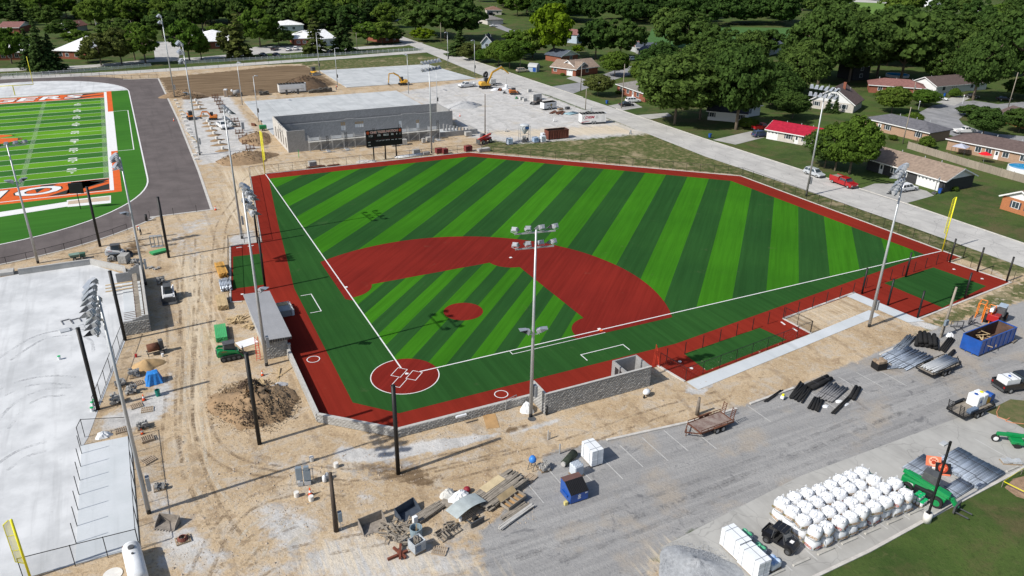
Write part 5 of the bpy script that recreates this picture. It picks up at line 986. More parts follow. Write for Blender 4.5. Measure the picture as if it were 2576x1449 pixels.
person('worker in an orange vest crouching at the slab corner', G2(*cC(2290, 430)), R(-30), mat('orange_vest', (.8, .2, .06), .7, .05), mat('work_jeans', (.06, .08, .13), .8, .1), PLASTW, .7)
person('worker in a yellow green vest standing beside the yellow excavator', G2(*cB(1158, 512)), R(100), mat('lime_vest', (.45, .75, .12), .7, .05), mat('work_jeans'), PLASTW)
person('worker in a white shirt and red helmet bending by the track', G2(*T(0, 1, 1420, 915)), R(150), PLASTW, mat('black_trousers', (.02, .02, .025), .8, .1), mat('red_helmet', (.6, .02, .03), .4, .05), .5)
t = thing('bulldozer', 'small yellow bulldozer at the corner of the far slab', 'bulldozer', G2(*T(1, 0, 585, 755)), R(-75)); track_pair(t, 2.9, .85, .5, .8); b = MB(); b.prof([(-1.4, .7), (1.5, .7), (1.5, 1.35), (.2, 1.5), (-1.4, 1.5)], -.6, .6); part(t, 'body', b, YLP, bev=.05); b = MB(); b.prof([(-1.2, 1.4), (.3, 1.4), (.15, 2.7), (-1.1, 2.7)], -.65, .65); part(t, 'cab', b, DKG, bev=.05); b = MB(); b.bx(-1.3, .4, -.8, .8, 2.7, 2.8); part(t, 'cab_roof', b, DKG); b = MB(); b.prof([(1.85, .1), (2.0, .1), (1.95, .6), (2.1, 1.15), (1.95, 1.15), (1.8, .6)], -1.6, 1.6); part(t, 'blade', b, mat('worn_blade', (.4, .41, .42), .4, .15, 2, metal=.5)); b = MB(); b.bar((0, 1.1, .5), (1.85, 1.1, .5), .15); b.bar((0, -1.1, .5), (1.85, -1.1, .5), .15); part(t, 'push_arm', b, YLP)
excavator('yellow mini excavator on the edge of the far slab', G2(*T(1, 0, 1480, 855)), R(176), YLP, 1.05, 0, ((.4, 1.1), (1.4, 3.0), (3.2, 4.0)), ((3.2, 4.0), (4.6, 3.9), (4.9, 1.0)), cabside=-1)
excavator('large yellow excavator lifting a white sack by the street', G2(*cB(1000, 590)), R(-3), YLP, 1.35, 0, ((.4, 1.1), (1.7, 3.9), (4.3, 5.1)), ((4.1, 5.1), (6.2, 3.4)), False, cabside=1)
t = thing('bulk_bag', 'white sack hanging from the large yellow excavator arm', 'bulk bag', G2(*cB(1620, 600))); b = MB(); b.lathe([(.45, .3), (.55, .5), (.55, 1.2), (.3, 1.45)], 10); part(t, 'bag', b, PLASTW); b = MB(); b.tube([(0, 0, 1.4), (.1, 0, 3.7)], .03, 5); part(t, 'sling', b, DKG)
car('white crew cab pickup truck towing a trailer beside the excavator', *SP(cB(270, 585), cB(690, 545), .9)[:2], 'pickup', WPT, 6.0, 2.0).rotation_euler[2] += math.pi
t = thing('utility_trailer', 'trailer with a grey tank behind the large yellow excavator', 'trailer', G2(*cB(1260, 500)), R(175), 'flat trailers in the lot'); wheels(t, (0,), .95, .38, .24); b = MB(); b.bx(-2.6, 2.4, -.9, .9, .55, .66); b.bar((2.4, 0, .55), (4, 0, .5), .12); part(t, 'deck', b, DKG); b = MB(); b.bx(-.4, 1.6, -.8, .8, .68, 2.3); part(t, 'tank', b, mat('grey_tank', (.45, .46, .46), .5, .1), bev=.1)
t = thing('cable_reel', 'big dark cable reel standing behind the large yellow excavator', 'cable reel', G2(*cB(1010, 290)), R(30)); b = MB(); b.wheel((0, 0, 1.25), 1.25, .35, 24); b.wheel((0, .5, 1.1), 1.0, .3, 24); part(t, 'coil', b, RUB)
blob_sheet('tarp_heap', 'left heap of white sacks in front of the large excavator', 'sacks', G2(*cB(1300, 640)), 1.9, 1.0, .7, PLASTW, 3, 'sacks by the excavator'); blob_sheet('tarp_heap', 'right heap of white sacks beside the hanging one', 'sacks', G2(*cB(1560, 610)), 1.6, .9, .6, PLASTW, 5, 'sacks by the excavator'); single('loader_bucket', bucket_mb(1.4, .9, .8), RUST, 'rusty loader bucket lying among the white sacks', 'bucket', G2(*cB(1450, 655)), R(200)); single('loader_bucket', bucket_mb(1.8, .8, .6), DKG, 'dark loader bucket lying in front of the sacks', 'bucket', G2(*cB(1590, 735)), R(160))
t = skid_steer('black and orange track loader beside the concrete block stack', G2(*cA(240, 300)), R(-15), ORP, None, True, 'bucket', .3); 
t = thing('plate_compactor', 'small bright green compactor in front of the block stack', 'compactor', G2(*cA(315, 400)), R(20)); b = MB(); b.bx(-.35, .35, -.28, .28, .1, .4); b.cyl((0, 0, .4), (0, 0, .75), .2, None, 10); part(t, 'engine', b, GRNP); b = MB(); b.bx(-.5, .5, -.32, .32, 0, .1); b.tube([(-.3, -.2, .4), (-.9, -.2, 1.3), (-.9, .2, 1.3), (-.3, .2, .4)], .03, 5); part(t, 'plate_and_handle', b, DKG)
BIGB = mat('big_concrete_block', (.48, .48, .47), .92, .12, 1.2, .02, orand=.12)
t = thing('concrete_block_stack', 'stack of large grey concrete blocks on the gravel yard', 'block stack', G2(*cA(770, 430)), HD(*cA(610, 480), *cA(940, 425)))
for k in range(2):
    for i in range(4): part(t, 'block', MB().bx(-1.9+i*.95, -1.02+i*.95, -.45, .45, k*1.0, .97+k*1.0), BIGB); part(t, 'block', MB().bx(-1.9+i*.95, -1.02+i*.95, .5, 1.4, k*1.0, .97+k*1.0), BIGB)
for lb, p in (('grey concrete block left of the big block stack', cA(500, 455)), ('pale concrete block standing behind the block stack', cA(600, 245)), ('short concrete block beside the green compactor', cA(420, 420))): single('concrete_block', MB().bx(-.7, .7, -.4, .4, 0, .95), BIGB, lb, 'concrete block', G2(*p), .2, 'single concrete blocks', bev=.04)
skid_steer('dark track loader with its bucket down before the block stack', G2(*cA(780, 520)), R(190), paint('grey_brown', (.12, .1, .09)), None, True, 'bucket')
def logo1(t, L, W, H):
    b = MB(); b.cyl((0, 0, 0), (0, -.012, 0), .42, None, 16); part(t, 'round_emblem', b, mat('emblem_dark', (.12, .12, .1), .6, .2), loc=(.1, -W/2-.004, H*.62)); b = MB(); b.cyl((0, 0, 0), (0, -.012, 0), .24, None, 16); part(t, 'emblem_centre', b, mat('emblem_gold', (.5, .4, .15), .6, .2), loc=(.1, -W/2-.018, H*.62)); b = MB(); b.bx(-1.5, -.35, -W/2-.012, -W/2-.002, H*.58, H*.66); part(t, 'lettering_band', b, mat('emblem_dark'))
c_, a_, L_ = SP(cA(955, 668), cA(1235, 632), 1.0); t = box_trailer('small white box trailer with a round emblem', c_, a_, L_+.6, 2.0, 2.3, WPT, 2, False, .9, logo1)
def logo2(t, L, W, H):
    o = part(t, 'lettering', text_mesh('DIEM', .95, mat('crimson_letter', (.42, .01, .045), .4, .05), .03, 1.25, .25), None, loc=(-L*.2, -W/2-.012, H*.68)); o.rotation_euler = (R(90), 0, 0)
    b = MB(); 
    for k in range(12): a0, a1 = R(100+k*14), R(114+k*14); w0 = .16*math.sin(math.pi*k/12)+.02; w1 = .16*math.sin(math.pi*(k+1)/12)+.02; b.add([(1.2*math.cos(a0)*1.1, 0, .75*math.sin(a0)), (1.2*math.cos(a1)*1.1, 0, .75*math.sin(a1)), ((1.2-w1)*math.cos(a1)*1.1, 0, (.75-w1)*math.sin(a1)), ((1.2-w0)*math.cos(a0)*1.1, 0, (.75-w0)*math.sin(a0))], [(0, 1, 2, 3)])
    part(t, 'swoosh', b, mat('grey_swoosh', (.3, .3, .31), .5, .05), loc=(-L*.27, -W/2-.01, H*.66)); b = MB(); b.add([(-L/2, 0, .55), (-L/2+2.6, 0, .95), (-L/2+2.2, 0, 1.0), (-L/2, 0, .75)], [(0, 1, 2, 3)]); part(t, 'red_streak', b, mat('crimson_letter'), loc=(0, -W/2-.008, 0)); b = MB(); [b.bx(.35, 1.1-.1*(k % 2), -W/2-.01, -W/2-.003, H*.8-k*.14, H*.8-k*.14+.05) for k in range(6)]; part(t, 'small_print', b, mat('grey_print', (.35, .36, .38), .6, .1))
c_, a_, L_ = SP(cA(1790, 995), cA(2385, 965), 1.2); box_trailer('long white trailer with red lettering at the gravel yard exit', c_, a_, L_, 2.4, 2.9, WPT, 2, True, .86, logo2)
t = thing('silo_hopper', 'tall grey mortar silo on a steel frame', 'silo', G2(*cA(490, 1390)), HD(*cA(330, 1410), *cA(650, 1400))); b = MB(); b.lathe([(.15, 2.1), (.3, 2.3), (1.15, 3.4), (1.15, 4.4), (1.05, 4.5)], 16); part(t, 'hopper', b, mat('pale_steel', (.5, .53, .55), .5, .08), True)
for x in (-1.25, 1.25):
    for y in (-1.1, 1.1): part(t, 'leg', MB().bar((x, y, 0), (x, y, 4.4), .09), SC)
for z in (1.9, 4.3): part(t, 'frame_ring', MB().tube([(-1.25, -1.1, z), (1.25, -1.1, z), (1.25, 1.1, z), (-1.25, 1.1, z), (-1.25, -1.1, z)], .05, 5), SC)
for s in (-1, 1): part(t, 'brace', MB().bar((s*1.25, -1.1, 1.9), (s*1.25, 1.1, 4.3), .05), SC)
part(t, 'label_plate', MB().bx(-.1, .85, -1.2, -1.16, 3.55, 4.2), mat('navy_plate', (.02, .07, .2), .5, .1)); part(t, 'mixer_drum', MB().cyl((-.5, 0, 1.2), (.4, 0, 1.35), .5, .4, 12), mat('dusty_grey')); part(t, 'mixer_drum', MB().cyl((.75, .3, .6), (1.1, .3, .7), .45, None, 12), DKG); part(t, 'mixer_stand', MB().bx(-.6, .6, -.4, .4, 0, .7), DKG)
def bag_pallet(lb, p, m, nz, rz=0): goods('cement_bag_pallet', lb, 'bag pallet', G2(*p), rz, m, 3, 2, nz, (.42, .62, .2), jit=.03, group='pallets of bags beside the silo')
BLBAG = mat('blue_bags', (.16, .3, .55), .6, .35, 2, c2=(.55, .62, .7)); WBAG = mat('white_bags', (.62, .66, .7), .6, .2, 2)
bag_pallet('blue bag pallet right beside the silo', cA(740, 1395), BLBAG, 6); bag_pallet('white bag pallet next to the rusty dumpster', cA(905, 1385), WBAG, 7); bag_pallet('white bag pallet tucked behind the other bags', cA(930, 1300), WBAG, 6); bag_pallet('blue striped block pallet left of the silo', cA(150, 1440), mat('blue_stripe_pack', (.25, .4, .6), .6, .3, 5, st=(6, 1, .1), c2=(.7, .73, .75)), 7)
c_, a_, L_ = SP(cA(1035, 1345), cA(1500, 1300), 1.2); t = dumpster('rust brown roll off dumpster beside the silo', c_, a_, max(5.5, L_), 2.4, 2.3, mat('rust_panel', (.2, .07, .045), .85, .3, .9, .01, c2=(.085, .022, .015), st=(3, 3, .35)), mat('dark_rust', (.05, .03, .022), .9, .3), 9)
t = thing('telehandler', 'red telehandler parked behind the fence corner', 'telehandler', G2(*T(1, 0, 2300, 1440)), R(200)); wheels(t, (-1.2, 1.2), .85, .55, .4); b = MB(); b.prof([(-1.9, .7), (1.7, .7), (1.7, 1.1), (-1.9, 1.4)], -.6, .6); part(t, 'chassis', b, REDP, bev=.05); b = MB(); b.prof([(-.5, 1.1), (.8, 1.1), (.6, 2.3), (-.5, 2.3)], -.9, -.1); part(t, 'cab', b, DKG, bev=.04); b = MB(); b.bar((-1.8, .35, 2.1), (2.6, .35, 1.3), .38, .45); part(t, 'boom', b, paint('tele_red', (.55, .05, .03))); b = MB(); b.bx(2.5, 2.65, -.3, 1.0, .3, 1.4); b.bx(2.65, 3.8, -.1, .02, .3, .36); b.bx(2.65, 3.8, .7, .82, .3, .36); part(t, 'forks', b, DKG)
for lb, p, rz in (('white barricade on the gravel between the trailers', cA(1175, 915), 1.2), ('white barricade at the street edge beside the pole', cA(2010, 690), .6), ('white barricade left of the silo', cA(65, 1150), 1.0), ('white barricade in the dirt beside the wooden post', T(1, 0, 2335, 1345), .9), ('white barricade at the yard exit on the street', T(2, 0, 1190, 1350), .4)): a_frame(lb, G2(*p), rz)
lumber('scattered brown timbers on the gravel beside the small trailer', G2(*cA(1260, 720)), .4, 6, 6, 1, RUST, .6, .12, .5, ang=.5, name='loose_timbers', group='timbers on the gravel'); pipes('pale blue pipes lying on the gravel near the street', G2(*cA(1560, 740)), .3, 4.2, 14, 1, .09, mat('blue_pipe', (.28, .42, .48), .5, .2), ang=.04); lumber('white boards stacked at the street edge', G2(*cA(1850, 700)), .5, 3.4, 6, 2, CAPM, .3, .08, .2); single('tool_crate', MB().bx(-.7, .7, -.45, .45, 0, .75), DKG, 'black crate lying on the gravel near the street', 'crate', G2(*cA(1470, 640)), .2, bev=.04); single('timber_crate', MB().bx(-.8, .8, -.5, .5, 0, .55), PALW, 'brown crate beside the small white trailer', 'crate', G2(*cA(1310, 655)), .1, bev=.03)
cone('orange cone on the gravel beside the grey gravel heap', G2(*T(1, 0, 2052, 1170)), 1.2); cone('orange cone at the near corner of the track', G2(*T(0, 1, 2170, 665)), 1.2); cone('red cone on the edge of the track straight', G2(*T(0, 0, 1750, 1218)), 1.1)
utility_pole('bare brown post standing in the yard behind right centre', T(1, 0, 2305, 1340), 10.2, WOODP, r=.15)
# ---------------------------------------------------------------- left side: pale base, walls, materials
t = thing('retaining_wall', 'grey concrete retaining wall along the top of the pale base', 'wall', (0, 0)); WF = mat('formed_concrete', (.4, .395, .38), .9, .12, .8, .01, st=(1, 1, .4))
P_ = [(-43.2, 52.1), (-33.5, 52.1), (-28.9, 46.9), (-28.8, 44.2)]
for p, q_ in zip(P_, P_[1:]): part(t, 'wall_section', MB().bar((*p, .45), (*q_, .45), .28, .9), WF)
for p, q_ in zip(P_, P_[1:]): part(t, 'wall_cap', MB().bar((*p, .92), (*q_, .92), .34, .05), CAPM)
single('concrete_plinth', MB().bx(-4.5, 2, -.8, .8, 0, .55), CAPM, 'pale low concrete plinth at the left edge beside the retaining wall', 'plinth', (-45.9, 53.2), bev=.03)
t = thing('block_stair_wall', 'unfinished block stair wall with rebar and planks', 'wall', (0, 0))
part(t, 'long_wall', MB().bx(-26.7, -26.4, 24.4, 42.6, 0, 2.4), CMU); part(t, 'end_wall', MB().bx(-29.7, -26.7, 24.4, 24.7, 0, 1.9), CMU); part(t, 'far_wall', MB().bx(-30, -26.7, 42.3, 42.6, 0, 1.6), CMU)
for k in range(4): part(t, 'step_block', MB().bx(-27.1-k*.4, -26.7-k*.4, 24.4, 24.7, 1.9, 2.4-k*.12), CMU); part(t, 'step_block', MB().bx(-27.1-k*.4, -26.7-k*.4, 42.3, 42.6, 1.6, 2.6-k*.2), CMU)
part(t, 'wall_top', MB().bx(-26.72, -26.38, 24.4, 42.6, 2.4, 2.43), CAPM); part(t, 'inner_footing', MB().bx(-29.4, -27, 25, 42, 0, .12), WALK)
for k in range(12): part(t, 'rebar', MB().tube([(-29.5, 25.2+k*.55, .15+.02*(k % 2)), (-26.9, 25.2+k*.55, .15)], .03, 5), RUST); 
for k in range(14): part(t, 'rebar', MB().tube([(-27.9, 25.5+k*1.15, .1), (-27.9, 25.5+k*1.15, 1.5)], .03, 5), RUST)
for k in range(6): part(t, 'scaffold_plank', MB().bx(-27.85, -27.25, 25.4+k*2.8, 28.3+k*2.8, 1.2+.03*(k % 2), 1.25+.03*(k % 2)), OLDW)
for k in range(3): part(t, 'cross_plank', MB().bx(-31.5, -27.6, 38.2+k*1.2, 38.5+k*1.2, .7, .76), WOOD)
block_face(t, (-29.7, 24.42), (-26.4, 24.42), 0, 9, 70)
def loose(lb, p, n, rx, ry, h, rz=0, d=(.4, .2, .2), m=CEM, grp='block piles on the left', hollow=True):
    t = thing('block_pile', lb, 'block pile', G2(*p), rz, grp); add_pallet(t, 1.1, 1.0); k = 0; r_ = random.Random(n*7+int(p[0]))
    bm_ = MB().bx(-.2, .2, -.1, -.065, -.1, .1).bx(-.2, .2, .065, .1, -.1, .1).bx(-.2, -.165, -.065, .065, -.1, .1).bx(.165, .2, -.065, .065, -.1, .1).bx(-.02, .02, -.065, .065, -.1, .1).mesh('block', m)
    for i in range(n):
        lay_ = i//8; o = part(t, 'block', bm_, None, loc=(r_.uniform(-rx, rx), r_.uniform(-ry, ry), .25+lay_*.2), rz=r_.choice((0, 1.57, .2, -.3, 1.3)))
        if r_.random() < .3: o.rotation_euler[0] = 1.57
for lb, p, n in (('block pile beside the black fence above the blue tarp', T(0, 2, 1355, 890), 30), ('block pile nearest the black mesh fence', T(0, 2, 1215, 985), 26), ('block pile between the pallets below the blue tarp', T(0, 2, 1325, 1055), 26), ('block pile at the foot of the near light pole', T(0, 2, 1175, 1160), 34), ('small block pile on a pallet in the gravel', T(0, 2, 1440, 1405), 20), ('loose block pile behind the grey retaining wall', cD(290, 135), 22), ('block pile beside the big block pack behind the wall', cD(730, 200), 26), ('block pile with a yellow bag beside the white loader', cD(1230, 560), 30)): loose(lb, p, n, .5, .42, .6)
goods('block_pallet', 'big square block pack behind the grey retaining wall', 'block pallet', G2(*cD(540, 160)), R(-25), CEM, 3, 4, 6, (.4, .4, .2), group='block piles on the left')
for lb, p in (('loose block group lying right of the light pole foot', cD(1020, 265)), ('single loose blocks on the dirt near the light pole', cD(1150, 285))): goods('loose_blocks', lb, 'blocks', G2(*p), .4, CEM, 2, 2, 1, (.4, .2, .2), .15, .1, False, group='block piles on the left')
TW = mat('dusty_pallet', (.42, .33, .24), .9, .2, 2, orand=.25)
for lb, p, rz, n in (('pallet below the blue tarp with a white lid on it', T(0, 2, 1378, 965), .25, 1), ('reddish pallet beside the striped cone', T(0, 2, 1372, 1190), .2, 1), ('pale pallet next to the reddish one', T(0, 2, 1482, 1228), -.1, 1), ('pallet inside the notch of the black fence', T(0, 2, 1222, 1435), .1, 1), ('pallet standing on edge boards below the orange cone', T(0, 3, 1487, 80), .15, 2), ('tan pallet turned upside down by the near light pole', T(0, 3, 1495, 290), .5, 1), ('pallet on the asphalt in front of the caged tank', cF(1010, 1250), R(-38), 1), ('pallet under the curved metal sheet', cF(1500, 690), R(15), 1), ('pallet at the top of the long lumber stack', cF(2440, 100), R(25), 1)): pallet(lb, G2(*p), rz, TW, n)
# person-size goods
t = thing('mortar_mixer', 'rusty towed mortar mixer on the gravel left of the dirt lane', 'mixer', G2(*T(0, 2, 1570, 660)), R(8)); b = MB(); b.cyl((-.85, 0, .95), (.45, 0, .95), .52, None, 16); part(t, 'drum', b, RUST, True); b = MB(); b.bx(.5, 1.0, -.35, .35, .55, 1.75); part(t, 'engine_cover', b, DKG, bev=.05); b = MB(); b.bar((-1, -.4, .4), (1.3, -.4, .4), .1); b.bar((-1, .4, .4), (1.3, .4, .4), .1); b.bar((-.9, .4, .4), (-.9, .4, 0), .08); b.bar((-.9, -.4, .4), (-.9, -.4, 0), .08); part(t, 'frame', b, DKG); wheels(t, (.6,), .62, .33, .18)
heap('sand_heap', 'tan sand heap between the mixer and the blue tarp', 'sand heap', G2(*T(0, 2, 1475, 790)), 2.0, 1.5, .95, SAND, seed=31, rough=.08)
t = thing('tarp_cover', 'bright blue tarp draped over a pallet', 'tarp', G2(*T(0, 2, 1552, 945)), R(5)); b = MB(); r_ = random.Random(5); top = [(-.55, -.5), (.5, -.5), (.55, .5), (-.5, .5)]; n = 20; ring1 = []; ring2 = []
for i in range(n):
    f = i/n*4; k = int(f); g = f-k; p, q_ = top[k], top[(k+1) % 4]; x, y = p[0]+(q_[0]-p[0])*g, p[1]+(q_[1]-p[1])*g; ring1.append((x, y, 1.3+r_.uniform(-.03, .03))); s = 1.45+.3*(i % 2)+r_.uniform(-.1, .15); ring2.append((x*s, y*s, .01))
b.add(ring1+ring2+[(0, 0, 1.36)], [(i, (i+1) % n, 2*n) for i in range(n)]+[(n+i, n+(i+1) % n, (i+1) % n, i) for i in range(n)]); part(t, 'sheet', b, mat('blue_tarp', (.03, .22, .62), .4, .15, 3, .02))
t = thing('open_bin', 'dark green open bin on the gravel', 'bin', G2(*T(0, 2, 1592, 1085)), .2); b = MB(); b.lathe([(.22, 0), (.28, .8), (.24, .8), (.2, .05)], 10, cap=False); part(t, 'tub', b, mat('teal_plastic', (.01, .19, .15), .5, .1))
cone('red and white striped cone beside the green bin', G2(*T(0, 2, 1448, 1130)), 1.1); cone('orange cone lying by the pallets near the big light pole', G2(*T(0, 3, 1432, 20)), .9); cone('orange cone beside the electrical panel', G2(*T(1, 3, 548, 635)), 1.2); cone('orange cone at the foot of the left dugout light pole', G2(*cE(468, 1155)), 1.0)
GL = mat('green_lid', (.01, .42, .14), .45, .05)
for lb, p, l_ in (('white pail with a green lid alone on the pale base', T(0, 2, 600, 720), GL), ('green lidded pail by the fence, farthest of three', T(0, 2, 960, 1160), GL), ('green lidded pail by the fence, middle of three', T(0, 2, 935, 1185), GL), ('green lidded pail by the fence, nearest of three', T(0, 2, 930, 1240), GL), ('white pail beside the mixer wheel', T(0, 2, 1638, 690), None), ('red fuel can in front of the mixer', T(0, 2, 1372, 695), None), ('white open pail beside the pallet under the curved sheet', cF(1340, 770), None), ('white pail lying near the caged tank', cF(445, 1100), None)): pail(lb, G2(*p), l_, 1.15 if l_ else 1.0, m=REDP if 'fuel' in lb else None)
for lb, p in (('concrete test cylinder above the electrical panel', T(1, 3, 560, 290)), ('concrete test cylinder right of the electrical panel', T(1, 3, 808, 352)), ('concrete test cylinder left of the orange cone', T(1, 3, 410, 648)), ('concrete test cylinder below the orange cone', T(1, 3, 557, 688))): single('concrete_cylinder', MB().cyl((0, 0, 0), (0, 0, .5), .24, None, 12), FTG, lb, 'cylinder', G2(*p), 0, 'short concrete cylinders')
FR = mat('steel_frame', (.2, .2, .21), .5, .15)
for lb, p, rz in (('left dark door frame lying on the pale base', T(0, 2, 668, 345), .25), ('right dark door frame lying on the pale base', T(0, 2, 765, 335), .25)): 
    t = thing('door_frame', lb, 'door frame', G2(*p), rz, 'door frames on the pale base'); [part(t, 'frame_bar', MB().bar(a, c, .1), FR) for a, c in (((-.5, -.6, .1), (-.5, .6, .1)), ((.5, -.6, .1), (.5, .6, .1)), ((-.5, .6, .1), (.5, .6, .1)))]
t = thing('panel_stack', 'flat grey panels lying below the door frames', 'panels', G2(*T(0, 2, 655, 430)), .2); [part(t, 'panel', MB().bx(-.6, .55, -.55, .55, k*.05, .045+k*.05), mat('grey_trim')) for k in range(3)]; part(t, 'side_strip', MB().bx(.7, .8, -.4, .4, 0, .06), FR)
t = thing('wire_stand', 'thin wire stand on the pale base beside the black post', 'stand', G2(*T(0, 2, 830, 425)), .2); part(t, 'frame', MB().tube([(-.4, -.4, 0), (-.3, 0, .8), (.3, 0, .8), (.4, -.4, 0)], .025, 5).tube([(-.4, .4, 0), (-.3, 0, .8)], .025, 5).tube([(.4, .4, 0), (.3, 0, .8)], .025, 5), RIM)
skid_steer('white track loader parked behind the grey retaining wall', G2(*T(0, 1, 1180, 1135)), R(-8), WPT, mat('crimson_letter'), True, 'bucket'); skid_steer('white track loader facing the camera beside the stair wall', G2(*cD(1385, 850)), R(-93), WPT, None, True, 'bucket'); skid_steer('bright green track loader with pallet forks by the left dugout', G2(*cE(165, 985)), R(0), GRNP, mat('crimson_letter'), True, 'forks')
t = thing('concrete_buggy', 'dusty green concrete buggy behind the retaining wall', 'dumper', G2(*T(0, 1, 790, 1160)), R(185)); wheels(t, (-.5, .5), .5, .28, .22); b = MB(); frustum(b, -.1, .9, .35, .45, -.3, 1.2, .55, 1.0); part(t, 'tub', b, mat('dusty_green', (.16, .24, .2), .8, .2)); b = MB(); b.bx(-1.1, -.3, -.4, .4, .35, 1.0); part(t, 'engine', b, mat('dull_green', (.06, .14, .1), .6, .15), bev=.05); b = MB(); b.tube([(-1.1, -.3, .9), (-1.5, -.3, 1.1), (-1.5, .3, 1.1), (-1.1, .3, .9)], .03, 5); part(t, 'handle', b, DKG)
t = thing('fence_panel_rack', 'upright grey steel fence panels behind the black post', 'fence panels', G2(*T(0, 1, 1580, 1040)), R(-10)); 
for k in range(5): part(t, 'panel', MB().tube([(-.9, k*.16, .1), (.9, k*.16, .1), (.9, k*.16, 1.9), (-.9, k*.16, 1.9), (-.9, k*.16, .1)], .04, 5).tube([(-.3, k*.16, .1), (-.3, k*.16, 1.9)], .03, 5).tube([(.3, k*.16, .1), (.3, k*.16, 1.9)], .03, 5), GALV)
GREENW = mat('green_board', (.06, .36, .13), .8, .1, 1); BLUEGR = mat('blue_sheet_metal', (.5, .55, .62), .4, .2, 2, metal=.3)
lumber('plank bundle with a green painted top beside the black post', G2(*T(0, 1, 1600, 1095)), R(20), 2.6, 6, 3, GREENW, .2, .1, .1); lumber('orange yellow lumber stack beside the left bullpen', G2(*cE(80, 170)), R(91), 5.2, 6, 5, mat('yellow_lumber', (.58, .31, .07), .8, .15, 2, orand=.3), .22, .12, .12); lumber('tan lumber stack with metal on top by the bullpen corner', G2(*cE(85, 480)), R(88), 4.2, 7, 6, WOOD, .2, .1, .1); lumber('green topped lumber bundle above the green loader', G2(*cE(75, 775)), R(86), 4, 7, 6, GREENW, .2, .1, .1)
pipes('shiny metal studs beside the bullpen fence', G2(*cE(118, 310)), R(88), 3.6, 8, 3, .1, BLUEGR, ang=.03); lumber('single dark planks right of the green topped bundle', G2(*cE(140, 765)), R(86), 4, 3, 2, OLDW, .15, .1)
def scrap(lb, p, n, r, m, L=(.6, 2.2), seed=1, h=.35, grp='scrap timber heaps', name='scrap_timber'):
    t = thing(name, lb, 'scrap wood', G2(*p), 0, grp); r_ = random.Random(seed)
    for k in range(n):
        l = round(r_.uniform(*L), 1); o = part(t, 'board', boxmesh((l, r_.choice((.09, .14, .18)), .04), m), None, loc=(r_.uniform(-r, r), r_.uniform(-r, r)*.8, .05+h*k/n), rz=r_.uniform(0, 3.14)); o.rotation_euler[1] = r_.uniform(-.12, .12)
scrap('light scrap timber heap behind the grey roofed dugout', cE(220, 640), 34, 1.1, WOOD, seed=3); scrap('small scrap timber pieces against the dugout wall', cE(345, 700), 14, .7, WOOD, seed=4); scrap('grey scrap timber heap around the dark bucket teeth', cF(330, 920), 46, 1.25, OLDW, (.3, 1.5), 5, .35); scrap('grey broken crates beside the caged tank', cF(440, 1110), 26, .8, OLDW, (.3, 1.0), 6, .4)
scrap('two crossed planks in front of the left dugout', cE(640, 1130), 3, .5, WOOD, (2.2, 3.4), 7, .1)
lumber('short lumber pile beside the big dirt heap', G2(*cE(445, 1265)), R(100), 3, 4, 3, WOOD, .3, .1, .2, ang=.1)
b = MB(); b.bx(-1.2, 1.2, -.9, .9, .02, .05); single('white_sheet', b, PLASTW, 'flat white sheet on the ground beside the red ladder', 'sheet', G2(*cE(322, 845)), .25)
t = thing('ladder', 'red step ladder leaning at the corner of the left dugout', 'ladder', G2(*cE(432, 1000)), R(75), 'ladders')
for s in (-.22, .22): part(t, 'rail', MB().bar((-.3, s, 0), (.25, s*.8, 3.0), .05), mat('red_ladder', (.6, .06, .03), .5, .1)); part(t, 'rail', MB().bar((.45, s, 0), (.25, s*.8, 3.0), .04), mat('red_ladder'))
for k in range(8): f = (k+.7)/9; part(t, 'rung', MB().bar((-.3+.55*f, -.21, 3*f), (-.3+.55*f, .21, 3*f), .05), mat('red_ladder'))
t2 = dup(t, G2(*T(2, 2, 1455, 790)), R(160), 'red step ladder beside the roofless dugout and bullpen fence')
o = heap('dirt_heap', 'large clumpy brown dirt heap beside the dirt lane', 'dirt heap', (-17.3, 1.0), 4.0, 5.2, 1.8, EARTH, R(15), seed=41, rough=.55, n=40); clods(o, 4.8, 6.2, 1.5, 1100, CLOD, .08, .42, 41); WETC = mat('wet_clod', (.085, .058, .04), .97, .3, 3)
clods(o, 1.9, 2.3, 2.0, 420, WETC, .15, .55, 42, .6, 2.0); clods(o, 1.6, 1.4, .9, 260, WETC, .15, .5, 43, -1.5, -2.6)
heap('gravel_heap', 'small pale gravel heap beside the short lumber pile', 'gravel heap', G2(*cE(610, 1265)), 1.3, .9, .5, mat('pale_gravel', (.55, .55, .56), .95, .12, 3, .05), seed=43)
# electrical panel, wooden post, loader buckets and the junk row
CAB = mat('panel_blue_grey', (.2, .25, .3), .45, .08)
t = thing('switchgear_rack', 'blue grey electrical panels on a steel rack beside the wooden post', 'electrical panel', G2(*T(1, 3, 500, 530)), R(-12)); part(t, 'panel', MB().bx(-.75, -.2, -.2, .15, .75, 2.15), CAB, bev=.02); part(t, 'panel', MB().bx(-.1, .55, -.2, .15, .6, 1.7), CAB, bev=.02); part(t, 'meter_box', MB().bx(-.02, .45, -.22, .1, 1.75, 2.15), CAB, bev=.02)
for x in (-.8, 0, .75): part(t, 'post', MB().bar((x, .2, 0), (x, .2, 1.9), .06), GALV)
part(t, 'rail', MB().bar((-.85, .2, 1.6), (.85, .2, 1.6), .06), GALV); part(t, 'vent_grille', MB().bx(-.7, -.2, -.18, .1, .05, .5).bx(-.1, .5, -.18, .1, .05, .45), mat('grey_trim')); [part(t, 'conduit', MB().cyl((-.1+k*.09, .45, 0), (-.1+k*.09, .45, 2.5), .025, None, 6), GALV) for k in range(4)]
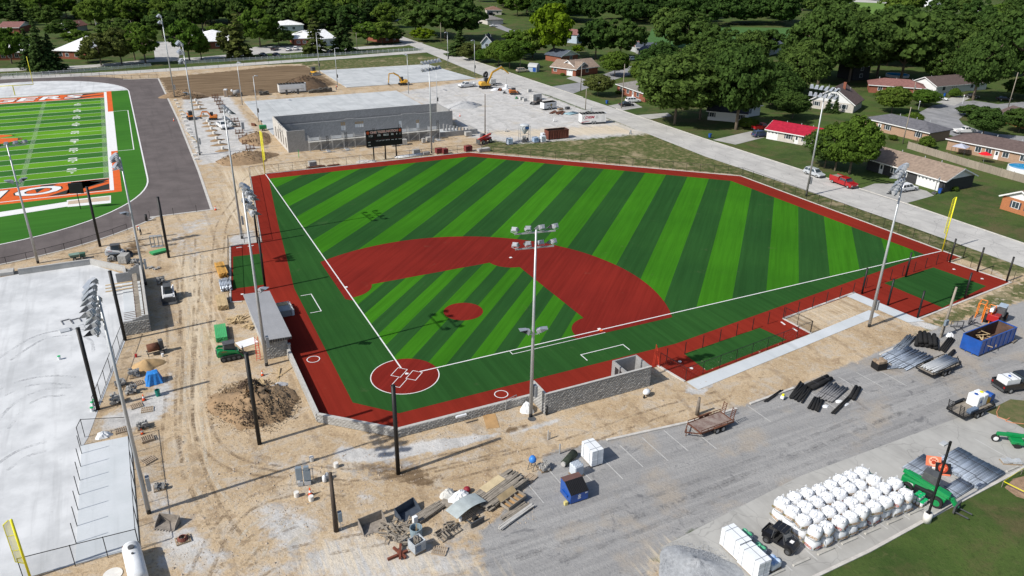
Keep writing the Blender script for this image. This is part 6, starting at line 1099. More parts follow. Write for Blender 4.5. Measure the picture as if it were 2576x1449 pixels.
t = thing('propane_tanks', 'pair of grey propane tanks by the electrical panel', 'gas tank', G2(*T(1, 3, 690, 500)), 0); part(t, 'tank', MB().lathe([(.15, 0), (.2, .1), (.2, .6), (.08, .75)], 12), PLASTW, True); part(t, 'tank', MB().lathe([(.15, 0), (.2, .1), (.2, .6), (.08, .75)], 12), mat('grey_trim'), True, loc=(.35, .3, 0))
t = utility_pole('short thick dark wooden post at the left end of the lot', T(1, 3, 808, 995), 6.3, mat('tarred_pole', (.07, .055, .045), .9, .35, 3, .02, st=(1, 1, .2)), r=.24); part(t, 'meter_box', MB().bx(.25, .6, -.25, .15, 1.0, 2.0), CAB, bev=.03); part(t, 'box_post', MB().bx(.4, .46, -.1, -.04, 0, 1.0), GALV)
single('loader_bucket', bucket_mb(2.3, 1.3, 1.0, 8), mat('scraped_steel', (.26, .23, .2), .6, .3, 2), 'wide toothed loader bucket facing the camera at the lot edge', 'bucket', G2(*T(1, 3, 1150, 915)), R(-83)); single('loader_bucket', bucket_mb(2.2, 1.2, .9), mat('dark_bucket', (.06, .075, .1), .5, .25, 2), 'dark smooth loader bucket right of the toothed one', 'bucket', G2(*T(1, 3, 1490, 790)), R(-70)); single('loader_bucket', bucket_mb(1.9, 1.1, .85, 7), mat('scraped_steel'), 'toothed loader bucket beside the near light pole', 'bucket', G2(*T(0, 3, 1720, 900)), R(-125))
t = thing('caged_tank', 'cut open white caged tank filled with scrap wood', 'tank', G2(*cF(655, 1230)), R(15)); b = MB(); b.bx(-.55, .55, -.5, -.46, .15, 1.15); b.bx(-.55, .55, .46, .5, .15, 1.15); b.bx(-.55, -.51, -.46, .46, .15, 1.15); b.bx(.51, .55, -.46, .46, .15, 1.15); part(t, 'tank', b, mat('milky_plastic', (.5, .55, .6), .4, .1)); add_pallet(t, 1.15, 1.05)
for k in range(7): z = .25+k*.15; part(t, 'cage_bar', MB().tube([(-.58, -.53, z), (.58, -.53, z), (.58, .53, z), (-.58, .53, z), (-.58, -.53, z)], .014, 4), GALV)
for k in range(7): x = -.54+k*.18; part(t, 'cage_bar', MB().tube([(x, -.53, .15), (x, -.53, 1.17)], .014, 4).tube([(x, .53, .15), (x, .53, 1.17)], .014, 4), GALV)
part(t, 'blue_plate', MB().bx(-.45, .05, -.56, -.545, .35, .95), mat('slate_plate', (.12, .17, .25), .5, .1))
for k in range(14): o = part(t, 'scrap_board', boxmesh((.7, .1, .04), OLDW), None, loc=(rnd.uniform(-.25, .25), rnd.uniform(-.25, .25), .9+.03*k), rz=rnd.uniform(0, 3)); o.rotation_euler[1] = rnd.uniform(-.3, .3)
t = thing('round_tank', 'open round grey tub behind the caged tank', 'tub', G2(*cF(640, 990)), 0); part(t, 'tub', MB().lathe([(.52, 0), (.55, .85), (.5, .85), (.47, .06), (.02, .05)], 18, cap=False), mat('blue_grey_plastic', (.24, .32, .37), .5, .1)); part(t, 'stirrer', MB().bar((0, 0, .1), (.1, .1, 1.1), .06), WOOD)
single('white_post_box', MB().bx(-.22, .22, -.16, .16, 0, .95), PLASTW, 'white upright box beside the dark loader bucket', 'box', G2(*cF(625, 830)), .2, bev=.03)
t = thing('rusty_tripod', 'rust red steel frame lying left of the caged tank', 'steel frame', G2(*cF(390, 1300)), .6); [part(t, 'beam', MB().bar(a, c, .2), mat('rust_beam', (.16, .05, .03), .8, .3, 3)) for a, c in (((-1.1, .5, .12), (.5, -.4, .2)), ((-.2, -.7, .14), (.1, .8, .3)), ((-.6, -.4, .25), (.7, .5, .3)))]
t = thing('forklift_crates', 'grey timber trays piled on a pallet in front of the junk row', 'crates', G2(*cF(1140, 960)), R(18)); add_pallet(t, 2.2, 1.3, 0, OLDW)
for x, y, a in ((-.7, .35, 0), (-.45, -.3, 1.5), (.15, .4, 1.2), (.6, .1, .1), (.75, .5, -.5)):
    for dx, dy, lx, ly in ((0, .16, .8, .05), (0, -.16, .8, .05), (.38, 0, .05, .32), (-.38, 0, .05, .32)): c, s = math.cos(a), math.sin(a); part(t, 'tray_side', boxmesh((lx, ly, .2), OLDW), None, loc=(x+dx*c-dy*s, y+dx*s+dy*c, .3), rz=a)
b = MB(); n = 12; vs = []
for i in range(n+1):
    x = -1.7+3.4*i/n; z = .55+.55*math.sin(math.pi*(i*.75/n+.1)); vs += [(x, -.75-.1*x, z), (x, .75-.1*x, z+.1)]
b.add(vs, [(2*i, 2*i+2, 2*i+3, 2*i+1) for i in range(n)]); t = thing('metal_sheet', 'curved pale metal sheet propped over a pallet', 'sheet', G2(*cF(1430, 640)), R(22)); part(t, 'sheet', b, mat('pale_sheet', (.45, .5, .5), .45, .12, 1.5, metal=.2)); part(t, 'prop', MB().bar((1.55, -.8, 0), (1.55, -.85, .75), .06), DKG)
t = thing('fork_attachment', 'black steel fork attachment in front of the curved sheet', 'attachment', G2(*cF(1610, 830)), R(15)); part(t, 'back_plate', MB().bx(-.75, .75, -.06, .06, .05, .55), DKG); part(t, 'tine', MB().bx(-.5, -.38, .06, 1.1, .1, .18), DKG); part(t, 'tine', MB().bx(.38, .5, .06, 1.1, .1, .18), DKG); part(t, 'hose_block', MB().box((.1, .5, .35), (.4, .4, .4)), RUB)
b1 = blob_sheet('plastic_sheeting', 'crumpled white plastic sheeting on the lumber in the junk row', 'plastic sheeting', G2(*cF(1340, 450)), 1.25, 1.0, 1.0, PLASTW, 11); blob_sheet('plastic_sheeting', 'smaller grey white sheeting bundle left of the big one', 'plastic sheeting', G2(*cF(1150, 380)), .8, .7, .8, mat('dirty_plastic', (.5, .5, .48), .5, .15), 12)
lumber('block of short boards under the white sheeting', G2(*cF(1390, 500)), R(60), 1.7, 8, 4, OLDW, .14, .1, .2); lumber('wide door like board leaning by the sheeting', G2(*cF(1160, 530)), R(-50), 1.6, 2, 2, OLDW, .4, .1, .05)
lumber('long grey lumber stack, largest of the junk row', G2(*cF(1960, 320)), R(23.5), 5.8, 12, 5, OLDW, .2, .1, .3, ang=.04); lumber('pale plywood slab lying on the long lumber stack', (*G2(*cF(1850, 260)),), R(22), 2.6, 1, 6, mat('pale_ply', (.55, .45, .28), .8, .12, 1), 1.0, .09, .02); lumber('thin board pile left of the sheeting', G2(*cF(830, 660)), R(21), 3.6, 7, 3, OLDW, .14, .08, .25, ang=.05); lumber('pale boards in front of the wooden tray', G2(*cF(2220, 660)), R(20), 3.4, 7, 2, OLDW, .16, .07, .3, ang=.05); lumber('long pale planks at the front of the junk row', G2(*cF(2230, 720)), R(20.5), 4.6, 3, 2, CAPM, .14, .08, .1, ang=.02)
t = thing('wooden_tray', 'wooden tray frame with cross bars beside the long lumber stack', 'tray', G2(*cF(2180, 500)), R(22)); [part(t, 'side_board', MB().bar(a, c, .06, .3), OLDW) for a, c in (((-1.2, -.5, .45), (1.2, -.5, .45)), ((-1.2, .5, .45), (1.2, .5, .45)), ((-1.2, -.5, .45), (-1.2, .5, .45)), ((1.2, -.5, .45), (1.2, .5, .45)))]; [part(t, 'cross_bar', MB().bar((x, -.5, .45), (x, .5, .45), .06, .25), OLDW) for x in (-.6, 0, .6)]; part(t, 'floor_board', MB().bx(-1.2, 1.2, -.5, .5, .28, .31), mat('orange_ply', (.42, .26, .12), .8, .15)); [part(t, 'leg', MB().bx(x-.05, x+.05, y-.05, y+.05, 0, .3), OLDW) for x in (-1, 1) for y in (-.4, .4)]; part(t, 'tilted_rack', MB().add([(-1.2, .5, .6), (1, .5, .6), (1, 1.0, 1.0), (-1.2, 1.0, 1.0)], [(0, 1, 2, 3)]), WOOD)
single('red_bundle', MB().ell((0, 0, .3), (.35, .35, .3), 10, 6), mat('dark_red_plastic', (.25, .02, .03), .5, .15), 'dark red bundle behind the white sheeting', 'bundle', G2(*cF(1445, 310)))
single('plywood_pad', MB().bx(-1.3, 1.3, -.7, .7, 0, .03), mat('orange_ply'), 'flat plywood pad on the dirt beside the backstop wall', 'plywood', G2(*T(1, 2, 2365, 1340)), R(75))
# white tank and dugout-side things at the bottom left
t = thing('white_tank', 'white pressure tank lying at the bottom edge beside the slab', 'tank', G2(*T(0, 3, 1378, 1400)), R(96)); b = MB(); 
for k in range(7): a0, a1 = R(90*k/7), R(90*(k+1)/7); b.cyl((1.7+.5*math.sin(a0), 0, 1.0), (1.7+.5*math.sin(a1), 0, 1.0), .72*math.cos(a0), max(.02, .72*math.cos(a1)), 18, False)
b.cyl((-2.2, 0, 1.0), (1.7, 0, 1.0), .72, None, 18); part(t, 'shell', b, PLASTW, True); part(t, 'cradle', MB().bx(-1.6, -1.3, -.5, .5, 0, .5).bx(1.0, 1.3, -.5, .5, 0, .5), RUST); part(t, 'fitting', MB().cyl((1.0, 0, 1.68), (1.0, 0, 1.82), .25, None, 12).cyl((.2, 0, 1.68), (.2, 0, 1.8), .1, None, 8), DKG); part(t, 'orange_end', MB().cyl((2.0, .45, 1.1), (2.3, .55, 1.0), .2, .1, 8), RUST)
t = thing('hose_pallet', 'coiled brown hose on a pallet near the white tank', 'hose', G2(*T(0, 3, 1842, 1090)), .1); add_pallet(t); [part(t, 'hose_coil', MB().tube([(.42*math.cos(R(a))*(1-.1*k), .42*math.sin(R(a))*(1-.1*k), .2+.06*k) for a in range(0, 361, 24)], .04, 5), mat('brown_hose', (.2, .07, .05), .7, .15)) for k in range(4)]
loose('blocks and a bag on a pallet beside the near light pole', T(0, 3, 1610, 565), 12, .35, .35, .3); blob_sheet('plastic_sheeting', 'white plastic sheeting in the fence notch', 'plastic sheeting', G2(*T(0, 3, 1040, 40)), .8, .6, .5, PLASTW, 15)
single('drain_cover', MB().cyl((0, 0, 0), (0, 0, .05), .75, None, 20), FTG, 'round concrete drain cover at the bottom edge', 'drain', G2(*T(0, 3, 1135, 1435))); 
# small things at the backstop and the right dugout
t = thing('wheelbarrow', 'wheelbarrow under a white sheet behind the roofless dugout', 'wheelbarrow', G2(*T(2, 2, 1350, 1085)), R(30)); part(t, 'tray', MB().ell((0, 0, .55), (.6, .4, .3), 12, 6), PLASTW, True); part(t, 'wheel', MB().wheel((-.6, 0, .2), .2, .1, 12), RUB); part(t, 'leg', MB().tube([(.3, -.25, 0), (.2, -.25, .5), (.9, -.25, .55)], .025, 5).tube([(.3, .25, 0), (.2, .25, .5), (.9, .25, .55)], .025, 5), DKG)
blob_sheet('plastic_sheeting', 'white sheeting bundle at the foot of the dugout light pole', 'plastic sheeting', G2(*T(2, 2, 150, 1230)), .75, .9, 1.0, PLASTW, 17)
t = thing('sawhorse_frame', 'bare grey trestle frame leaning on the backstop wall', 'trestle', G2(*T(1, 2, 2570, 1200)), .3); part(t, 'frame', MB().tube([(-.9, 0, 0), (-.75, 0, 1.3), (.75, 0, 1.3), (.9, 0, 0)], .04, 5).tube([(-.85, 0, .6), (.85, 0, .6)], .03, 5), RIM)
single('long_box', MB().bx(-.6, .6, -.12, .12, 1.04, 1.25), PLASTW, 'white long box lying on top of the backstop wall', 'box', G2(*T(1, 2, 2065, 1290), 1.1))
t = thing('wrapped_pallet', 'bench pallet wrapped in clear plastic in front of the left dugout', 'wrapped pallet', (-9.9, 22.6), R(0)); part(t, 'crate', MB().bx(-1.0, 1.0, -1.3, 1.3, 0, .9), mat('grey_crate', (.3, .32, .33), .6, .15)); part(t, 'board', MB().bx(-1.0, .9, .5, 1.35, .9, .96), WOOD); part(t, 'plastic_wrap', MB().add([(1.02+.35*abs(math.sin(k*1.3)), -1.4+2.8*k/14, z*(.9)) for k in range(15) for z in (0, .5, 1)], [(3*k+j, 3*k+3+j, 3*k+4+j, 3*k+1+j) for k in range(14) for j in range(2)]), mat('clear_wrap', (.6, .66, .7), .3, .15, 4)); part(t, 'plastic_wrap', MB().add([(-1+2.2*k/10, 1.4+.25*abs(math.sin(k*1.7)), z*.95) for k in range(11) for z in (0, .5, 1)], [(3*k+j, 3*k+3+j, 3*k+4+j, 3*k+1+j) for k in range(10) for j in range(2)]), mat('clear_wrap'))
single('storm_grate', MB().cyl((0, 0, .015), (0, 0, .03), .45, None, 16), DKG, 'black round pit at the foot of the dugout light pole', 'drain', G2(1338, 1054))
# ---------------------------------------------------------------- the parking lot
PLINE = mat('worn_line_paint', (.52, .52, .51), .85, .18, 1.6, c2=(.4, .4, .39))
b = MB()
for k in range(18):
    x = 3.95+2.86*k
    if x > 57: continue
    if k not in (8, 9, 11, 12): b.strip([(x, -22.3-rnd.uniform(-.3, .8)), (x+.1, -26.9+rnd.uniform(-.4, 1.2))], .1, .008)
struct('lot_lines', b, PLINE)
b = MB(); [b.strip([(18.62+2.86*k, -37.5), (18.75+2.86*k, -43.1)], .11, .02) for k in range(12)]; struct('bay_lines', b, PLINE)
b = MB(); b.kerb([(14.6, -21.2), (25, -22.3), (31, -22.4)], .3, 0, .14); b.kerb([(33, -22.3), (40, -21.9)], .3, 0, .14); b.kerb([(56, -20.6), (66, -19.3)], .3, 0, .12); b.kerb([(10, -44.6), (26.4, -44.3), (37, -43.6), (54, -42.7)], .3, 0, .1); struct('lot_kerb', b, KRB)
ws = MB().prof([(-.95, 0), (.95, 0), (.9, .12), (-.9, .12)], -.1, .1).mesh('wheel_stop', mat('stop_concrete', (.42, .41, .38), .9, .15, 2, orand=.15))
for k in range(12):
    o = part(None, 'wheel_stop', ws, None); o.location = (20.15+2.86*(k-1), -42.75+.02*k, .012); tag(o, f'concrete wheel stop along the grass, {nth[k]} from the white foam stacks', 'wheel stop', 'wheel stops along the lawn')
# bulk bags
BAG = mat('woven_bag', (.68, .7, .73), .6, .07, 4, .02, 6); BAGP = mat('bag_print', (.42, .27, .14), .8, .15); BAGR = mat('bag_print_red', (.45, .1, .06), .8, .15); SACK = []
for kind in range(3):
    r_ = random.Random(50+kind); prof = [(.5, 0), (.56, .18), (.59, .5), (.58, .8), (.5, .98)]; vs = []; n = 20
    for rr, z in prof:
        for i in range(n):
            a = 6.28319*i/n; k = (abs(math.cos(a))**4+abs(math.sin(a))**4)**-.25; k = 1+(k-1)*.55; q_ = rr*k*(1+r_.uniform(-.02, .02)); vs.append((q_*math.cos(a), q_*math.sin(a), z+r_.uniform(-.01, .01)))
    fs = [(j*n+i, j*n+(i+1) % n, (j+1)*n+(i+1) % n, (j+1)*n+i) for j in range(4) for i in range(n)]+[tuple(range(n))[::-1]]
    b = MB(); b.add(vs, fs); body = b.mesh('bag_body', BAG, True)
    b = MB(); vs = []; fs = []
    for j, (rr, z) in enumerate(((.5, .97), (.36, 1.05), (.2, 1.1), (.08, 1.13))):
        for i in range(n): a = 6.28319*i/n; f = 1+(.12 if i % 2 else -.1)*(j > 0); vs.append((rr*f*math.cos(a), rr*f*math.sin(a), z+(.05*r_.uniform(-1, 1)+.03*(i % 2))*(j > 0)))
    b.add(vs, [(j*n+i, j*n+(i+1) % n, (j+1)*n+(i+1) % n, (j+1)*n+i) for j in range(3) for i in range(n)]+[tuple(range(3*n, 4*n))]); top_ = b.mesh('gathered_top', BAG)
    lp = []
    for q_ in range(4):
        a = R(45+90*q_+r_.uniform(-10, 10)); c, s = math.cos(a)*.48, math.sin(a)*.48; h = r_.uniform(.12, .3); lp.append(MB().tube([(c*1.05, s*.95, .95), (c*1.1+.03, s*.9, 1.0+h*.7), (c+.05, s, 1.0+h), (c*.95, s*1.05+.04, 1.0+h*.6), (c*.95, s*1.08, .95)], .022, 4).mesh('lifting_loop', BAG))
    SACK.append((body, top_, lp))
PR = [text_mesh('GEO', .34, m_, .012, 1.05) for m_ in (BAGP, BAGR)]; DISC = MB().cyl((0, 0, 0), (0, 0, .004), .13, None, 10).mesh('round_mark', mat('olive_print', (.2, .17, .09), .8, .2))
def bulk_bag(x, y, z, label, k):
    t = thing('bulk_bag', label, 'bulk bag', (x, y, z), rnd.uniform(-.5, .5) if z > .5 else rnd.uniform(-.15, .15), 'white bulk bags on the parking bays'); bd, tp, lp = SACK[k % 3]; sv = rnd.uniform(1.06, 1.2); t.scale = (sv, sv*rnd.uniform(.94, 1.04), rnd.uniform(.94, 1.1) if z > .5 else 1.0); t.rotation_euler[0] = rnd.uniform(-.04, .04) if z > .5 else 0; part(t, 'bag_body', bd, None)
    part(t, 'gathered_top', tp, None)
    if z > .5: [part(t, 'lifting_loop', m_, None) for m_ in lp]
    for a in (-90, 180):
        o = part(t, 'print', PR[k % 5 == 0], None); ar = R(a); o.location = (math.cos(ar)*.603+(.1 if a == -90 else 0), math.sin(ar)*.603-(.0 if a == -90 else .1), .42); o.rotation_euler = (R(90), 0, ar+R(90)); o2 = part(t, 'round_mark', DISC, None); o2.location = (math.cos(ar)*.603-(.38 if a == -90 else 0), math.sin(ar)*.603+(0 if a == -90 else .38), .42); o2.rotation_euler = (R(90), 0, ar+R(90))
rows = ((-41.75, 9, 'front row', 0.0), (-40.4, 9, 'second row', .15), (-39.1, 8, 'third row', .1), (-37.85, 8, 'back row', .2)); k = 0
for y, n, rn, dx in rows:
    for i in range(n):
        x = 22.25+1.43*i+dx+rnd.uniform(-.12, .12); yy = y+rnd.uniform(-.1, .1)
        for z in (0, 1): bulk_bag(x, yy, .012+z*1.06, f'white bulk bag in the {rn}, {nth[i]} from the utility vehicle, '+('upper one' if z else 'lower one'), k); k += 1
# utility vehicle
t = thing('utility_vehicle', 'black utility vehicle with a roof beside the bulk bags', 'utility vehicle', (20.0, -40.4), R(-72)); UBK = paint('black_body', (.012, .012, .014)); wheels(t, (-1.0, 1.0), .62, .33, .26, DKG)
part(t, 'body', MB().prof([(-1.5, .4), (1.45, .4), (1.5, .75), (1.2, .98), (.55, 1.02), (.5, .6), (-.6, .6), (-.65, .85), (-1.5, .85)], -.62, .62), UBK, bev=.04); part(t, 'cargo_box', MB().bx(-1.55, -.7, -.66, -.6, .85, 1.15).bx(-1.55, -.7, .6, .66, .85, 1.15).bx(-1.55, -1.49, -.6, .6, .85, 1.15), UBK)
for x, X in ((.6, .25), (-.6, -.5)):
    for s in (-1, 1): part(t, 'roll_bar', MB().bar((x, s*.6, .8), (X, s*.52, 1.88), .06), DKG)
for q_ in range(3): part(t, 'roof_panel', MB().bx(-.75+q_*.4, -.37+q_*.4, -.62, .62, 1.88, 1.95), UBK, bev=.02)
part(t, 'windscreen', MB().add([(.62, -.55, 1.05), (.62, .55, 1.05), (.3, .5, 1.82), (.3, -.5, 1.82)], [(0, 1, 2, 3)]), GLS); [part(t, 'seat', MB().bx(-.5, -.05, y-.28, y+.28, .6, .8).bx(-.5, -.4, y-.28, y+.28, .8, 1.25), RUB) for y in (-.3, .3)]; part(t, 'hood_mark', MB().bx(.8, 1.1, -.2, .2, 1.0, 1.012), WLET)
# foam board stacks
FOAM = mat('foam_board', (.74, .77, .8), .6, .05, 2, orand=.06)
def foam(label, xy, rz, L, W, nz):
    t = thing('foam_board_stack', label, 'foam boards', xy, rz, 'strapped stacks of white foam board'); add_pallet(t, L-.1, W-.1)
    for k in range(nz): part(t, 'board', boxmesh((L, W, 1.75/nz-.006), FOAM), None, loc=(rnd.uniform(-.012, .012), rnd.uniform(-.012, .012), .16+1.75/nz*(k+.5)))
    for x in (-L*.28, L*.28): part(t, 'strap', MB().bar((x, -W/2-.02, .1), (x, -W/2-.02, 1.93), .04, .01).bar((x, -W/2-.02, 1.925), (x, W/2+.02, 1.925), .04, .012).bar((x, W/2+.02, .1), (x, W/2+.02, 1.93), .04, .01), mat('grey_strap', (.2, .23, .27), .6, .1))
    part(t, 'strap', MB().bar((-L/2-.02, 0, .1), (-L/2-.02, 0, 1.93), .04, .012).bar((-L/2, 0, 1.93), (L/2, 0, 1.93), .04, .012).bar((L/2+.02, 0, .1), (L/2+.02, 0, 1.93), .04, .012), mat('grey_strap'))
foam('white foam board stack standing alone at the lot edge', (11.4, -23.4), R(90), 2.0, 1.3, 14); foam('white foam board stack behind the other of the pair near the gravel pile', (15.9, -39.2), R(91), 2.2, 1.3, 15); foam('white foam board stack at the bottom edge, nearer of the pair', (15.8, -41.6), R(91), 2.3, 1.3, 15)
GBAG = mat('green_bags', (.02, .34, .14), .5, .25, 3, c2=(.2, .5, .35)); 
for lb, xy in (('green bag pallet behind the far foam stack', (17.5, -38.6)), ('green bag pallet beside the near foam stack', (17.4, -40.4)), ('blue white wrapped bag pallet at the bottom edge', (17.5, -42.0)), ('green bag pallet behind the bulk bags', (33.9, -37.6))):
    t = thing('bag_pallet', lb, 'bag pallet', xy, .1, 'wrapped pallets of small bags'); add_pallet(t, 1.2, 1.1); part(t, 'wrap', MB().bx(-.58, .58, -.53, .53, .15, .75), mat('clear_wrap'), bev=.1)
    for i in range(3):
        for j in range(2): part(t, 'bag', MB().ell((-.36+i*.36, -.25+j*.5, .78), (.2, .27, .12), 10, 4, 0), GBAG if 'blue' not in lb else mat('blue_bags'), True)
o = heap('gravel_heap', 'pale grey gravel heap at the bottom edge of the lot', 'gravel heap', G2(1752, 1432), 3.2, 2.9, 1.2, mat('white_gravel', (.33, .345, .365), .95, .2, 3, .08, 11), seed=61, rough=.12, n=40, peak=.85); clods(o, 3.9, 3.5, 1.0, 2800, mat('heap_stone', (.34, .355, .375), .95, .1, 6), .04, .12, 9, pk=.8)
# front-load dumpster
t = thing('dumpster', 'blue front load dumpster with a black ribbed lid', 'dumpster', (7.1, -27.2), R(90)); 
part(t, 'body', MB().prof([(-.95, .1), (.95, .1), (.95, 1.75), (.2, 1.75), (-.95, 1.05)], -.95, .95), BLP); part(t, 'top_plate', MB().bx(.25, .97, -.97, .97, 1.752, 1.78), mat('brown_lid', (.13, .07, .06), .7, .15))
for k in range(11): y = -.9+k*.18; part(t, 'lid_rib', MB().add([(-1.0, y-.06, 1.05), (.22, y-.06, 1.76), (.22, y+.06, 1.76), (-1.0, y+.06, 1.05), (-1.0, y-.045, 1.12), (.22, y-.045, 1.83), (.22, y+.045, 1.83), (-1.0, y+.045, 1.12)], MB.BF), mat('black_lid', (.015, .015, .017), .5, .1))
part(t, 'lid', MB().add([(-1.0, -.96, 1.045), (.22, -.96, 1.755), (.22, .96, 1.755), (-1.0, .96, 1.045), (-1.0, -.96, 1.065), (.22, -.96, 1.775), (.22, .96, 1.775), (-1.0, .96, 1.065)], MB.BF), mat('black_lid')); 
for s in (-1, 1): part(t, 'fork_pocket', MB().bx(-.5, .5, s*1.02-.07, s*1.02+.07, .55, .75), BLP)
part(t, 'flower_mark', (lambda b: [b.cyl((-.955, .1*math.sin(R(72*k)), .75+.1*math.cos(R(72*k))), (-.965, .1*math.sin(R(72*k)), .75+.1*math.cos(R(72*k))), .07, None, 8) for k in range(5)] and b)(MB()), WLET); part(t, 'lettering', MB().bx(-.962, -.955, -.16, .16, .5, .55).bx(-.962, -.955, -.16, .16, .4, .45), WLET); part(t, 'sticker', MB().bx(-.962, -.955, -.85, -.6, .8, .95), WLET)
t = thing('yellow_tag_box', 'small yellow box at the corner of the blue dumpster', 'box', G2(*T(2, 3, 540, 730))); part(t, 'box', MB().bx(-.15, .15, -.15, .15, 0, .35), mat('pale_yellow', (.6, .52, .2), .6, .1))
t = thing('wrapped_pipe_pallet', 'pallet of short tubes wrapped in plastic behind the dumpster', 'wrapped pallet', G2(*T(2, 3, 645, 430)), .1); add_pallet(t, 1.1, 1.1); part(t, 'wrap', MB().bx(-.52, .52, -.52, .52, .15, 1.35), mat('milky_plastic'), bev=.12)
for i in range(6):
    for j in range(6): part(t, 'tube_end', MB().cyl((-.42+i*.168+(.08 if j % 2 else 0), -.42+j*.168, 1.34), (-.42+i*.168+(.08 if j % 2 else 0), -.42+j*.168, 1.37), .045, None, 8), mat('slate_plate'))
t = thing('carpet_roll', 'dark roll of turf lying behind the wrapped tubes', 'roll', G2(*T(2, 3, 590, 290)), R(25)); part(t, 'roll', MB().cyl((-1.2, 0, .35), (.9, .2, .35), .35, .42, 14), mat('dark_turf', (.03, .04, .028), .95, .3, 4), True); part(t, 'core', MB().cyl((-1.35, 0, .35), (-1.15, 0, .35), .26, None, 12), CAPM)
t = thing('cement_mixer', 'small blue cement mixer beside the paver pallet', 'mixer', G2(*T(2, 3, 205, 370)), .5); part(t, 'drum', MB().lathe([(.15, .75), (.36, .95), (.38, 1.2), (.22, 1.5)], 14), mat('bright_blue', (.04, .2, .6), .4, .1), True); part(t, 'stand', MB().tube([(-.4, -.3, 0), (0, -.3, .8), (.4, -.3, 0)], .035, 5).tube([(-.4, .3, 0), (0, .3, .8), (.4, .3, 0)], .035, 5).tube([(0, -.3, .8), (0, .3, .8)], .035, 5), DKG)
loose('paver pile on a pallet beside the blue mixer', T(2, 3, 325, 375), 22, .45, .4, .4)
t = thing('bollard_post', 'grey bollard post at the edge of the asphalt', 'post', G2(*T(2, 3, 478, 220))); part(t, 'post', MB().cyl((0, 0, 0), (0, 0, 1.2), .08, None, 8), GALV)
t = thing('pipe_stub', 'grey double pipe stub on the bank above the lot', 'pipe', G2(*T(2, 3, 362, 75))); [part(t, 'pipe', MB().cyl((x, 0, 0), (x, 0, 1.1-.3*k), .07, None, 8), GALV) for k, x in enumerate((0, .22))]
utility_pole('short broken wooden stump with a box near the walkway', T(2, 2, 1862, 1275), 2.2, mat('grey_stump', (.2, .17, .14), .95, .3, 3, .03), r=.24)
# trailers in the lot
utility_trailer('rusty brown flat trailer with two ramps at the lot edge', (26.0, -23.9), math.atan2(-.2, -3.9)+0, 4.6, 2.1, RUST, mat('rusty_deck', (.16, .1, .085), .85, .3, 1.5, .01, c2=(.3, .25, .22)), True, .35)
t = utility_trailer('black flat trailer loaded with blue grey pipes', (59.2, -26.3), R(4), 5.6, 2.2, BLACKP, OLDW, False, .4); pipes('blue grey pipes loaded on the black trailer', (59.6, -26.2, .63), R(6), 5.2, 12, 2, .075, GALV, ang=.035, straps=0)
STB = mat('blue_steel_pipe', (.4, .46, .55), .45, .15, 1.5, metal=.15, spec=.4, orand=.5)
pipes('blue steel pipes spread on the asphalt beside the pipe trailer', G2(*T(3, 2, 1400, 715)), R(8), 6.0, 20, 1, .08, STB, .05, ang=.05); pipes('second layer of blue steel pipes nearer the bank', G2(*T(3, 2, 1290, 660)), R(11), 5.2, 9, 2, .075, STB, .05, ang=.06); pipes('grey pipes lying along the bank above the blue ones', G2(*T(3, 2, 1370, 570)), R(20), 5.5, 7, 2, .08, mat('grey_pipe', (.2, .23, .27), .4, .15, 2, metal=.3), .05, ang=.05); pipes('thin blue pipes left of the pipe trailer', G2(*T(3, 2, 1290, 800)), R(-14), 4.2, 5, 1, .06, STB, .08, ang=.05)
NET = mat('black_netting', (.012, .012, .013), .9, .3, 5, .02)
pipes('black netting rolls piled beside the wooden utility pole', G2(*T(3, 2, 1590, 560)), R(38), 3.0, 5, 2, .27, NET, .06, ang=.12, n=12, straps=0, name='netting_rolls'); pipes('black pipes left of the blue roll off dumpster', G2(*T(3, 2, 1800, 575)), R(22), 4.6, 4, 1, .11, NET, .06, straps=0); pipes('single black roll lying before the blue dumpster', G2(*T(3, 2, 1835, 680)), R(18), 2.4, 1, 1, .22, NET, straps=0, n=12, name='netting_rolls')
pipes('long black pipe rolls in the middle of the lot, back left', G2(*T(3, 2, 330, 1060)), R(24), 4.0, 7, 1, .12, NET, .06, ang=.1, n=10, straps=0, name='netting_rolls'); pipes('striped black rolls in the middle of the lot', G2(*T(3, 2, 630, 1060)), R(20), 4.2, 8, 1, .13, mat('striped_roll', (.05, .05, .055), .7, .2, 5, c2=(.3, .3, .31), st=(6, .2, 1)), .06, ang=.05, n=10, name='netting_rolls'); pipes('thick black tarp roll on a pallet by the kerb', G2(*T(3, 2, 515, 970)), R(8), 3.8, 2, 1, .28, NET, .02, n=12, straps=2, name='netting_rolls'); pipes('long single black pipe at the front of the rolls', G2(*T(3, 2, 760, 1165)), R(20), 6.0, 2, 1, .11, NET, .02, straps=0); pipes('black rolls at the near end of the pile', G2(*T(3, 2, 480, 1180)), R(30), 2.6, 4, 1, .15, NET, .05, ang=.1, n=12, straps=0, name='netting_rolls'); pipes('short black roll at the right end of the pile', G2(*T(3, 2, 870, 1070)), R(28), 3.0, 2, 1, .2, NET, .05, n=12, straps=0, name='netting_rolls')
pipes('black bar on the asphalt left of the rolls', G2(*T(3, 2, 60, 1090)), R(16), 3.6, 2, 1, .08, NET, straps=0)
t = thing('plate_saw', 'small yellow and white saw at the left end of the black rolls', 'saw', G2(*T(3, 2, 145, 1120)), .4); part(t, 'body', MB().bx(-.3, .3, -.2, .2, .15, .5), PLASTW, bev=.05); part(t, 'tank', MB().box((0, 0, .6), (.25, .25, .2)), YEL); wheels(t, (0,), .22, .12, .06)
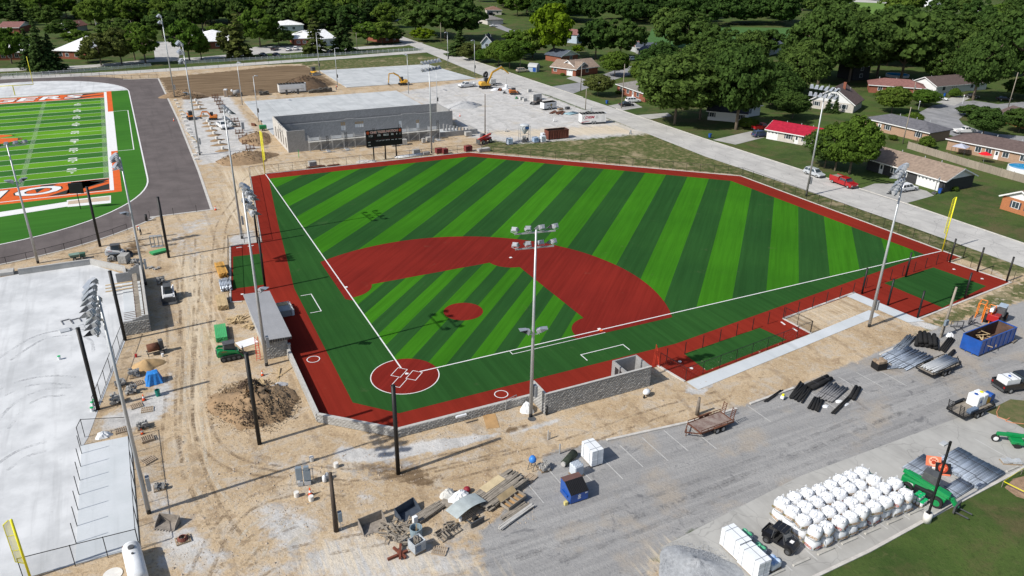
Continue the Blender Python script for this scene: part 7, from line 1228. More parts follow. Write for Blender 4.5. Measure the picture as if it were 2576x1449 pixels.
for lb, p, sd in (('white cloth scrap on the black rolls', T(3, 2, 575, 1190), 1), ('white cloth scrap in front of the long black pipe', T(3, 2, 775, 1170), 2), ('white cloth scrap between the rolls', T(3, 2, 715, 1140), 3)): blob_sheet('cloth_scrap', lb, 'cloth', G2(*p), .5, .3, .12, PLASTW, sd, 'white scraps in the lot')
t = goods('fitting_crate', 'black wrapped crate of brown boxes beside the blue pipes', 'crate', G2(*T(3, 2, 1110, 810)), R(-8), mat('cardboard', (.36, .27, .19), .85, .2, 3, orand=.3), 3, 2, 3, (.42, .5, .36), jit=.04, drop=.4); part(t, 'black_wrap', MB().bx(-.72, .72, -.6, -.56, .1, .95).bx(-.72, -.68, -.56, .56, .1, .95).bx(.68, .72, -.56, .56, .1, .95), NET)
t = dumpster('long open blue roll off dumpster at the right side', (70.7, -24.8), R(4), 7.9, 2.4, 2.2, BLP, mat('brown_inside', (.1, .06, .045), .9, .3), 8)
scrap('scrap wood and a crate inside the blue roll off dumpster', (0, 0), 18, 1.5, WOOD, (.8, 2), 21, 1.3); bpy.data.objects[[o.name for o in COL.objects if o.get('label', '').startswith('scrap wood and a crate')][0]].location = (69.8, -24.8, .4)
pallet('grey pallets beside the right end of the blue dumpster', G2(*T(3, 2, 2445, 535)), .2, OLDW, 2)
t = thing('telehandler', 'red and white telehandler behind orange safety cages', 'telehandler', G2(*T(3, 2, 2280, 330)), R(20)); wheels(t, (-1.3, 1.3), .9, .6, .42, ORP); part(t, 'chassis', MB().prof([(-2.2, .7), (1.9, .7), (1.9, 1.2), (-2.2, 1.6)], -.7, .7), REDP, bev=.05); part(t, 'cab', MB().prof([(-.6, 1.1), (.9, 1.1), (.7, 2.5), (-.6, 2.5)], -.95, -.05), DKG, bev=.05); part(t, 'cab_roof', MB().bx(-.7, .75, -1.0, 0, 2.5, 2.58), mat('pale_roof', (.35, .42, .5), .4, .1)); part(t, 'boom', MB().bar((-2.0, .4, 2.2), (2.3, .4, 1.2), .4, .5), PLASTW)
ORC = mat('cage_orange', (.85, .24, .03), .5, .08)
for lb, p, rz in (('left orange safety cage leaning by the red telehandler', T(3, 2, 2125, 290), .4), ('right orange safety cage beside the red telehandler', T(3, 2, 2205, 340), .25)):
    t = thing('safety_cage', lb, 'safety cage', G2(*p), rz, 'orange safety cages')
    for s in (-.8, .8): part(t, 'frame', MB().tube([(s, -.4, 0), (s, -.4, 2.3), (s, .4, 2.3), (s, .4, 0)], .05, 5), ORC)
    for k in range(6): z = .1+k*.44; part(t, 'bar', MB().tube([(-.8, -.4, z), (.8, -.4, z)], .035, 5).tube([(-.8, .4, z), (.8, .4, z)], .035, 5), ORC)
    for k in range(3): x = -.4+k*.4; part(t, 'bar', MB().tube([(x, -.4, 0), (x, -.4, 2.3)], .03, 5), ORC)
for lb, p, rz in (('black fork frame lying left of the orange cages', T(3, 2, 2030, 350), R(20)), ('black loader attachment in front of the utility pole', T(3, 2, 1895, 395), R(-30))):
    t = thing('fork_attachment', lb, 'attachment', G2(*p), rz, 'black fork attachments'); part(t, 'frame', MB().tube([(-.8, 0, .1), (-.8, 0, .9), (.8, 0, .9), (.8, 0, .1), (-.8, 0, .1)], .06, 5).tube([(0, 0, .1), (0, 0, .9)], .05, 5), DKG); part(t, 'tine', MB().bx(-.5, -.38, -1.3, 0, .05, .12), DKG); part(t, 'tine', MB().bx(.38, .5, -1.3, 0, .05, .12), DKG)
t = utility_pole('leaning grey utility pole with a meter box beside the netting rolls', T(3, 2, 1740, 490), 7.2, mat('grey_pole', (.26, .23, .19), .9, .25, 2, .02, st=(1, 1, .2)), r=.2, lean=(.35, 0)); part(t, 'meter_box', MB().bx(-.55, .05, -.5, -.2, 1.9, 2.7), CAB, bev=.03); part(t, 'stub', MB().cyl((-.3, -.1, 0), (-.3, -.1, 1.9), .13, None, 8), OLDW)
blob_sheet('plastic_sheeting', 'white plastic bag beside the leaning utility pole', 'plastic bag', G2(*T(3, 2, 1825, 480)), .6, .5, .5, PLASTW, 23)
# truck and tank trailer
t = car('black pickup truck carrying a white water tank at the right edge', (64.4, -33.0), R(-12), 'pickup', UBK, 6.0, 2.05); part(t, 'water_tank', MB().bx(-2.7, -.7, -.75, .75, .8, 1.75), PLASTW, bev=.1); part(t, 'tank_strap', MB().bx(-2.2, -2.14, -.77, .77, 1.75, 1.77).bx(-1.2, -1.14, -.77, .77, 1.75, 1.77), DKG); part(t, 'tank_cap', MB().cyl((-1.7, 0, 1.75), (-1.7, 0, 1.85), .16, None, 10), BLP)
t = utility_trailer('black trailer carrying two white tanks and a hose reel', (54.4, -33.9), R(2), 5.4, 2.1, BLACKP, OLDW, True, .25)
for k in range(2): part(t, 'water_tank', MB().bx(.15+k*.95, 1.0+k*.95, -.55, .75, .64, 2.05), PLASTW, bev=.1); part(t, 'tank_cap', MB().cyl((.58+k*.95, .1, 2.05), (.58+k*.95, .1, 2.12), .2, None, 10), BLP if k == 0 else YEL)
part(t, 'pump', MB().bx(2.1, 2.7, -.5, .5, .64, 1.35), YLP, bev=.05); part(t, 'hose_reel', MB().cyl((3.2, -.4, 1.1), (3.2, .4, 1.1), .5, None, 14), BLP); part(t, 'tool_box', MB().bx(-1.6, -.2, -1.0, -.5, .64, 1.1), mat('slate_plate')); part(t, 'tank_logo', MB().add([(.5, -.565, 1.2), (.9, -.565, 1.2), (.7, -.565, 1.65)], [(0, 1, 2)]), BLP)
single('garden_hose', MB().tube([(*G2(*T(3, 2, x, y)), .04) for x, y in ((2330, 1190), (2300, 1250), (2310, 1300), (2400, 1330), (2430, 1310), (2390, 1340), (2460, 1360), (2576, 1370), (2640, 1375))], .05, 6), mat('orange_hose', (.5, .22, .12), .6, .1), 'orange hose trailing over the grass from the reel', 'hose')
lw = MB(); lw.sheet(GP([T(3, 2, 2190, 1245), T(3, 2, 2440, 1120), T(3, 2, 2640, 1140), T(3, 2, 2640, 1450), T(3, 2, 2440, 1340)]), .016); struct('grass_island', lw, mat('island_grass', (.075, .1, .03), .95, .3, 1.2, .05, c2=(.15, .13, .06)))
# telehandler, pipes and signs by the lamp
t = thing('telehandler', 'bright green telehandler with a black cab beside the bulk bags', 'telehandler', (37.2, -41.4), R(-75)); wheels(t, (-1.35, 1.35), .9, .56, .42, GRNP); part(t, 'chassis', MB().prof([(-2.1, .65), (1.9, .65), (2.0, 1.15), (.9, 1.25), (-2.1, 1.5)], -.75, .75), GRNP, bev=.06); part(t, 'cab', MB().prof([(-.75, 1.1), (.8, 1.1), (.65, 2.35), (-.6, 2.4)], .05, .98), DKG, bev=.05); part(t, 'cab_roof', MB().bx(-.65, .7, .02, 1.0, 2.4, 2.47), DKG); part(t, 'cab_window', MB().add([(-.6, .99, 1.4), (.72, .99, 1.4), (.6, .99, 2.3), (-.55, .99, 2.3)], [(0, 1, 2, 3)]).add([(.77, .1, 1.35), (.77, .93, 1.35), (.68, .93, 2.28), (.68, .1, 2.28)], [(0, 1, 2, 3)]), GLS); part(t, 'engine_cover', MB().bx(-.8, .9, -1.0, -.55, .75, 1.3), mat('black_lid'), bev=.06)
part(t, 'boom', MB().bar((-2.2, -.25, 1.8), (2.4, -.25, 1.15), .3, .36), GRNP, bev=.03); part(t, 'boom_head', MB().bar((2.3, -.2, 1.25), (2.9, -.2, .55), .3, .35), GRNP); part(t, 'fork_carriage', MB().bx(2.8, 2.95, -.9, .6, .25, .95), DKG); [part(t, 'fork', MB().bx(2.95, 4.1, y, y+.12, .25, .31), DKG) for y in (-.65, .2)]; o = part(t, 'lettering', text_mesh('JCB', .35, WLET, .01), None, loc=(-1.2, -.765, 1.0)); o.rotation_euler = (R(90), 0, 0)
def tube_pack(lb, p, rz, L, nx, nz): return pipes(lb, G2(*p), rz, L, nx, nz, .06, STB, .012, 'packs of steel tube by the lamp', .004, n=6)
tube_pack('steel tube pack farthest along the parking bays', T(3, 3, 1880, 270), R(6), 3.6, 12, 3); tube_pack('second steel tube pack behind the orange signs', T(3, 3, 1920, 325), R(6), 3.8, 10, 3); tube_pack('largest neat steel tube pack with honeycomb ends', T(3, 3, 2040, 395), R(7), 4.2, 16, 4); tube_pack('steel tube pack next to the wheel stops, right of the big one', T(3, 3, 2160, 460), R(6), 4.6, 15, 3); tube_pack('low steel tube pack beside the green telehandler forks', T(3, 3, 1900, 575), R(6), 4.0, 13, 2); tube_pack('steel tube pack behind the green telehandler', T(3, 3, 1530, 345), R(8), 3.8, 14, 2)
SO = mat('sign_orange', (.8, .2, .1), .5, .06)
for lb, p, dk in (('orange paw sign board propped behind the lamp pole', T(3, 3, 1660, 370), False), ('dark and orange paw sign board right of the lamp pole', T(3, 3, 1755, 440), True)):
    t = thing('sign_board', lb, 'sign', G2(*p), R(-45), 'paw sign boards'); t.rotation_euler = (R(-28), 0, R(-38)); part(t, 'panel', MB().bx(-.7, .7, -.03, .03, .05, 1.25), SO if not dk else mat('black_cabinet')); b = MB()
    for dx, dz, r_ in ((0, -.08, .2), (-.25, .12, .09), (-.09, .25, .09), (.09, .25, .09), (.25, .12, .09)): b.cyl((dx, -.03, .72+dz), (dx, -.045, .72+dz), r_, None, 10)
    part(t, 'paw_print', b, mat('deep_orange') if not dk else SO); part(t, 'trim', MB().bx(-.7, .7, -.04, -.031, .05, .2), WLET if not dk else SO)
    part(t, 'outline', MB().cyl((0, -.031, .75), (0, -.038, .75), .46, None, 14), mat('pale_orange', (.8, .42, .3), .5, .05) if not dk else mat('deep_orange'))
t = thing('pail_pallet', 'pallet of white pails with green lids beside the lamp pole', 'pails', G2(*T(3, 3, 1520, 720)), R(10)); add_pallet(t)
for i in range(3):
    for j in range(3):
        for k in range(2 if j else 1): part(t, 'pail', MB().lathe([(.14, 0), (.17, .38)], 12), PLASTW, loc=(-.36+i*.36, -.34+j*.34, .15+k*.42)); part(t, 'lid', MB().lathe([(.18, .38), (.18, .42)], 12), GL, loc=(-.36+i*.36, -.34+j*.34, .15+k*.42))
t = thing('lot_lamp', 'black lot lamp pole on a round concrete base', 'lamp post', (34.2, -43.9), 0); part(t, 'base', MB().cyl((0, 0, 0), (0, 0, 1.0), .38, .36, 18), FTG, True); part(t, 'pole', MB().bar((0, 0, 1.0), (0, 0, 8.8), .16), BLACKP); part(t, 'base_plate', MB().bx(-.2, .2, -.2, .2, 1.0, 1.05), BLACKP); part(t, 'lamp_head', MB().box((-.75, .1, 8.75), (.7, .45, .12), .1), mat('grey_trim')); part(t, 'arm', MB().bar((0, 0, 8.7), (-.5, .05, 8.72), .07), BLACKP)
t = thing('tractor_rake', 'bright green three wheeled sweeper at the right edge', 'sweeper', G2(*T(3, 3, 2480, 120)), R(-40)); tm = MB().wheel((0, 0, 0), .42, .28).mesh('tyre', RUB, True)
for x, y in ((-1.9, 0), (1.5, .8), (1.5, -.8)): w_ = part(t, 'wheel', tm, None, loc=(x, y, .42)); obj('rim', MB().hub((0, 0, 0), .42, .28).mesh('rim', WPT), w_)
part(t, 'boom', MB().bar((-1.9, 0, 1.0), (1.4, 0, 1.15), .3, .35), GRNP, bev=.03); part(t, 'fork_leg', MB().bar((-1.9, 0, 1.1), (-1.9, .2, .45), .12), GRNP); part(t, 'brush_hood', MB().bx(-.7, .5, -.9, .9, .45, .85), GRNP, bev=.06); part(t, 'brush', MB().cyl((-.1, -.9, .35), (-.1, .9, .35), .34, None, 14), RUB); part(t, 'cab', MB().bx(1.0, 2.1, -.6, .6, .8, 2.0), GRNP, bev=.06); part(t, 'seat', MB().bx(1.2, 1.6, -.3, .3, 2.0, 2.2), RUB)
t = goods('metal_fittings', 'pale metal fittings on a low pallet near the tube packs', 'fittings', G2(*T(3, 3, 2440, 310)), R(-30), mat('grey_trim'), 4, 2, 2, (.45, .35, .12), jit=.05, drop=.3)
# taped pit at the right edge
pit = MB(); pit.sheet(GP([T(3, 3, 2380, 560), T(3, 3, 2470, 470), T(3, 3, 2640, 430), T(3, 3, 2660, 700), T(3, 3, 2500, 650)]), .01); struct('bare_earth_patch', pit, mat('patch_earth', (.3, .2, .13), .95, .25, 2, .05))
t = thing('barrier_tape', 'yellow barrier tape on stakes round the bare earth patch', 'barrier tape', G2(*T(3, 3, 2385, 500))); o_ = G(*T(3, 3, 2385, 500)); pp = [G(*T(3, 3, x, y))-o_ for x, y in ((2350, 555), (2545, 430), (2660, 400), (2385, 500), (2620, 680))]
part(t, 'tape', MB().bar(pp[0]+Vector((0, 0, .7)), pp[1]+Vector((0, 0, .75)), .02, .08).bar(pp[1]+Vector((0, 0, .75)), pp[2]+Vector((0, 0, .7)), .02, .08).bar(pp[0]+Vector((0, 0, .7)), pp[4]+Vector((0, 0, .6)), .02, .08), YEL); [part(t, 'stake', MB().bar(p, p+Vector((0, 0, .8)), .05), OLDW) for p in (pp[0], pp[1], pp[2], pp[4])]
# ---------------------------------------------------------------- houses
def shingle(n, c): return mat('shingle_'+n, c, .95, .2, 1.5, .02, 12, spec=.1)
SH = {k: shingle(k, c) for k, c in dict(tan=(.26, .2, .16), brown=(.2, .12, .09), grey=(.13, .13, .145), dark=(.05, .052, .06), slate=(.085, .1, .13), umber=(.12, .09, .085), white=(.72, .73, .74), red=(.34, .018, .04), mid=(.2, .19, .18), rust=(.22, .11, .1)).items()}
def brick(n, c): return block_mat('brick_'+n, c, mul(c, .7), .24, .08)
WM = dict(brick=brick('red', (.27, .1, .065)), tanb=brick('tan', (.4, .27, .19)), orange=brick('orange', (.42, .17, .08)), pale=brick('pale', (.55, .52, .48)), white=mat('white_siding', (.68, .69, .7), .7, .06, .8, st=(.3, .3, 4)), blue=mat('blue_siding', (.36, .43, .5), .7, .08, .8, st=(.3, .3, 4)), dark=mat('dark_siding', (.035, .037, .042), .7, .15, .8, st=(.3, .3, 4)), grey=mat('grey_siding', (.42, .43, .44), .7, .08, .8, st=(.3, .3, 4)))
TRIM = mat('white_trim', (.7, .71, .72), .6, .05); ANCH = []
def house(anchor, extra, p, q_, depth, wh, rh, wall, roof, style='gable', wins=(), door=None, garage=None, chim=None, cat='house', ov=.5):
    (cx, cy), a, L = SP(p, q_, depth/2); t = thing('house' if cat == 'house' else 'school_wing', f'{anchor} {extra}', cat, (cx, cy), a, 'houses round the field' if cat == 'house' else 'school wings'); ANCH.append(('the '+anchor, (cx, cy))); h, d = L/2, depth/2; w_ = WM[wall]
    f = -1 if (Vector((cx, cy))-Vector(G2(*p))).dot(Vector((-math.sin(a), math.cos(a)))) > 0 else 1     # which local side faces us
    part(t, 'wall', MB().bx(-h, h, -d, d, 0, wh), w_); X, Y = h+ov, d+ov
    if style == 'gable':
        part(t, 'gable_wall', MB().add([(-h, -d, wh), (-h, d, wh), (-h, 0, wh+rh)], [(0, 2, 1)]).add([(h, -d, wh), (h, d, wh), (h, 0, wh+rh)], [(0, 1, 2)]), TRIM if wall in ('brick', 'tanb', 'orange', 'pale', 'dark') else w_)
        k = rh/d; z0 = wh-ov*k
        for s in (-1, 1): part(t, 'roof', MB().add([(-X, s*Y, z0), (X, s*Y, z0), (X, 0, wh+rh), (-X, 0, wh+rh), (-X, s*Y, z0+.16), (X, s*Y, z0+.16), (X, 0, wh+rh+.16), (-X, 0, wh+rh+.16)], MB.BF), SH[roof])
        part(t, 'fascia', MB().bx(-X, X, f*Y-.03+f*.04, f*Y+.03+f*.04, z0-.12, z0+.1), TRIM)
        for s in (-1, 1): part(t, 'barge_board', MB().bar((s*(X+.04), -Y, z0), (s*(X+.04), 0, wh+rh), .06, .24).bar((s*(X+.04), Y, z0), (s*(X+.04), 0, wh+rh), .06, .24), TRIM)
    elif style == 'cross':      # ridge runs away from us: the gable is the face we see
        part(t, 'gable_wall', MB().add([(-h, -d, wh), (h, -d, wh), (0, -d, wh+rh)], [(0, 1, 2)]).add([(-h, d, wh), (h, d, wh), (0, d, wh+rh)], [(0, 2, 1)]), TRIM if wall in ('brick', 'tanb', 'orange', 'pale') else w_); k = rh/h; z0 = wh-ov*k
        for s in (-1, 1): part(t, 'roof', MB().add([(s*X, -Y, z0), (s*X, Y, z0), (0, Y, wh+rh), (0, -Y, wh+rh), (s*X, -Y, z0+.16), (s*X, Y, z0+.16), (0, Y, wh+rh+.16), (0, -Y, wh+rh+.16)], MB.BF), SH[roof])
        part(t, 'barge_board', MB().bar((-X, f*Y+f*.05, z0), (0, f*Y+f*.05, wh+rh), .06, .26).bar((X, f*Y+f*.05, z0), (0, f*Y+f*.05, wh+rh), .06, .26), TRIM)
    else:
        r_ = max(.2, h-d); P = [(-X, -Y), (X, -Y), (X, Y), (-X, Y)]; part(t, 'roof', MB().add([(x, y, wh-.1) for x, y in P]+[(x, y, wh+.08) for x, y in P]+[(-r_, 0, wh+rh), (r_, 0, wh+rh)], [(3, 2, 1, 0), (0, 1, 5, 4), (1, 2, 6, 5), (2, 3, 7, 6), (3, 0, 4, 7), (4, 5, 9, 8), (5, 6, 9), (6, 7, 8, 9), (7, 4, 8)]), SH[roof]); part(t, 'fascia', MB().bx(-X-.02, X+.02, f*(Y+.03)-.03, f*(Y+.03)+.03, wh-.14, wh+.09), TRIM)
    yf = f*(d+.03)
    def U_(x): return -h+x*L
    for n, wn in enumerate(wins):
        x, wd, z, ht = wn[:4]; x = U_(x); o = part(t, 'window', MB().bx(x-wd/2-.09, x+wd/2+.09, min(yf, yf-f*.03), max(yf, yf-f*.03), z-.09, z+ht+.09), TRIM); m_ = 2 if wd > 1 else 1
        for k in range(m_): part(o, 'pane', MB().bx(x-wd/2+wd*k/m_+.03, x-wd/2+wd*(k+1)/m_-.03, min(yf+f*.012, yf), max(yf+f*.012, yf), z, z+ht), GLS)
        if len(wn) > 4: part(t, 'shutter', MB().bx(x-wd/2-.42, x-wd/2-.1, min(yf, yf-f*.03), max(yf, yf-f*.03), z-.05, z+ht+.05).bx(x+wd/2+.1, x+wd/2+.42, min(yf, yf-f*.03), max(yf, yf-f*.03), z-.05, z+ht+.05), mat('dark_shutter', (.04, .05, .07), .7, .1))
    if door is not None: x = U_(door); part(t, 'door', MB().bx(x-.5, x+.5, min(yf, yf-f*.03), max(yf, yf-f*.03), .05, 2.15), TRIM); part(t, 'door_pane', MB().bx(x-.25, x+.25, min(yf+f*.012, yf), max(yf+f*.012, yf), 1.1, 1.95), GLS)
    if garage is not None:
        x = U_(garage[0]); wd = garage[1]; g = part(t, 'garage_door', MB().bx(x-wd/2, x+wd/2, min(yf, yf-f*.03), max(yf, yf-f*.03), .02, 2.2), TRIM); part(g, 'door_groove', MB().bx(x-wd/2, x+wd/2, min(yf+f*.01, yf), max(yf+f*.01, yf), .72, .75).bx(x-wd/2, x+wd/2, min(yf+f*.01, yf), max(yf+f*.01, yf), 1.4, 1.43), mat('grey_trim'))
        for k in range(6 if wd > 4 else 3): n = 6 if wd > 4 else 3; part(g, 'door_pane', MB().bx(x-wd/2+wd*(k+.3)/n, x-wd/2+wd*(k+.7)/n, min(yf+f*.014, yf), max(yf+f*.014, yf), 1.7, 1.95), GLS)
    if chim is not None: x = U_(chim); part(t, 'chimney', MB().bx(x-.4, x+.4, -.35, .35, wh, wh+rh+1.1), WM['brick'])
    for k in range(3): x = U_(.25+.25*k+rnd.uniform(-.08, .08)); part(t, 'roof_vent', MB().cyl((x, -f*d*.4, wh+rh*.45), (x, -f*d*.4, wh+rh*.75+.5), .09, None, 6), mat('grey_trim'))
    return t
W1 = lambda *xs: [(x, 1.3, 1.0, 1.2) for x in xs]; WS = lambda *xs: [(x, 1.3, 1.0, 1.2, 1) for x in xs]; W2 = lambda *xs: W1(*xs)+[(x, 1.1, 3.5, 1.3, 1) for x in xs]
HS = [
 ('red roofed house', 'of pale brick across the street', T(3, 0, -20, 1395), T(3, 0, 470, 1485), 8, 2.6, 1.5, 'pale', 'red', 'gable', WS(.45, .8), .62, (.12, 3), None),
 ('brown roofed dark house', 'with a wide white garage door', T(3, 1, 985, 255), T(3, 1, 1760, 490), 9.5, 2.7, 1.9, 'dark', 'tan', 'gable', W1(.36, .5), .2, (.8, 5.2), None),
 ('orange brick bungalow', 'at the right edge beside the street lawn', T(3, 1, 2330, 650), T(3, 1, 2680, 760), 10, 2.8, 1.8, 'orange', 'tan', 'cross', WS(.4, .8), None, None, None),
 ('long brick ranch house', 'with a grey shingle roof by the cul de sac', T(3, 0, 960, 1285), T(3, 0, 1600, 1440), 9, 2.7, 1.7, 'tanb', 'grey', 'hip', WS(.38, .85), .25, None, None),
 ('tan brick house', 'behind the plank fence and patio umbrellas', T(3, 1, 1790, 55), T(3, 1, 2640, 230), 9, 2.7, 1.8, 'tanb', 'umber', 'hip', W1(.38, .5, .7, .9), .6, None, None),
 ('white gabled house', 'with a dormer and two pointed evergreens', T(3, 0, 420, 1085), T(3, 0, 850, 1140), 11, 2.7, 4.2, 'pale', 'umber', 'cross', WS(.14, .48, .78)+[(.5, 1.1, 3.9, 1.3, 1)], None, None, .62),
 ('brown hip roofed house', 'half hidden behind a round tree', T(3, 0, 1010, 930), T(3, 0, 1560, 970), 9, 2.6, 2, 'brick', 'rust', 'hip', W1(.2, .4), None, None, None),
 ('white walled bungalow', 'with a small garage gable on the cul de sac', T(3, 0, 1680, 945), T(3, 0, 2190, 900), 10, 2.7, 2.2, 'white', 'umber', 'gable', W1(.15, .7), None, (.35, 3), None),
 ('tall dark blue house', 'in the shade of the big trees', T(3, 0, 845, 810), T(3, 0, 1010, 800), 8, 5.2, 1.6, 'dark', 'dark', 'gable', W2(.5), None, None, None),
 ('black walled house', 'with a white gable beyond the round pool', T(3, 0, 1640, 705), T(3, 0, 1930, 725), 8, 2.8, 2.4, 'dark', 'umber', 'gable', W1(.25, .7), None, None, None),
 ('small orange brick house', 'at the far right of the cul de sac', T(3, 0, 2300, 1215), T(3, 0, 2620, 1310), 9, 2.6, 1.6, 'orange', 'umber', 'gable', W1(.12), None, None, None),
 ('white two storey house', 'with dark shutters left of the big trees', T(2, 0, 2440, 850), T(3, 0, 130, 850), 8, 5.2, 1.8, 'white', 'slate', 'gable', W2(.2, .75), None, None, None),
 ('white cottage', 'with a slate roof beside the meadow', T(2, 0, 2470, 590), T(3, 0, 160, 520), 8, 4.2, 1.6, 'white', 'slate', 'hip', W1(.6), None, None, .2),
 ('grey gabled house', 'with an open carport and slate roof', T(2, 0, 1478, 600), T(2, 0, 1640, 580), 12, 2.7, 1.9, 'grey', 'slate', 'cross', W1(.45), None, None, None),
 ('slate roofed carport house', 'beside the grey gable', T(2, 0, 1250, 540), T(2, 0, 1475, 545), 9, 2.8, 1.5, 'grey', 'slate', 'gable', (), None, None, None),
 ('small brown roofed house', 'left of the carport house', T(2, 0, 1240, 528), T(2, 0, 1345, 525), 7, 2.7, 1.8, 'grey', 'rust', 'hip', W1(.25, .7), None, None, None),
 ('tan roofed brick bungalow', 'with a white gable end by the side street', T(2, 0, 398, 738), T(2, 0, 640, 770), 9, 2.7, 2, 'brick', 'tan', 'gable', W1(.15), None, (.75, 2.6), None),
 ('brick wing house', 'with a porch joined to the tan roofed bungalow', T(2, 0, 645, 765), T(2, 0, 860, 740), 9, 2.8, 2.3, 'brick', 'tan', 'gable', W1(.5), None, None, None),
 ('grey roofed brick house', 'behind the parked white car', T(2, 0, 1055, 930), T(2, 0, 1335, 1030), 10, 2.7, 1.9, 'brick', 'mid', 'hip', W1(.15, .4, .75), .58, None, None),
 ('shaded white house', 'under the largest street tree', T(2, 0, 1965, 1205), T(2, 0, 2350, 1240), 9, 2.7, 1.8, 'white', 'dark', 'gable', WS(.1, .85), None, None, .9),
 ('white shuttered house', 'with a dark hip roof beside the red roof', T(2, 0, 2300, 1190), T(2, 0, 2490, 1160), 8, 2.9, 1.8, 'white', 'dark', 'hip', WS(.4), None, None, None),
 ('blue gabled house', 'behind the bright yellow green tree', T(2, 0, 650, 440), T(2, 0, 745, 425), 9, 4.2, 1.8, 'blue', 'rust', 'cross', W1(.7), None, None, None),
 ('shady brick house', 'behind the barn roofed shed', T(2, 0, 490, 632), T(2, 0, 660, 610), 9, 2.5, 2, 'brick', 'slate', 'cross', W1(.6), None, None, None),
 ('blue bungalow', 'with two dark shutters at the top centre', T(1, 0, 1285, 125), T(1, 0, 1385, 118), 10, 2.8, 2.4, 'blue', 'mid', 'cross', WS(.25, .7), None, None, None),
 ('pale blue house', 'in front of the blue bungalow', T(1, 0, 1262, 212), T(1, 0, 1430, 210), 12, 3, 1.8, 'blue', 'white', 'gable', W1(.3), None, None, None),
 ('white cottage with brick chimney', 'behind the school', T(1, 0, 295, 240), T(1, 0, 420, 235), 12, 2.8, 2.6, 'white', 'mid', 'cross', W1(.5), None, None, .7),
 ('grey roofed bungalow', 'at the back left of the school', T(1, 0, 170, 150), T(1, 0, 390, 150), 10, 2.7, 2.2, 'grey', 'mid', 'gable', W1(.3, .7), None, None, None),
 ('white bungalow with chimney', 'behind the school conifers', T(1, 0, 395, 155), T(1, 0, 555, 150), 10, 2.7, 2.4, 'white', 'mid', 'gable', W1(.3, .7), None, None, .6),
 ('tan roofed villa', 'at the top right of the street trees', T(1, 0, 2330, 150), T(1, 0, 2470, 150), 12, 3, 2, 'pale', 'brown', 'hip', W1(.3, .7), None, None, None),
 ('low tan house', 'along the back street', T(1, 0, 2190, 215), T(1, 0, 2330, 250), 10, 2.7, 1.8, 'pale', 'mid', 'hip', W1(.3), None, None, None),
 ('black roofed blue house', 'behind the street bushes', T(1, 0, 2270, 488), T(1, 0, 2370, 490), 12, 3, 2.6, 'blue', 'dark', 'cross', W1(.5), None, None, None),
 ('brown roofed house', 'at the top left corner', T(0, 0, 75, 205), T(0, 0, 215, 205), 10, 2.7, 2, 'brick', 'brown', 'hip', W1(.5), None, None, None),
 ('pink roofed brick house', 'at the left edge behind the lawn', T(0, 0, 0, 335), T(0, 0, 200, 335), 14, 2.8, 1.9, 'brick', 'rust', 'gable', W1(.6), None, None, None),
 ('grey gable house', 'behind the two spruces', T(0, 0, 600, 325), T(0, 0, 720, 330), 12, 2.8, 2, 'grey', 'rust', 'cross', W1(.5), None, None, None),
 ('white gable house', 'among the trees at the top left', T(0, 0, 400, 130), T(0, 0, 530, 128), 10, 2.7, 2.2, 'white', 'slate', 'gable', W1(.4), None, None, None),
 ('tan shed roofed house', 'behind the far track light', T(0, 0, 1640, 235), T(0, 0, 1810, 230), 9, 2.8, 1.2, 'grey', 'tan', 'gable', W1(.4), None, None, None),
 ('far white hall', 'on the horizon road at the top right', T(3, 0, 1605, 70), T(3, 0, 1830, 62), 12, 4, 2, 'white', 'white', 'gable', W1(.3, .7), None, None, None),
 ('far pale house', 'at the top edge beyond the wood', T(2, 0, 2280, 30), T(2, 0, 2480, 20), 12, 3.5, 2, 'white', 'mid', 'gable', W1(.3, .7), None, None, None),
]
for a in HS: house(*a)
for a in [
 ('white roofed left school wing', 'with a brick wall at the left edge', T(0, 0, -60, 610), T(0, 0, 280, 600), 14, 3, 1.8, 'brick', 'white', 'gable', W1(.3, .5, .7)),
 ('white roofed school hall', 'with an arched porch behind the small trees', T(0, 0, 560, 590), T(0, 0, 870, 600), 26, 3.2, 4.2, 'brick', 'white', 'hip', W1(.2, .4, .7)),
 ('white roofed middle school hall', 'beside the two pines', T(0, 0, 1960, 500), T(0, 0, 2420, 480), 24, 3.2, 3.6, 'brick', 'white', 'hip', W1(.2, .5, .8)),
 ('brick school wing', 'with a flat white roof behind the parked cars', T(1, 0, 390, 462), T(1, 0, 590, 455), 16, 3.2, 1.4, 'brick', 'white', 'hip', W1(.2, .5, .8)),
 ('white roofed school entrance', 'between the tall conifers', T(1, 0, 590, 470), T(1, 0, 800, 455), 24, 3.2, 2.6, 'white', 'white', 'gable', W1(.2, .5, .8)),
 ('white roofed rear school wing', 'behind the entrance', T(1, 0, 235, 320), T(1, 0, 480, 312), 16, 3.2, 1.8, 'white', 'white', 'hip', W1(.3, .6)),
 ('dark brick school end', 'beside the street corner', T(1, 0, 1270, 435), T(1, 0, 1445, 420), 14, 3, 1.4, 'brick', 'white', 'hip', W1(.3, .7))]: house(*a, cat='school')
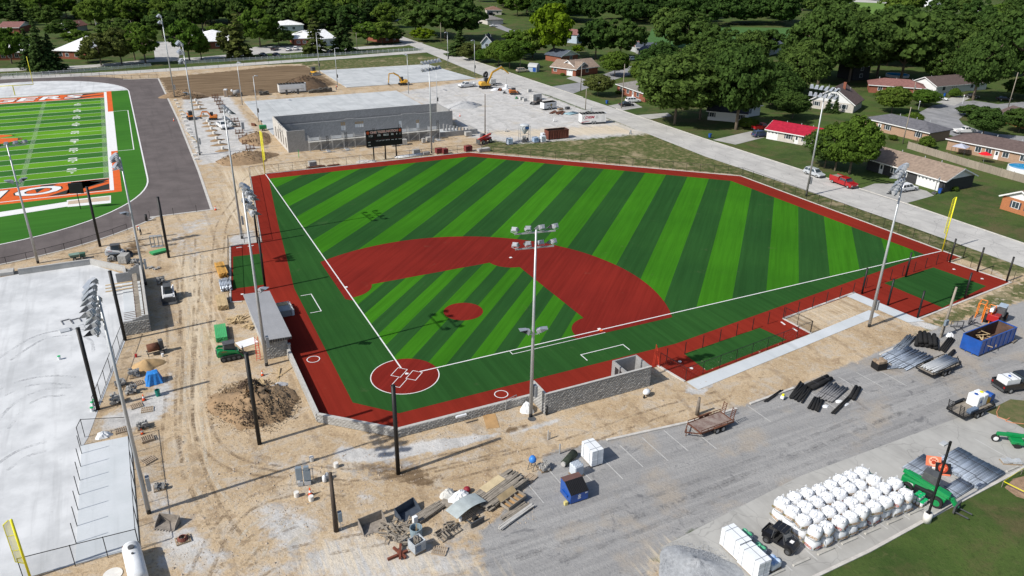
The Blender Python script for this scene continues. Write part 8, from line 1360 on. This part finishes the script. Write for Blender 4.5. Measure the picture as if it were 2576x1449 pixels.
t = thing('garden_shed', 'pale blue barn roofed shed with dark blue doors', 'shed', *SP(T(2, 0, 145, 718), T(2, 0, 262, 728), 1.6)[:2]); part(t, 'wall', MB().bx(-1.7, 1.7, -1.6, 1.6, 0, 1.9), WM['blue']); part(t, 'roof', MB().add([(-1.85, y, z) for y, z in ((-1.8, 1.8), (-1.3, 2.7), (0, 3.1), (1.3, 2.7), (1.8, 1.8))]+[(1.85, y, z) for y, z in ((-1.8, 1.8), (-1.3, 2.7), (0, 3.1), (1.3, 2.7), (1.8, 1.8))], [(i, i+1, i+6, i+5) for i in range(4)]+[(0, 4, 3, 2, 1), (5, 6, 7, 8, 9)]), WM['grey']); part(t, 'double_door', MB().bx(.2, 1.5, -1.64, -1.6, .1, 1.85), BLP)
# street furniture, fences, cars
WF_ = mat('white_vinyl', (.7, .71, .71), .5, .05)
def white_fence(lb, pts):
    t = thing('picket_fence', lb, 'fence', pts[0], 0, 'white fences along the school'); ox, oy = pts[0]; pk = {}
    for (x0, y0), (x1, y1) in zip(pts, pts[1:]):
        L = math.hypot(x1-x0, y1-y0); n = max(1, round(L/2.4)); a = math.atan2(y1-y0, x1-x0); s = L/n; b = MB(); b.bx(.06, s-.06, -.02, .02, .25, .33).bx(.06, s-.06, -.02, .02, 1.05, 1.13); [b.bx(.12+k*(s-.2)/9, .22+k*(s-.2)/9, -.015, .015, .1, 1.1) for k in range(9)]; me = b.mesh('fence_panel', WF_); pm = MB().bx(-.07, .07, -.07, .07, 0, 1.3).mesh('post', WF_)
        for i in range(n): lo = (x0-ox+(x1-x0)*i/n, y0-oy+(y1-y0)*i/n, 0); part(t, 'fence_panel', me, None, loc=lo, rz=a); part(t, 'post', pm, None, loc=lo)
white_fence('white picket fence along the school road on the left', GP([(0, 194), (107, 189), (230, 180), (382, 167)])); white_fence('white picket fence along the school road to the street corner', GP([(450, 162), (644, 151), (856, 139), (1066, 126)]))
t = thing('plank_fence', 'grey plank fence behind the brown roofed dark house', 'fence', (0, 0)); PF = [T(3, 1, 1400, 45), T(3, 1, 1680, 130), T(3, 1, 2000, 230), T(3, 1, 2576, 395)]
for a, c in zip(PF, PF[1:]):
    A, B_ = G(*a), G(*c); n = max(1, int((B_-A).length/2.4))
    for k in range(n): p, q_ = A+(B_-A)*k/n, A+(B_-A)*(k+1)/n; part(t, 'fence_panel', MB().bar(p+Vector((0, 0, .9)), q_+Vector((0, 0, .9)), .04, 1.75), mat('plank_fence_wood', (.3, .26, .21), .9, .25, 3, st=(3, 3, .2), orand=.2)); part(t, 'post', MB().bar(p, p+Vector((0, 0, 1.95)), .1), OLDW)
CP = {k: paint('car_'+k, c) for k, c in dict(black=(.012, .012, .015), silver=(.42, .45, .48), red=(.35, .012, .015), tan=(.42, .37, .3), blue=(.03, .05, .12)).items()}; CP['white'] = WPT
for lb, kd, cl, p, a in (('black car parked left of the school fence', 'sedan', 'black', T(1, 0, 75, 565), -70), ('black car next to it in the school car park', 'sedan', 'black', T(1, 0, 208, 565), -70), ('black pickup with red lights behind the school fence', 'pickup', 'black', T(1, 0, 190, 505), 60), ('white car in the middle of the school car park', 'sedan', 'white', T(1, 0, 330, 510), 65), ('white suv in the school car park', 'suv', 'white', T(1, 0, 402, 503), 70), ('black suv beside the bare pine', 'suv', 'black', T(1, 0, 738, 540), 65), ('dark car half behind the bare pine', 'sedan', 'blue', T(1, 0, 610, 545), 65), ('tan suv parked beside the barn roofed shed', 'suv', 'tan', T(2, 0, 105, 725), -5), ('white suv on the drive of the carport house', 'suv', 'white', T(2, 0, 1208, 608), 15), ('black pickup before the carport', 'pickup', 'black', T(2, 0, 1330, 585), 10), ('black car inside the carport', 'sedan', 'black', T(2, 0, 1430, 580), 10), ('white suv on the drive of the grey roofed brick house', 'suv', 'white', T(2, 0, 1215, 1030), -10), ('black sedan beside the white suv on the drive', 'sedan', 'black', T(2, 0, 1150, 1068), -5), ('dark suv on the drive of the red roofed house', 'suv', 'blue', T(2, 0, 2500, 1375), -5), ('red pickup under the red roofed carport', 'pickup', 'red', T(2, 0, 2510, 1305), -5), ('silver suv parked at the street kerb', 'suv', 'silver', T(3, 1, 460, 318), -90), ('white suv on the drive of the dark house', 'suv', 'white', T(3, 1, 1390, 470), -2), ('white car by the white walled bungalow', 'sedan', 'white', T(3, 0, 1728, 1005), -60), ('black car behind the twin trunk tree', 'sedan', 'black', T(3, 0, 2050, 985), -60), ('black sedan on the cul de sac road', 'sedan', 'black', T(3, 0, 2370, 1010), -30), ('white pickup with cargo on the cul de sac', 'pickup', 'white', T(3, 0, 1970, 1340), -20), ('white car on the back street drive', 'sedan', 'white', T(1, 0, 2390, 270), 0), ('black suv before the tan roofed villa', 'suv', 'black', T(1, 0, 2365, 152), 10)): car(lb, G2(*p), R(a), kd, CP[cl], 4.9 if kd == 'suv' else 4.5 if kd == 'sedan' else 5.7, group='cars parked in the neighbourhood')
t = car('red dump bed truck parked at the street kerb', G2(*T(3, 1, 755, 415)), R(-93), 'pickup', CP['red'], 6.2, 2.1, 'cars parked in the neighbourhood'); part(t, 'dump_bed', MB().bx(-3.1, -.6, -1.1, -1.02, .9, 1.7).bx(-3.1, -.6, 1.02, 1.1, .9, 1.7).bx(-.68, -.6, -1.02, 1.02, .9, 1.9), CP['red']); part(t, 'load', MB().bx(-3.0, -.75, -1.0, 1.0, .95, 1.55), OLDW)
for lb, p in (('blue wheeled bin at the kerb before the grey roofed brick house', T(2, 0, 955, 1045)), ('blue wheeled bin on the lawn before the red roofed house', T(2, 0, 1990, 1385)), ('blue wheeled bin beside the white garage door', T(3, 1, 1725, 498)), ('blue wheeled bin beside the white walled bungalow', T(3, 0, 1775, 970))): wheelie_bin(lb, G2(*p), .3)
def tall(base, topv):
    g = G(*base); lo, hi = 0., 45.
    for _ in range(30):
        m_ = (lo+hi)/2
        if PX((g.x, g.y, m_))[1] > topv: lo = m_
        else: hi = m_
    return lo
for lb, p, tv, tr in (('utility pole beside the barn roofed shed', T(2, 0, 82, 690), 112, True), ('utility pole at the mouth of the side street', T(2, 0, 690, 918), 152, False), ('utility pole on the gravel side of the street', T(2, 0, 738, 1105), 220, False), ('utility pole before the grey roofed brick house', T(2, 0, 1102, 1090), 161, False), ('utility pole beside the carport house', T(2, 0, 1430, 660), 125, False), ('utility pole beside the long brick ranch house', T(3, 0, 1355, 1445), 269, False), ('utility pole behind the brown hip roofed house', T(3, 0, 1450, 990), 205, True), ('leaning utility pole at the far side of the cul de sac', T(3, 0, 2410, 1105), 182, False), ('utility pole behind the white gabled house', T(3, 0, 355, 915), 203, False), ('utility pole at the street corner bushes', T(1, 0, 1862, 435), 57, False), ('utility pole beside the school conifers', T(1, 0, 1018, 500), 82, False), ('utility pole behind the small school trees', T(0, 0, 985, 360), 48, True), ('utility pole right of the small school trees', T(0, 0, 1345, 380), 52, False)): utility_pole(lb, p, tall(p, tv), mat('grey_pole'), r=.15, trans=tr)
t = thing('swimming_pool', 'round blue swimming pool behind the plank fence', 'pool', G2(*T(3, 1, 2560, 275))); part(t, 'rim', MB().lathe([(3.2, 0), (3.2, 1.1), (3.0, 1.1)], 28, cap=False), PLASTW); part(t, 'water', MB().lathe([(.01, .98), (3.05, .98)], 28, cap=False), mat('pool_water', (.02, .3, .6), .1, .1, 1)); t = thing('swimming_pool', 'turquoise pool in the shade beyond the brown roof', 'pool', G2(*T(3, 0, 1300, 770))); part(t, 'rim', MB().lathe([(4.2, 0), (4.2, .9), (4.0, .9)], 28, cap=False), PLASTW); part(t, 'water', MB().lathe([(.01, .8), (4.05, .8)], 28, cap=False), mat('pool_water'))
t = thing('patio_umbrella', 'open red patio umbrella behind the plank fence', 'umbrella', G2(*T(3, 1, 2165, 185))); part(t, 'canopy', MB().lathe([(1.5, 2.0), (.05, 2.6)], 8, cap=False), mat('red_canopy', (.7, .01, .02), .7, .05)); part(t, 'pole', MB().cyl((0, 0, 0), (0, 0, 2.5), .03, None, 6), GALV)
t = thing('garden_gazebo', 'grey canopy gazebo beside the red umbrella', 'gazebo', G2(*T(3, 1, 1920, 110)), .3); part(t, 'canopy', MB().add([(-1.6, -1.6, 2.1), (1.6, -1.6, 2.1), (1.6, 1.6, 2.1), (-1.6, 1.6, 2.1), (0, 0, 2.9)], [(0, 1, 4), (1, 2, 4), (2, 3, 4), (3, 0, 4)]), mat('grey_canopy', (.4, .42, .5), .7, .1)); [part(t, 'leg', MB().cyl((x, y, 0), (x, y, 2.1), .04, None, 6), DKG) for x in (-1.5, 1.5) for y in (-1.5, 1.5)]
t = thing('soccer_goal', 'white soccer goal on the far bright field', 'goal', G2(*T(3, 0, 805, 66)), .0); part(t, 'frame', MB().tube([(-3.6, 0, 0), (-3.6, 0, 2.4), (3.6, 0, 2.4), (3.6, 0, 0)], .12, 6), PLASTW)
t = thing('basketball_hoop', 'portable basketball hoop beside the white garage door', 'basketball hoop', G2(*T(3, 1, 1670, 500)), .4); part(t, 'pole', MB().cyl((0, 0, 0), (0, 0, 3), .07, None, 8), DKG); part(t, 'backboard', MB().bx(-.7, .7, -.3, -.26, 2.6, 3.5), PLASTW); part(t, 'base', MB().bx(-.5, .5, -.4, .4, 0, .25), DKG)
b = MB(); b.cyl((0, 0, 0), (0, 0, 2.4), .05, None, 6); b.lathe([(.08, 2.4), (.2, 2.7), (.02, 2.9)], 8)
for lb, p in (('white garden lamp post at the curve of the cul de sac', T(3, 0, 1510, 1110)), ('white garden lamp post before the twin trunk tree', T(3, 0, 1955, 1045))): single('garden_lamp', b, PLASTW, lb, 'lamp post', G2(*p), 0, 'garden lamp posts')
# ---------------------------------------------------------------- trees
def leaf_mat(name, c, c2):
    m, t, b = nodes_of(name); MATS[name] = m; q = NT(t); oi = q.n('ObjectInfo'); t.nodes.remove(b)
    col = q.mix(oi.outputs['Random'], c, c2); n = q.noise(q.pos(), .55, 3); col = q.mix(1., col, q.mix(q.ramp(n, .3, .7), (.72, .74, .75), (1.25, 1.22, 1.1)), 'MULTIPLY')
    d = q.n('BsdfDiffuse'); tr = q.n('BsdfTranslucent'); mx = q.n('MixShader'); mx.inputs[0].default_value = .42; q.l(col, d.inputs[0]); q.l(col, tr.inputs[0]); q.l(d.outputs[0], mx.inputs[1]); q.l(tr.outputs[0], mx.inputs[2]); q.l(mx.outputs[0], t.nodes['Material Output'].inputs[0]); return m
LEAF = dict(dark=leaf_mat('dark_leaf', (.058, .112, .03), (.1, .158, .04)), mid=leaf_mat('mid_leaf', (.085, .162, .027), (.135, .2, .038)), light=leaf_mat('light_leaf', (.13, .22, .014), (.16, .24, .02)), con=leaf_mat('needle', (.045, .086, .03), (.07, .115, .036)), olive=leaf_mat('olive_leaf', (.088, .118, .036), (.125, .15, .046)))  # dark leaves also put the cloud's shade into the right-hand trees' colour
BARK = mat('bark', (.15, .12, .09), .95, .3, 2, .03, st=(1, 1, .2))
def quads(P, N, S, rs):
    """leaf faces: centres P, facing N, size S"""
    n = len(P); a = np.cross(N, rs.normal(size=(n, 3))); a /= np.linalg.norm(a, axis=1)[:, None]+1e-9; b = np.cross(N, a); S = S[:, None]
    V = np.stack([P-a*S-b*S*.6, P+a*S-b*S*.6, P+a*S*.7+b*S*.7, P-a*S*.7+b*S*.7], 1).reshape(-1, 3); return V
def np_mesh(name, V, m):
    me = bpy.data.meshes.new(name); k = len(V); me.vertices.add(k); me.vertices.foreach_set('co', V.ravel().astype(np.float32)); me.loops.add(k); me.loops.foreach_set('vertex_index', np.arange(k, dtype=np.int32)); me.polygons.add(k//4); me.polygons.foreach_set('loop_start', np.arange(0, k, 4, dtype=np.int32)); me.update(calc_edges=True); me.materials.append(m); return me
def broad(seed, clumps, leaves, size, shape):
    """unit crown: radius 1, from z .16 to 1 of the height (height 1)"""
    rs = np.random.RandomState(seed); P = []; N = []; lobes = rs.normal(size=(7, 3)); lobes /= np.linalg.norm(lobes, axis=1)[:, None]; lobes[:, 2] = np.abs(lobes[:, 2])*.9-.15
    for _ in range(clumps):
        d = rs.normal(size=3); d /= np.linalg.norm(d); bump = .8+.28*max(0, (lobes @ d).max())**3; r = bump*(.35+.6*rs.rand()**.45); c = d*r*np.array([1, 1, 1]); cr = rs.uniform(.1, .2)
        q_ = rs.normal(size=(leaves, 3)); q_ /= np.linalg.norm(q_, axis=1)[:, None]; q_[:, 2] = q_[:, 2]*.75+.12; p = c+q_*cr*rs.uniform(.6, 1.05, size=(leaves, 1)); P.append(p); N.append(q_*.8+d*.3+rs.normal(size=(leaves, 3))*.45)
    P = np.concatenate(P); N = np.concatenate(N); N /= np.linalg.norm(N, axis=1)[:, None]; zz = P[:, 2]; w_ = np.clip(1.12-shape*np.clip(zz, -1, 1), .3, 1.4)
    S = rs.uniform(.6, 1.3, len(P))*size; V = quads(P*np.stack([w_, w_, np.ones_like(w_)], 1), N, S, rs); V[:, 2] = .56+V[:, 2]*.43; return V
def conifer(seed, levels, per, size):
    rs = np.random.RandomState(seed); P = []; N = []
    for l in range(levels):
        f = (l+.5)/levels; z = .06+.92*f; r = (1-f)**.85*(1+.12*rs.normal())
        for b_ in range(max(4, int(11*(1-f)+3))):
            a = rs.uniform(0, 6.283); rr = r*rs.uniform(.75, 1.1); k = max(3, int(per*rr)); u = rs.rand(k)**.7; p = np.stack([np.cos(a)*rr*u+rs.normal(size=k)*.05, np.sin(a)*rr*u+rs.normal(size=k)*.05, z-.05*u*rr+rs.normal(size=k)*.008], 1); P.append(p); N.append(np.stack([np.cos(a)*.4+rs.normal(size=k)*.4, np.sin(a)*.4+rs.normal(size=k)*.4, np.ones(k)*.8], 1))
    P = np.concatenate(P); N = np.concatenate(N); N /= np.linalg.norm(N, axis=1)[:, None]; V = quads(P*np.array([1, 1, 3.]), N, rs.uniform(.6, 1.3, len(P))*size, rs); V[:, 2] /= 3.; return V
def trunk_mesh(seed, con=False):
    r_ = random.Random(seed); b = MB(); b.cyl((0, 0, -.01), (0, 0, .3), .05, .036, 8); b.cyl((0, 0, .3), (0, 0, .96 if con else .72), .036, .006, 7)
    if not con:
        for k in range(7): a = r_.uniform(0, 6.28); z = r_.uniform(.22, .5); e = r_.uniform(.35, .75); b.cyl((0, 0, z), (e*math.cos(a), e*math.sin(a), z+r_.uniform(.12, .3)), .02, .006, 5)
    return b.mesh('trunk', BARK, True)
CROWN = {}
for kd in ('dark', 'mid', 'light', 'olive'): CROWN[kd] = [np_mesh('crown', broad(100+7*i+len(kd), 300, 46, .043, (.25, .05, .4)[i]), LEAF[kd]) for i in range(3 if kd in ('dark', 'mid') else 2)]; CROWN[kd+'_far'] = [np_mesh('crown', broad(200+7*i+len(kd), 90, 34, .08, (.25, .1)[i]), LEAF[kd]) for i in range(2)]
CROWN['con'] = [np_mesh('crown', conifer(300+i, 26, 26, .085), LEAF['con']) for i in range(2)]; CROWN['pine'] = [np_mesh('crown', conifer(320, 13, 26, .12), LEAF['olive'])]; CROWN['con_far'] = CROWN['con']; CROWN['bush'] = CROWN['mid']
TRK_B = [trunk_mesh(i) for i in range(3)]; TRK_C = trunk_mesh(9, True); TREES = []
WORD = dict(dark='dark green broadleaf tree', mid='green broadleaf tree', light='bright yellow green tree', olive='olive green tree', con='dark conifer', pine='thin pale pine', bush='rounded green shrub')
def tree(kd, base, topv, rad, lift=None, h=None):
    g = G(*base) if isinstance(base, tuple) and len(base) == 2 else base; ht = h or tall(base, topv)
    if ht < .8: return
    far = (g-CAMP).length > 330 and kd not in ('pine', 'bush'); key = kd+('_far' if far else ''); me = rnd.choice(CROWN.get(key, CROWN[kd])); nm = 'conifer_tree' if kd in ('con', 'pine') else 'shrub' if kd == 'bush' else 'broadleaf_tree'
    t = thing(nm, None, 'shrub' if kd == 'bush' else 'tree', (g.x, g.y), rnd.uniform(0, 6.28), 'trees round the field'); r = rad if rad > .8 else ht*rad
    if lift is None: lift = -.18 if kd in ('con', 'bush') else 0
    c = part(t, 'crown', me, None); c.scale = (r, r, ht*(1-lift)); c.location = (0, 0, ht*lift if kd != 'con' else 0)
    if kd == 'con': c.scale = (r, r, ht)
    k = part(t, 'trunk', TRK_C if kd in ('con', 'pine') else rnd.choice(TRK_B), None); k.scale = (ht*.5 if kd in ('con', 'pine') else ht*.42, ht*.5 if kd in ('con', 'pine') else ht*.42, ht); TREES.append((t, kd, ht, (g.x, g.y)))
TL = [ # kind, foot, top line, crown radius in metres (or share of the height)
 ('con', (110, 181), 42, 4.8), ('con', (137, 179), 82, 4.6), ('con', (82, 176), 70, 4), ('mid', (30, 160), 62, 6), ('light', (60, 130), 82, 4), ('olive', (222, 157), 118, 4.5), ('olive', (255, 165), 78, 6), ('olive', (307, 162), 66, 6.5), ('mid', (367, 160), 50, 6), ('mid', (340, 152), 62, 5.5), ('mid', (477, 152), 40, 7), ('mid', (507, 149), 75, 4.5), ('olive', (577, 145), 62, 4.5), ('pine', (604, 146), 30, 6.5), ('mid', (655, 118), 14, 9), ('dark', (702, 116), 62, 6.5), ('dark', (740, 70), 0, 9), ('mid', (560, 105), 55, 6),
 ('pine', (794, 136), 34, 6.5), ('con', (864, 131), 28, 6.2), ('mid', (925, 112), 52, 6.5), ('mid', (962, 110), 50, 7), ('dark', (990, 108), 62, 5), ('dark', (819, 75), 0, 9), ('dark', (885, 80), 5, 8), ('con', (930, 62), -5, 7), ('light', (1062, 104), 68, 6), ('dark', (1046, 88), 0, 10), ('dark', (1120, 98), -25, 14), ('dark', (1160, 100), -10, 12), ('con', (1157, 138), 74, 6.5), ('olive', (1180, 150), 105, 5.5), ('mid', (1222, 156), 122, 5), ('mid', (1254, 166), 98, 5.5), ('mid', (1282, 172), 95, 6), ('mid', (1300, 140), 70, 7),
 ('light', (1392, 150), -4, 9), ('mid', (1340, 146), 66, 7), ('mid', (1318, 150), 100, 5), ('light', (1452, 134), 112, 3), ('dark', (1498, 146), 42, 8), ('dark', (1560, 150), 38, 9), ('dark', (1590, 120), 60, 7), ('mid', (1546, 192), 124, 5.5), ('olive', (1504, 241), 184, 5), ('con', (1605, 172), 141, 2.6), ('dark', (1697, 312), 126, 12), ('dark', (1760, 300), 140, 8.5), ('dark', (1851, 326), 104, 8), ('dark', (1725, 138), 20, 12), ('dark', (1684, 120), 10, 9), ('dark', (1800, 150), 60, 9), ('dark', (1820, 175), 95, 7),
 ('dark', (2058, 212), -2, 12), ('dark', (2010, 190), 60, 9), ('dark', (2135, 205), 20, 12), ('dark', (2265, 205), 12, 13), ('dark', (2205, 195), 20, 11), ('dark', (2340, 160), 22, 11), ('dark', (2400, 110), 20, 12), ('dark', (2447, 252), 62, 8), ('dark', (2520, 190), 10, 11), ('dark', (2565, 230), 20, 11), ('mid', (2242, 284), 213, 5), ('mid', (2322, 268), 223, 4.5), ('bush', (2297, 306), 281, 2.6), ('con', (2082, 283), 238, 1.4), ('con', (2100, 285), 238, 1.4), ('dark', (1993, 298), 228, 4.6), ('dark', (1957, 276), 200, 5.5), ('dark', (1975, 250), 180, 6), ('mid', (2136, 438), 284, 5.6), ('dark', (2074, 423), 318, 5), ('mid', (2100, 430), 300, 5), ('dark', (2471, 343), 264, 4.6), ('dark', (2440, 294), 262, 3.6), ('dark', (2562, 333), 270, 4.5), ('dark', (2576, 250), 190, 6), ('bush', (2400, 244), 220, 2), ('bush', (2395, 478), 466, 1.3), ('bush', (2330, 372), 340, 2), ('bush', (2000, 360), 344, 1), ('bush', (1880, 320), 295, 3), ('bush', (2245, 352), 338, 1.2), ('dark', (1930, 140), 70, 8), ('bush', (1415, 190), 183, 1), ('bush', (1555, 236), 227, 1.2), ('bush', (2330, 60), 45, 3), ('mid', (200, 120), 70, 6), ('dark', (120, 70), 10, 8), ('dark', (300, 110), 40, 8), ('dark', (410, 95), 20, 8), ('dark', (20, 60), 5, 8), ('dark', (1832, 235), 92, 8), ('dark', (1762, 220), 95, 9), ('dark', (1662, 196), 98, 8), ('dark', (2005, 240), 92, 8), ('dark', (1940, 262), 150, 7), ('dark', (2400, 190), 62, 10), ('dark', (2480, 165), 40, 10), ('dark', (2300, 150), 30, 11), ('dark', (2105, 160), 0, 12), ('dark', (2180, 160), 8, 12), ('dark', (1880, 190), 70, 7), ('dark', (2360, 215), 110, 7), ('mid', (1620, 215), 150, 6), ('mid', (700, 60), 0, 9), ('mid', (430, 60), 0, 9), ('mid', (230, 62), 0, 9), ('mid', (340, 62), 5, 9), ('mid', (540, 62), 2, 9), ('dark', (160, 95), 45, 7)]
for k in TL: tree(*k)
# the further trees, each where a gap between roofs, roads and meadow allows it
WOODV = []; KEEP = [p for _, p in ANCH]; r2 = random.Random(11)
LINES = [GP([(1190, 60), (1230, 52), (1262, 70), (1290, 80), (1330, 92)]), [(103, 200), (103, 430)], GP([(2100, -6), (2240, 9), (2330, 18), (2576, 32)])]
def clear(x, y):
    if any(math.hypot(x-a, y-b_) < 10 for a, b_ in KEEP): return False
    for L in LINES:
        for (x0, y0), (x1, y1) in zip(L, L[1:]):
            dx, dy = x1-x0, y1-y0; f = max(0, min(1, ((x-x0)*dx+(y-y0)*dy)/(dx*dx+dy*dy)))
            if math.hypot(x-x0-f*dx, y-y0-f*dy) < 9: return False
    return True
for (u0, u1, v0, v1), n, kinds in (((-20, 980, -8, 80), 92, ('dark', 'mid', 'mid', 'con')), ((1010, 1180, -12, 50), 16, ('dark', 'mid')), ((1190, 1340, -10, 40), 12, ('dark', 'mid')), ((1340, 1620, -12, 62), 52, 0), ((1600, 1995, -14, 68), 66, 0), ((1990, 2120, -2, 40), 10, ('dark',)), ((2230, 2590, 20, 170), 42, ('dark', 'dark', 'mid')), ((2130, 2590, -12, 2), 14, ('mid', 'dark'))):
    got = 0
    for _ in range(n*4):
        if got >= n: break
        u, v = r2.uniform(u0, u1), v0+(v1-v0)*r2.random()**.75; p = G(u, v)
        if not clear(p.x, p.y): continue
        if 1600 < u < 1990 and 68 < v < 112: continue
        if kinds == 0:
            me = r2.choice(CROWN['dark_far']); v_ = np.empty(len(me.vertices)*3, np.float32); me.vertices.foreach_get('co', v_); a = r2.uniform(0, 6.28); k = v_.reshape(-1, 3) @ np.array([[math.cos(a), math.sin(a), 0], [-math.sin(a), math.cos(a), 0], [0, 0, 1]]); h_ = r2.uniform(13, 19); WOODV.append(k*np.array([8, 8, h_])*r2.uniform(.85, 1.2)+np.array([p.x, p.y, 0])); got += 1; continue
        tree(r2.choice(kinds), p, 0, r2.uniform(6.5, 10), None, r2.uniform(12, 20)); KEEP.append((p.x, p.y)) if r2.random() < .5 else None; got += 1
tag(obj('far_wood', np_mesh('far_wood', np.concatenate(WOODV), LEAF['dark'])), 'dark dense wood beyond the meadow and the houses', 'wood', kind='stuff')
mb = MB(); mb.sheet(GP([(1620, 118), (1640, 72), (1760, 68), (2010, 70), (2030, 110), (1900, 120)]), .012); struct('meadow', mb, mat('meadow_grass', (.05, .125, .025), .95, .2, .4)); mb = MB(); mb.sheet(GP([(2060, 6), (2090, -2), (2250, 8), (2300, 20), (2280, 44), (2150, 50)]), .012); struct('far_playing_field', mb, mat('far_field_grass', (.11, .2, .03), .95, .15, .3))
# every tree gets a label that names what it stands by
ANCH += [('the street corner', G2(1075, 120)), ('the meadow', G2(1880, 95)), ('the round blue pool', G2(*T(3, 1, 2560, 275))), ('the far soccer goal', G2(2133, 16)), ('the barn roofed shed', G2(1338, 180)), ('the far wood edge', G2(1750, 40))]
byk = {}
for t, kd, ht, p in TREES:
    nm, a = min(ANCH, key=lambda q_: math.hypot(q_[1][0]-p[0], q_[1][1]-p[1])); (u, v), (ua, va) = PX((*p, 0)), PX((*a, 0)); dx, dy = u-ua, v-va
    rel = ('right of' if dx > 0 else 'left of') if abs(dx) > abs(dy)*4 else (('in front of' if dy > 0 else 'behind') if abs(dx) < abs(dy)*1.2 else ('before and ' if dy > 0 else 'behind and ')+('right of' if dx > 0 else 'left of')); byk.setdefault((kd, rel, nm), []).append((math.hypot(a[0]-p[0], a[1]-p[1]), t))
for (kd, rel, nm), l in byk.items():
    l.sort(key=lambda q_: q_[0])
    for i, (_, t) in enumerate(l): t['label'] = f'{WORD[kd]} {rel} {nm}'+('' if len(l) == 1 else (', nearest' if i == 0 else f', {nth[i]} nearest'))

b = MB(); r3 = random.Random(77)
for (u0, u1, v0, v1), n in (((340, 720, 560, 1449), 1500), ((560, 1350, 1060, 1330), 1300), ((1380, 2350, 840, 1100), 700)):
    for _ in range(n):
        u, v = r3.uniform(u0, u1), r3.uniform(v0, v1); x, y = G2(u, v)
        if (x > -16.5 and y > -11.6 and x < 69.6) or y < -21 and x > 6 or x < -26 and y > -17: continue
        s = r3.uniform(.03, .11)*(2 if r3.random() < .06 else 1); k = [(r3.uniform(.6, 1.2)*s*a, r3.uniform(.6, 1.2)*s*c, r3.uniform(.4, .8)*s*d) for a, c, d in ((1, 0, 0), (-1, 0, 0), (0, 1, 0), (0, -1, 0), (0, 0, 1))]; b.add([(x+p[0], y+p[1], p[2]-.01) for p in k], [(0, 2, 4), (2, 1, 4), (1, 3, 4), (3, 0, 4)])
tag(part(None, 'loose_stones', b, mat('loose_stone', (.36, .3, .24), .95, .35, 5)), 'loose stones and clods scattered over the bare ground', 'stones', kind='stuff')

def rut_mat(name, c, a):
    m, t, bs_ = nodes_of(name); MATS[name] = m; q = NT(t); bs_.inputs['Base Color'].default_value = (*c, 1); bs_.inputs['Roughness'].default_value = .95; bs_.inputs['Specular IOR Level'].default_value = .1
    tr = q.n('BsdfTransparent'); mx = q.n('MixShader'); f = q.math('MULTIPLY', q.math('MULTIPLY', q.ramp(q.noise(q.pos(), .5, 4, .7), .4, .62), q.ramp(q.noise(q.pos(), 4, 3, .7), .35, .6, .35, 1)), a); q.l(f, mx.inputs[0]); q.l(tr.outputs[0], mx.inputs[1]); q.l(bs_.outputs[0], mx.inputs[2]); q.l(mx.outputs[0], t.nodes['Material Output'].inputs[0]); return m
def ruts(name, lines, m, z, wd=.34, gap=1.7):
    b = MB()
    for L in lines:
        P = [Vector(G2(*p)) for p in L]; Q = []
        for i in range(len(P)-1):
            p0, p1, p2, p3 = P[max(0, i-1)], P[i], P[i+1], P[min(len(P)-1, i+2)]
            for k in range(8): t_ = k/8; Q.append(.5*(2*p1+(p2-p0)*t_+(2*p0-5*p1+4*p2-p3)*t_*t_+(3*p1-p0-3*p2+p3)*t_**3))
        for s in (-1, 1):
            W_ = []
            for i in range(len(Q)-1): d = (Q[i+1]-Q[i]).normalized(); W_.append(Q[i]+Vector((-d.y, d.x))*gap*s*.5)
            b.strip(W_, wd, z); z += .0006
    struct(name, b, m)
ruts('tyre_tracks', [[(478, 600), (470, 800), (462, 1000), (472, 1120), (520, 1260), (600, 1380)], [(520, 640), (512, 820), (505, 1000), (520, 1100), (600, 1170), (760, 1190)], [(548, 640), (560, 560), (600, 500), (640, 440), (760, 415), (900, 395)], [(500, 1449), (560, 1330), (640, 1260), (760, 1230), (900, 1235)], [(560, 1449), (660, 1350), (760, 1300)], [(640, 1160), (900, 1195), (1150, 1150), (1300, 1112)], [(620, 1449), (720, 1400), (860, 1370), (1000, 1345)], [(430, 700), (440, 900), (430, 1100), (440, 1250)], [(1100, 1200), (1300, 1150), (1450, 1110), (1650, 1040), (1850, 985)]], rut_mat('rut_soil', (.22, .16, .105), .5), .003)
ruts('dry_tracks', [[(495, 620), (490, 820), (485, 1000), (500, 1180), (580, 1300)], [(700, 1300), (640, 1340), (600, 1420)], [(760, 1320), (700, 1370), (680, 1440)], [(1200, 340), (1300, 330), (1450, 322), (1600, 330)], [(1060, 300), (1180, 260), (1300, 262), (1420, 300)]], rut_mat('rut_dust', (.62, .56, .46), .7), .004)
ruts('slab_tracks', [[(0, 990), (60, 965), (130, 955), (205, 962)], [(0, 1080), (50, 1020), (110, 990), (190, 985)], [(10, 905), (100, 850), (190, 836), (245, 850), (255, 890)], [(0, 1180), (60, 1140), (130, 1120)]], rut_mat('grey_tread', (.36, .37, .39), .42), .02, .4)
ruts('lot_tracks', [[(1050, 1449), (1400, 1350), (1800, 1210), (2250, 1030), (2500, 930)], [(1250, 1449), (1600, 1320), (1950, 1180), (2350, 1020)]], rut_mat('tyre_grime', (.17, .17, .175), .24), .005, .5)
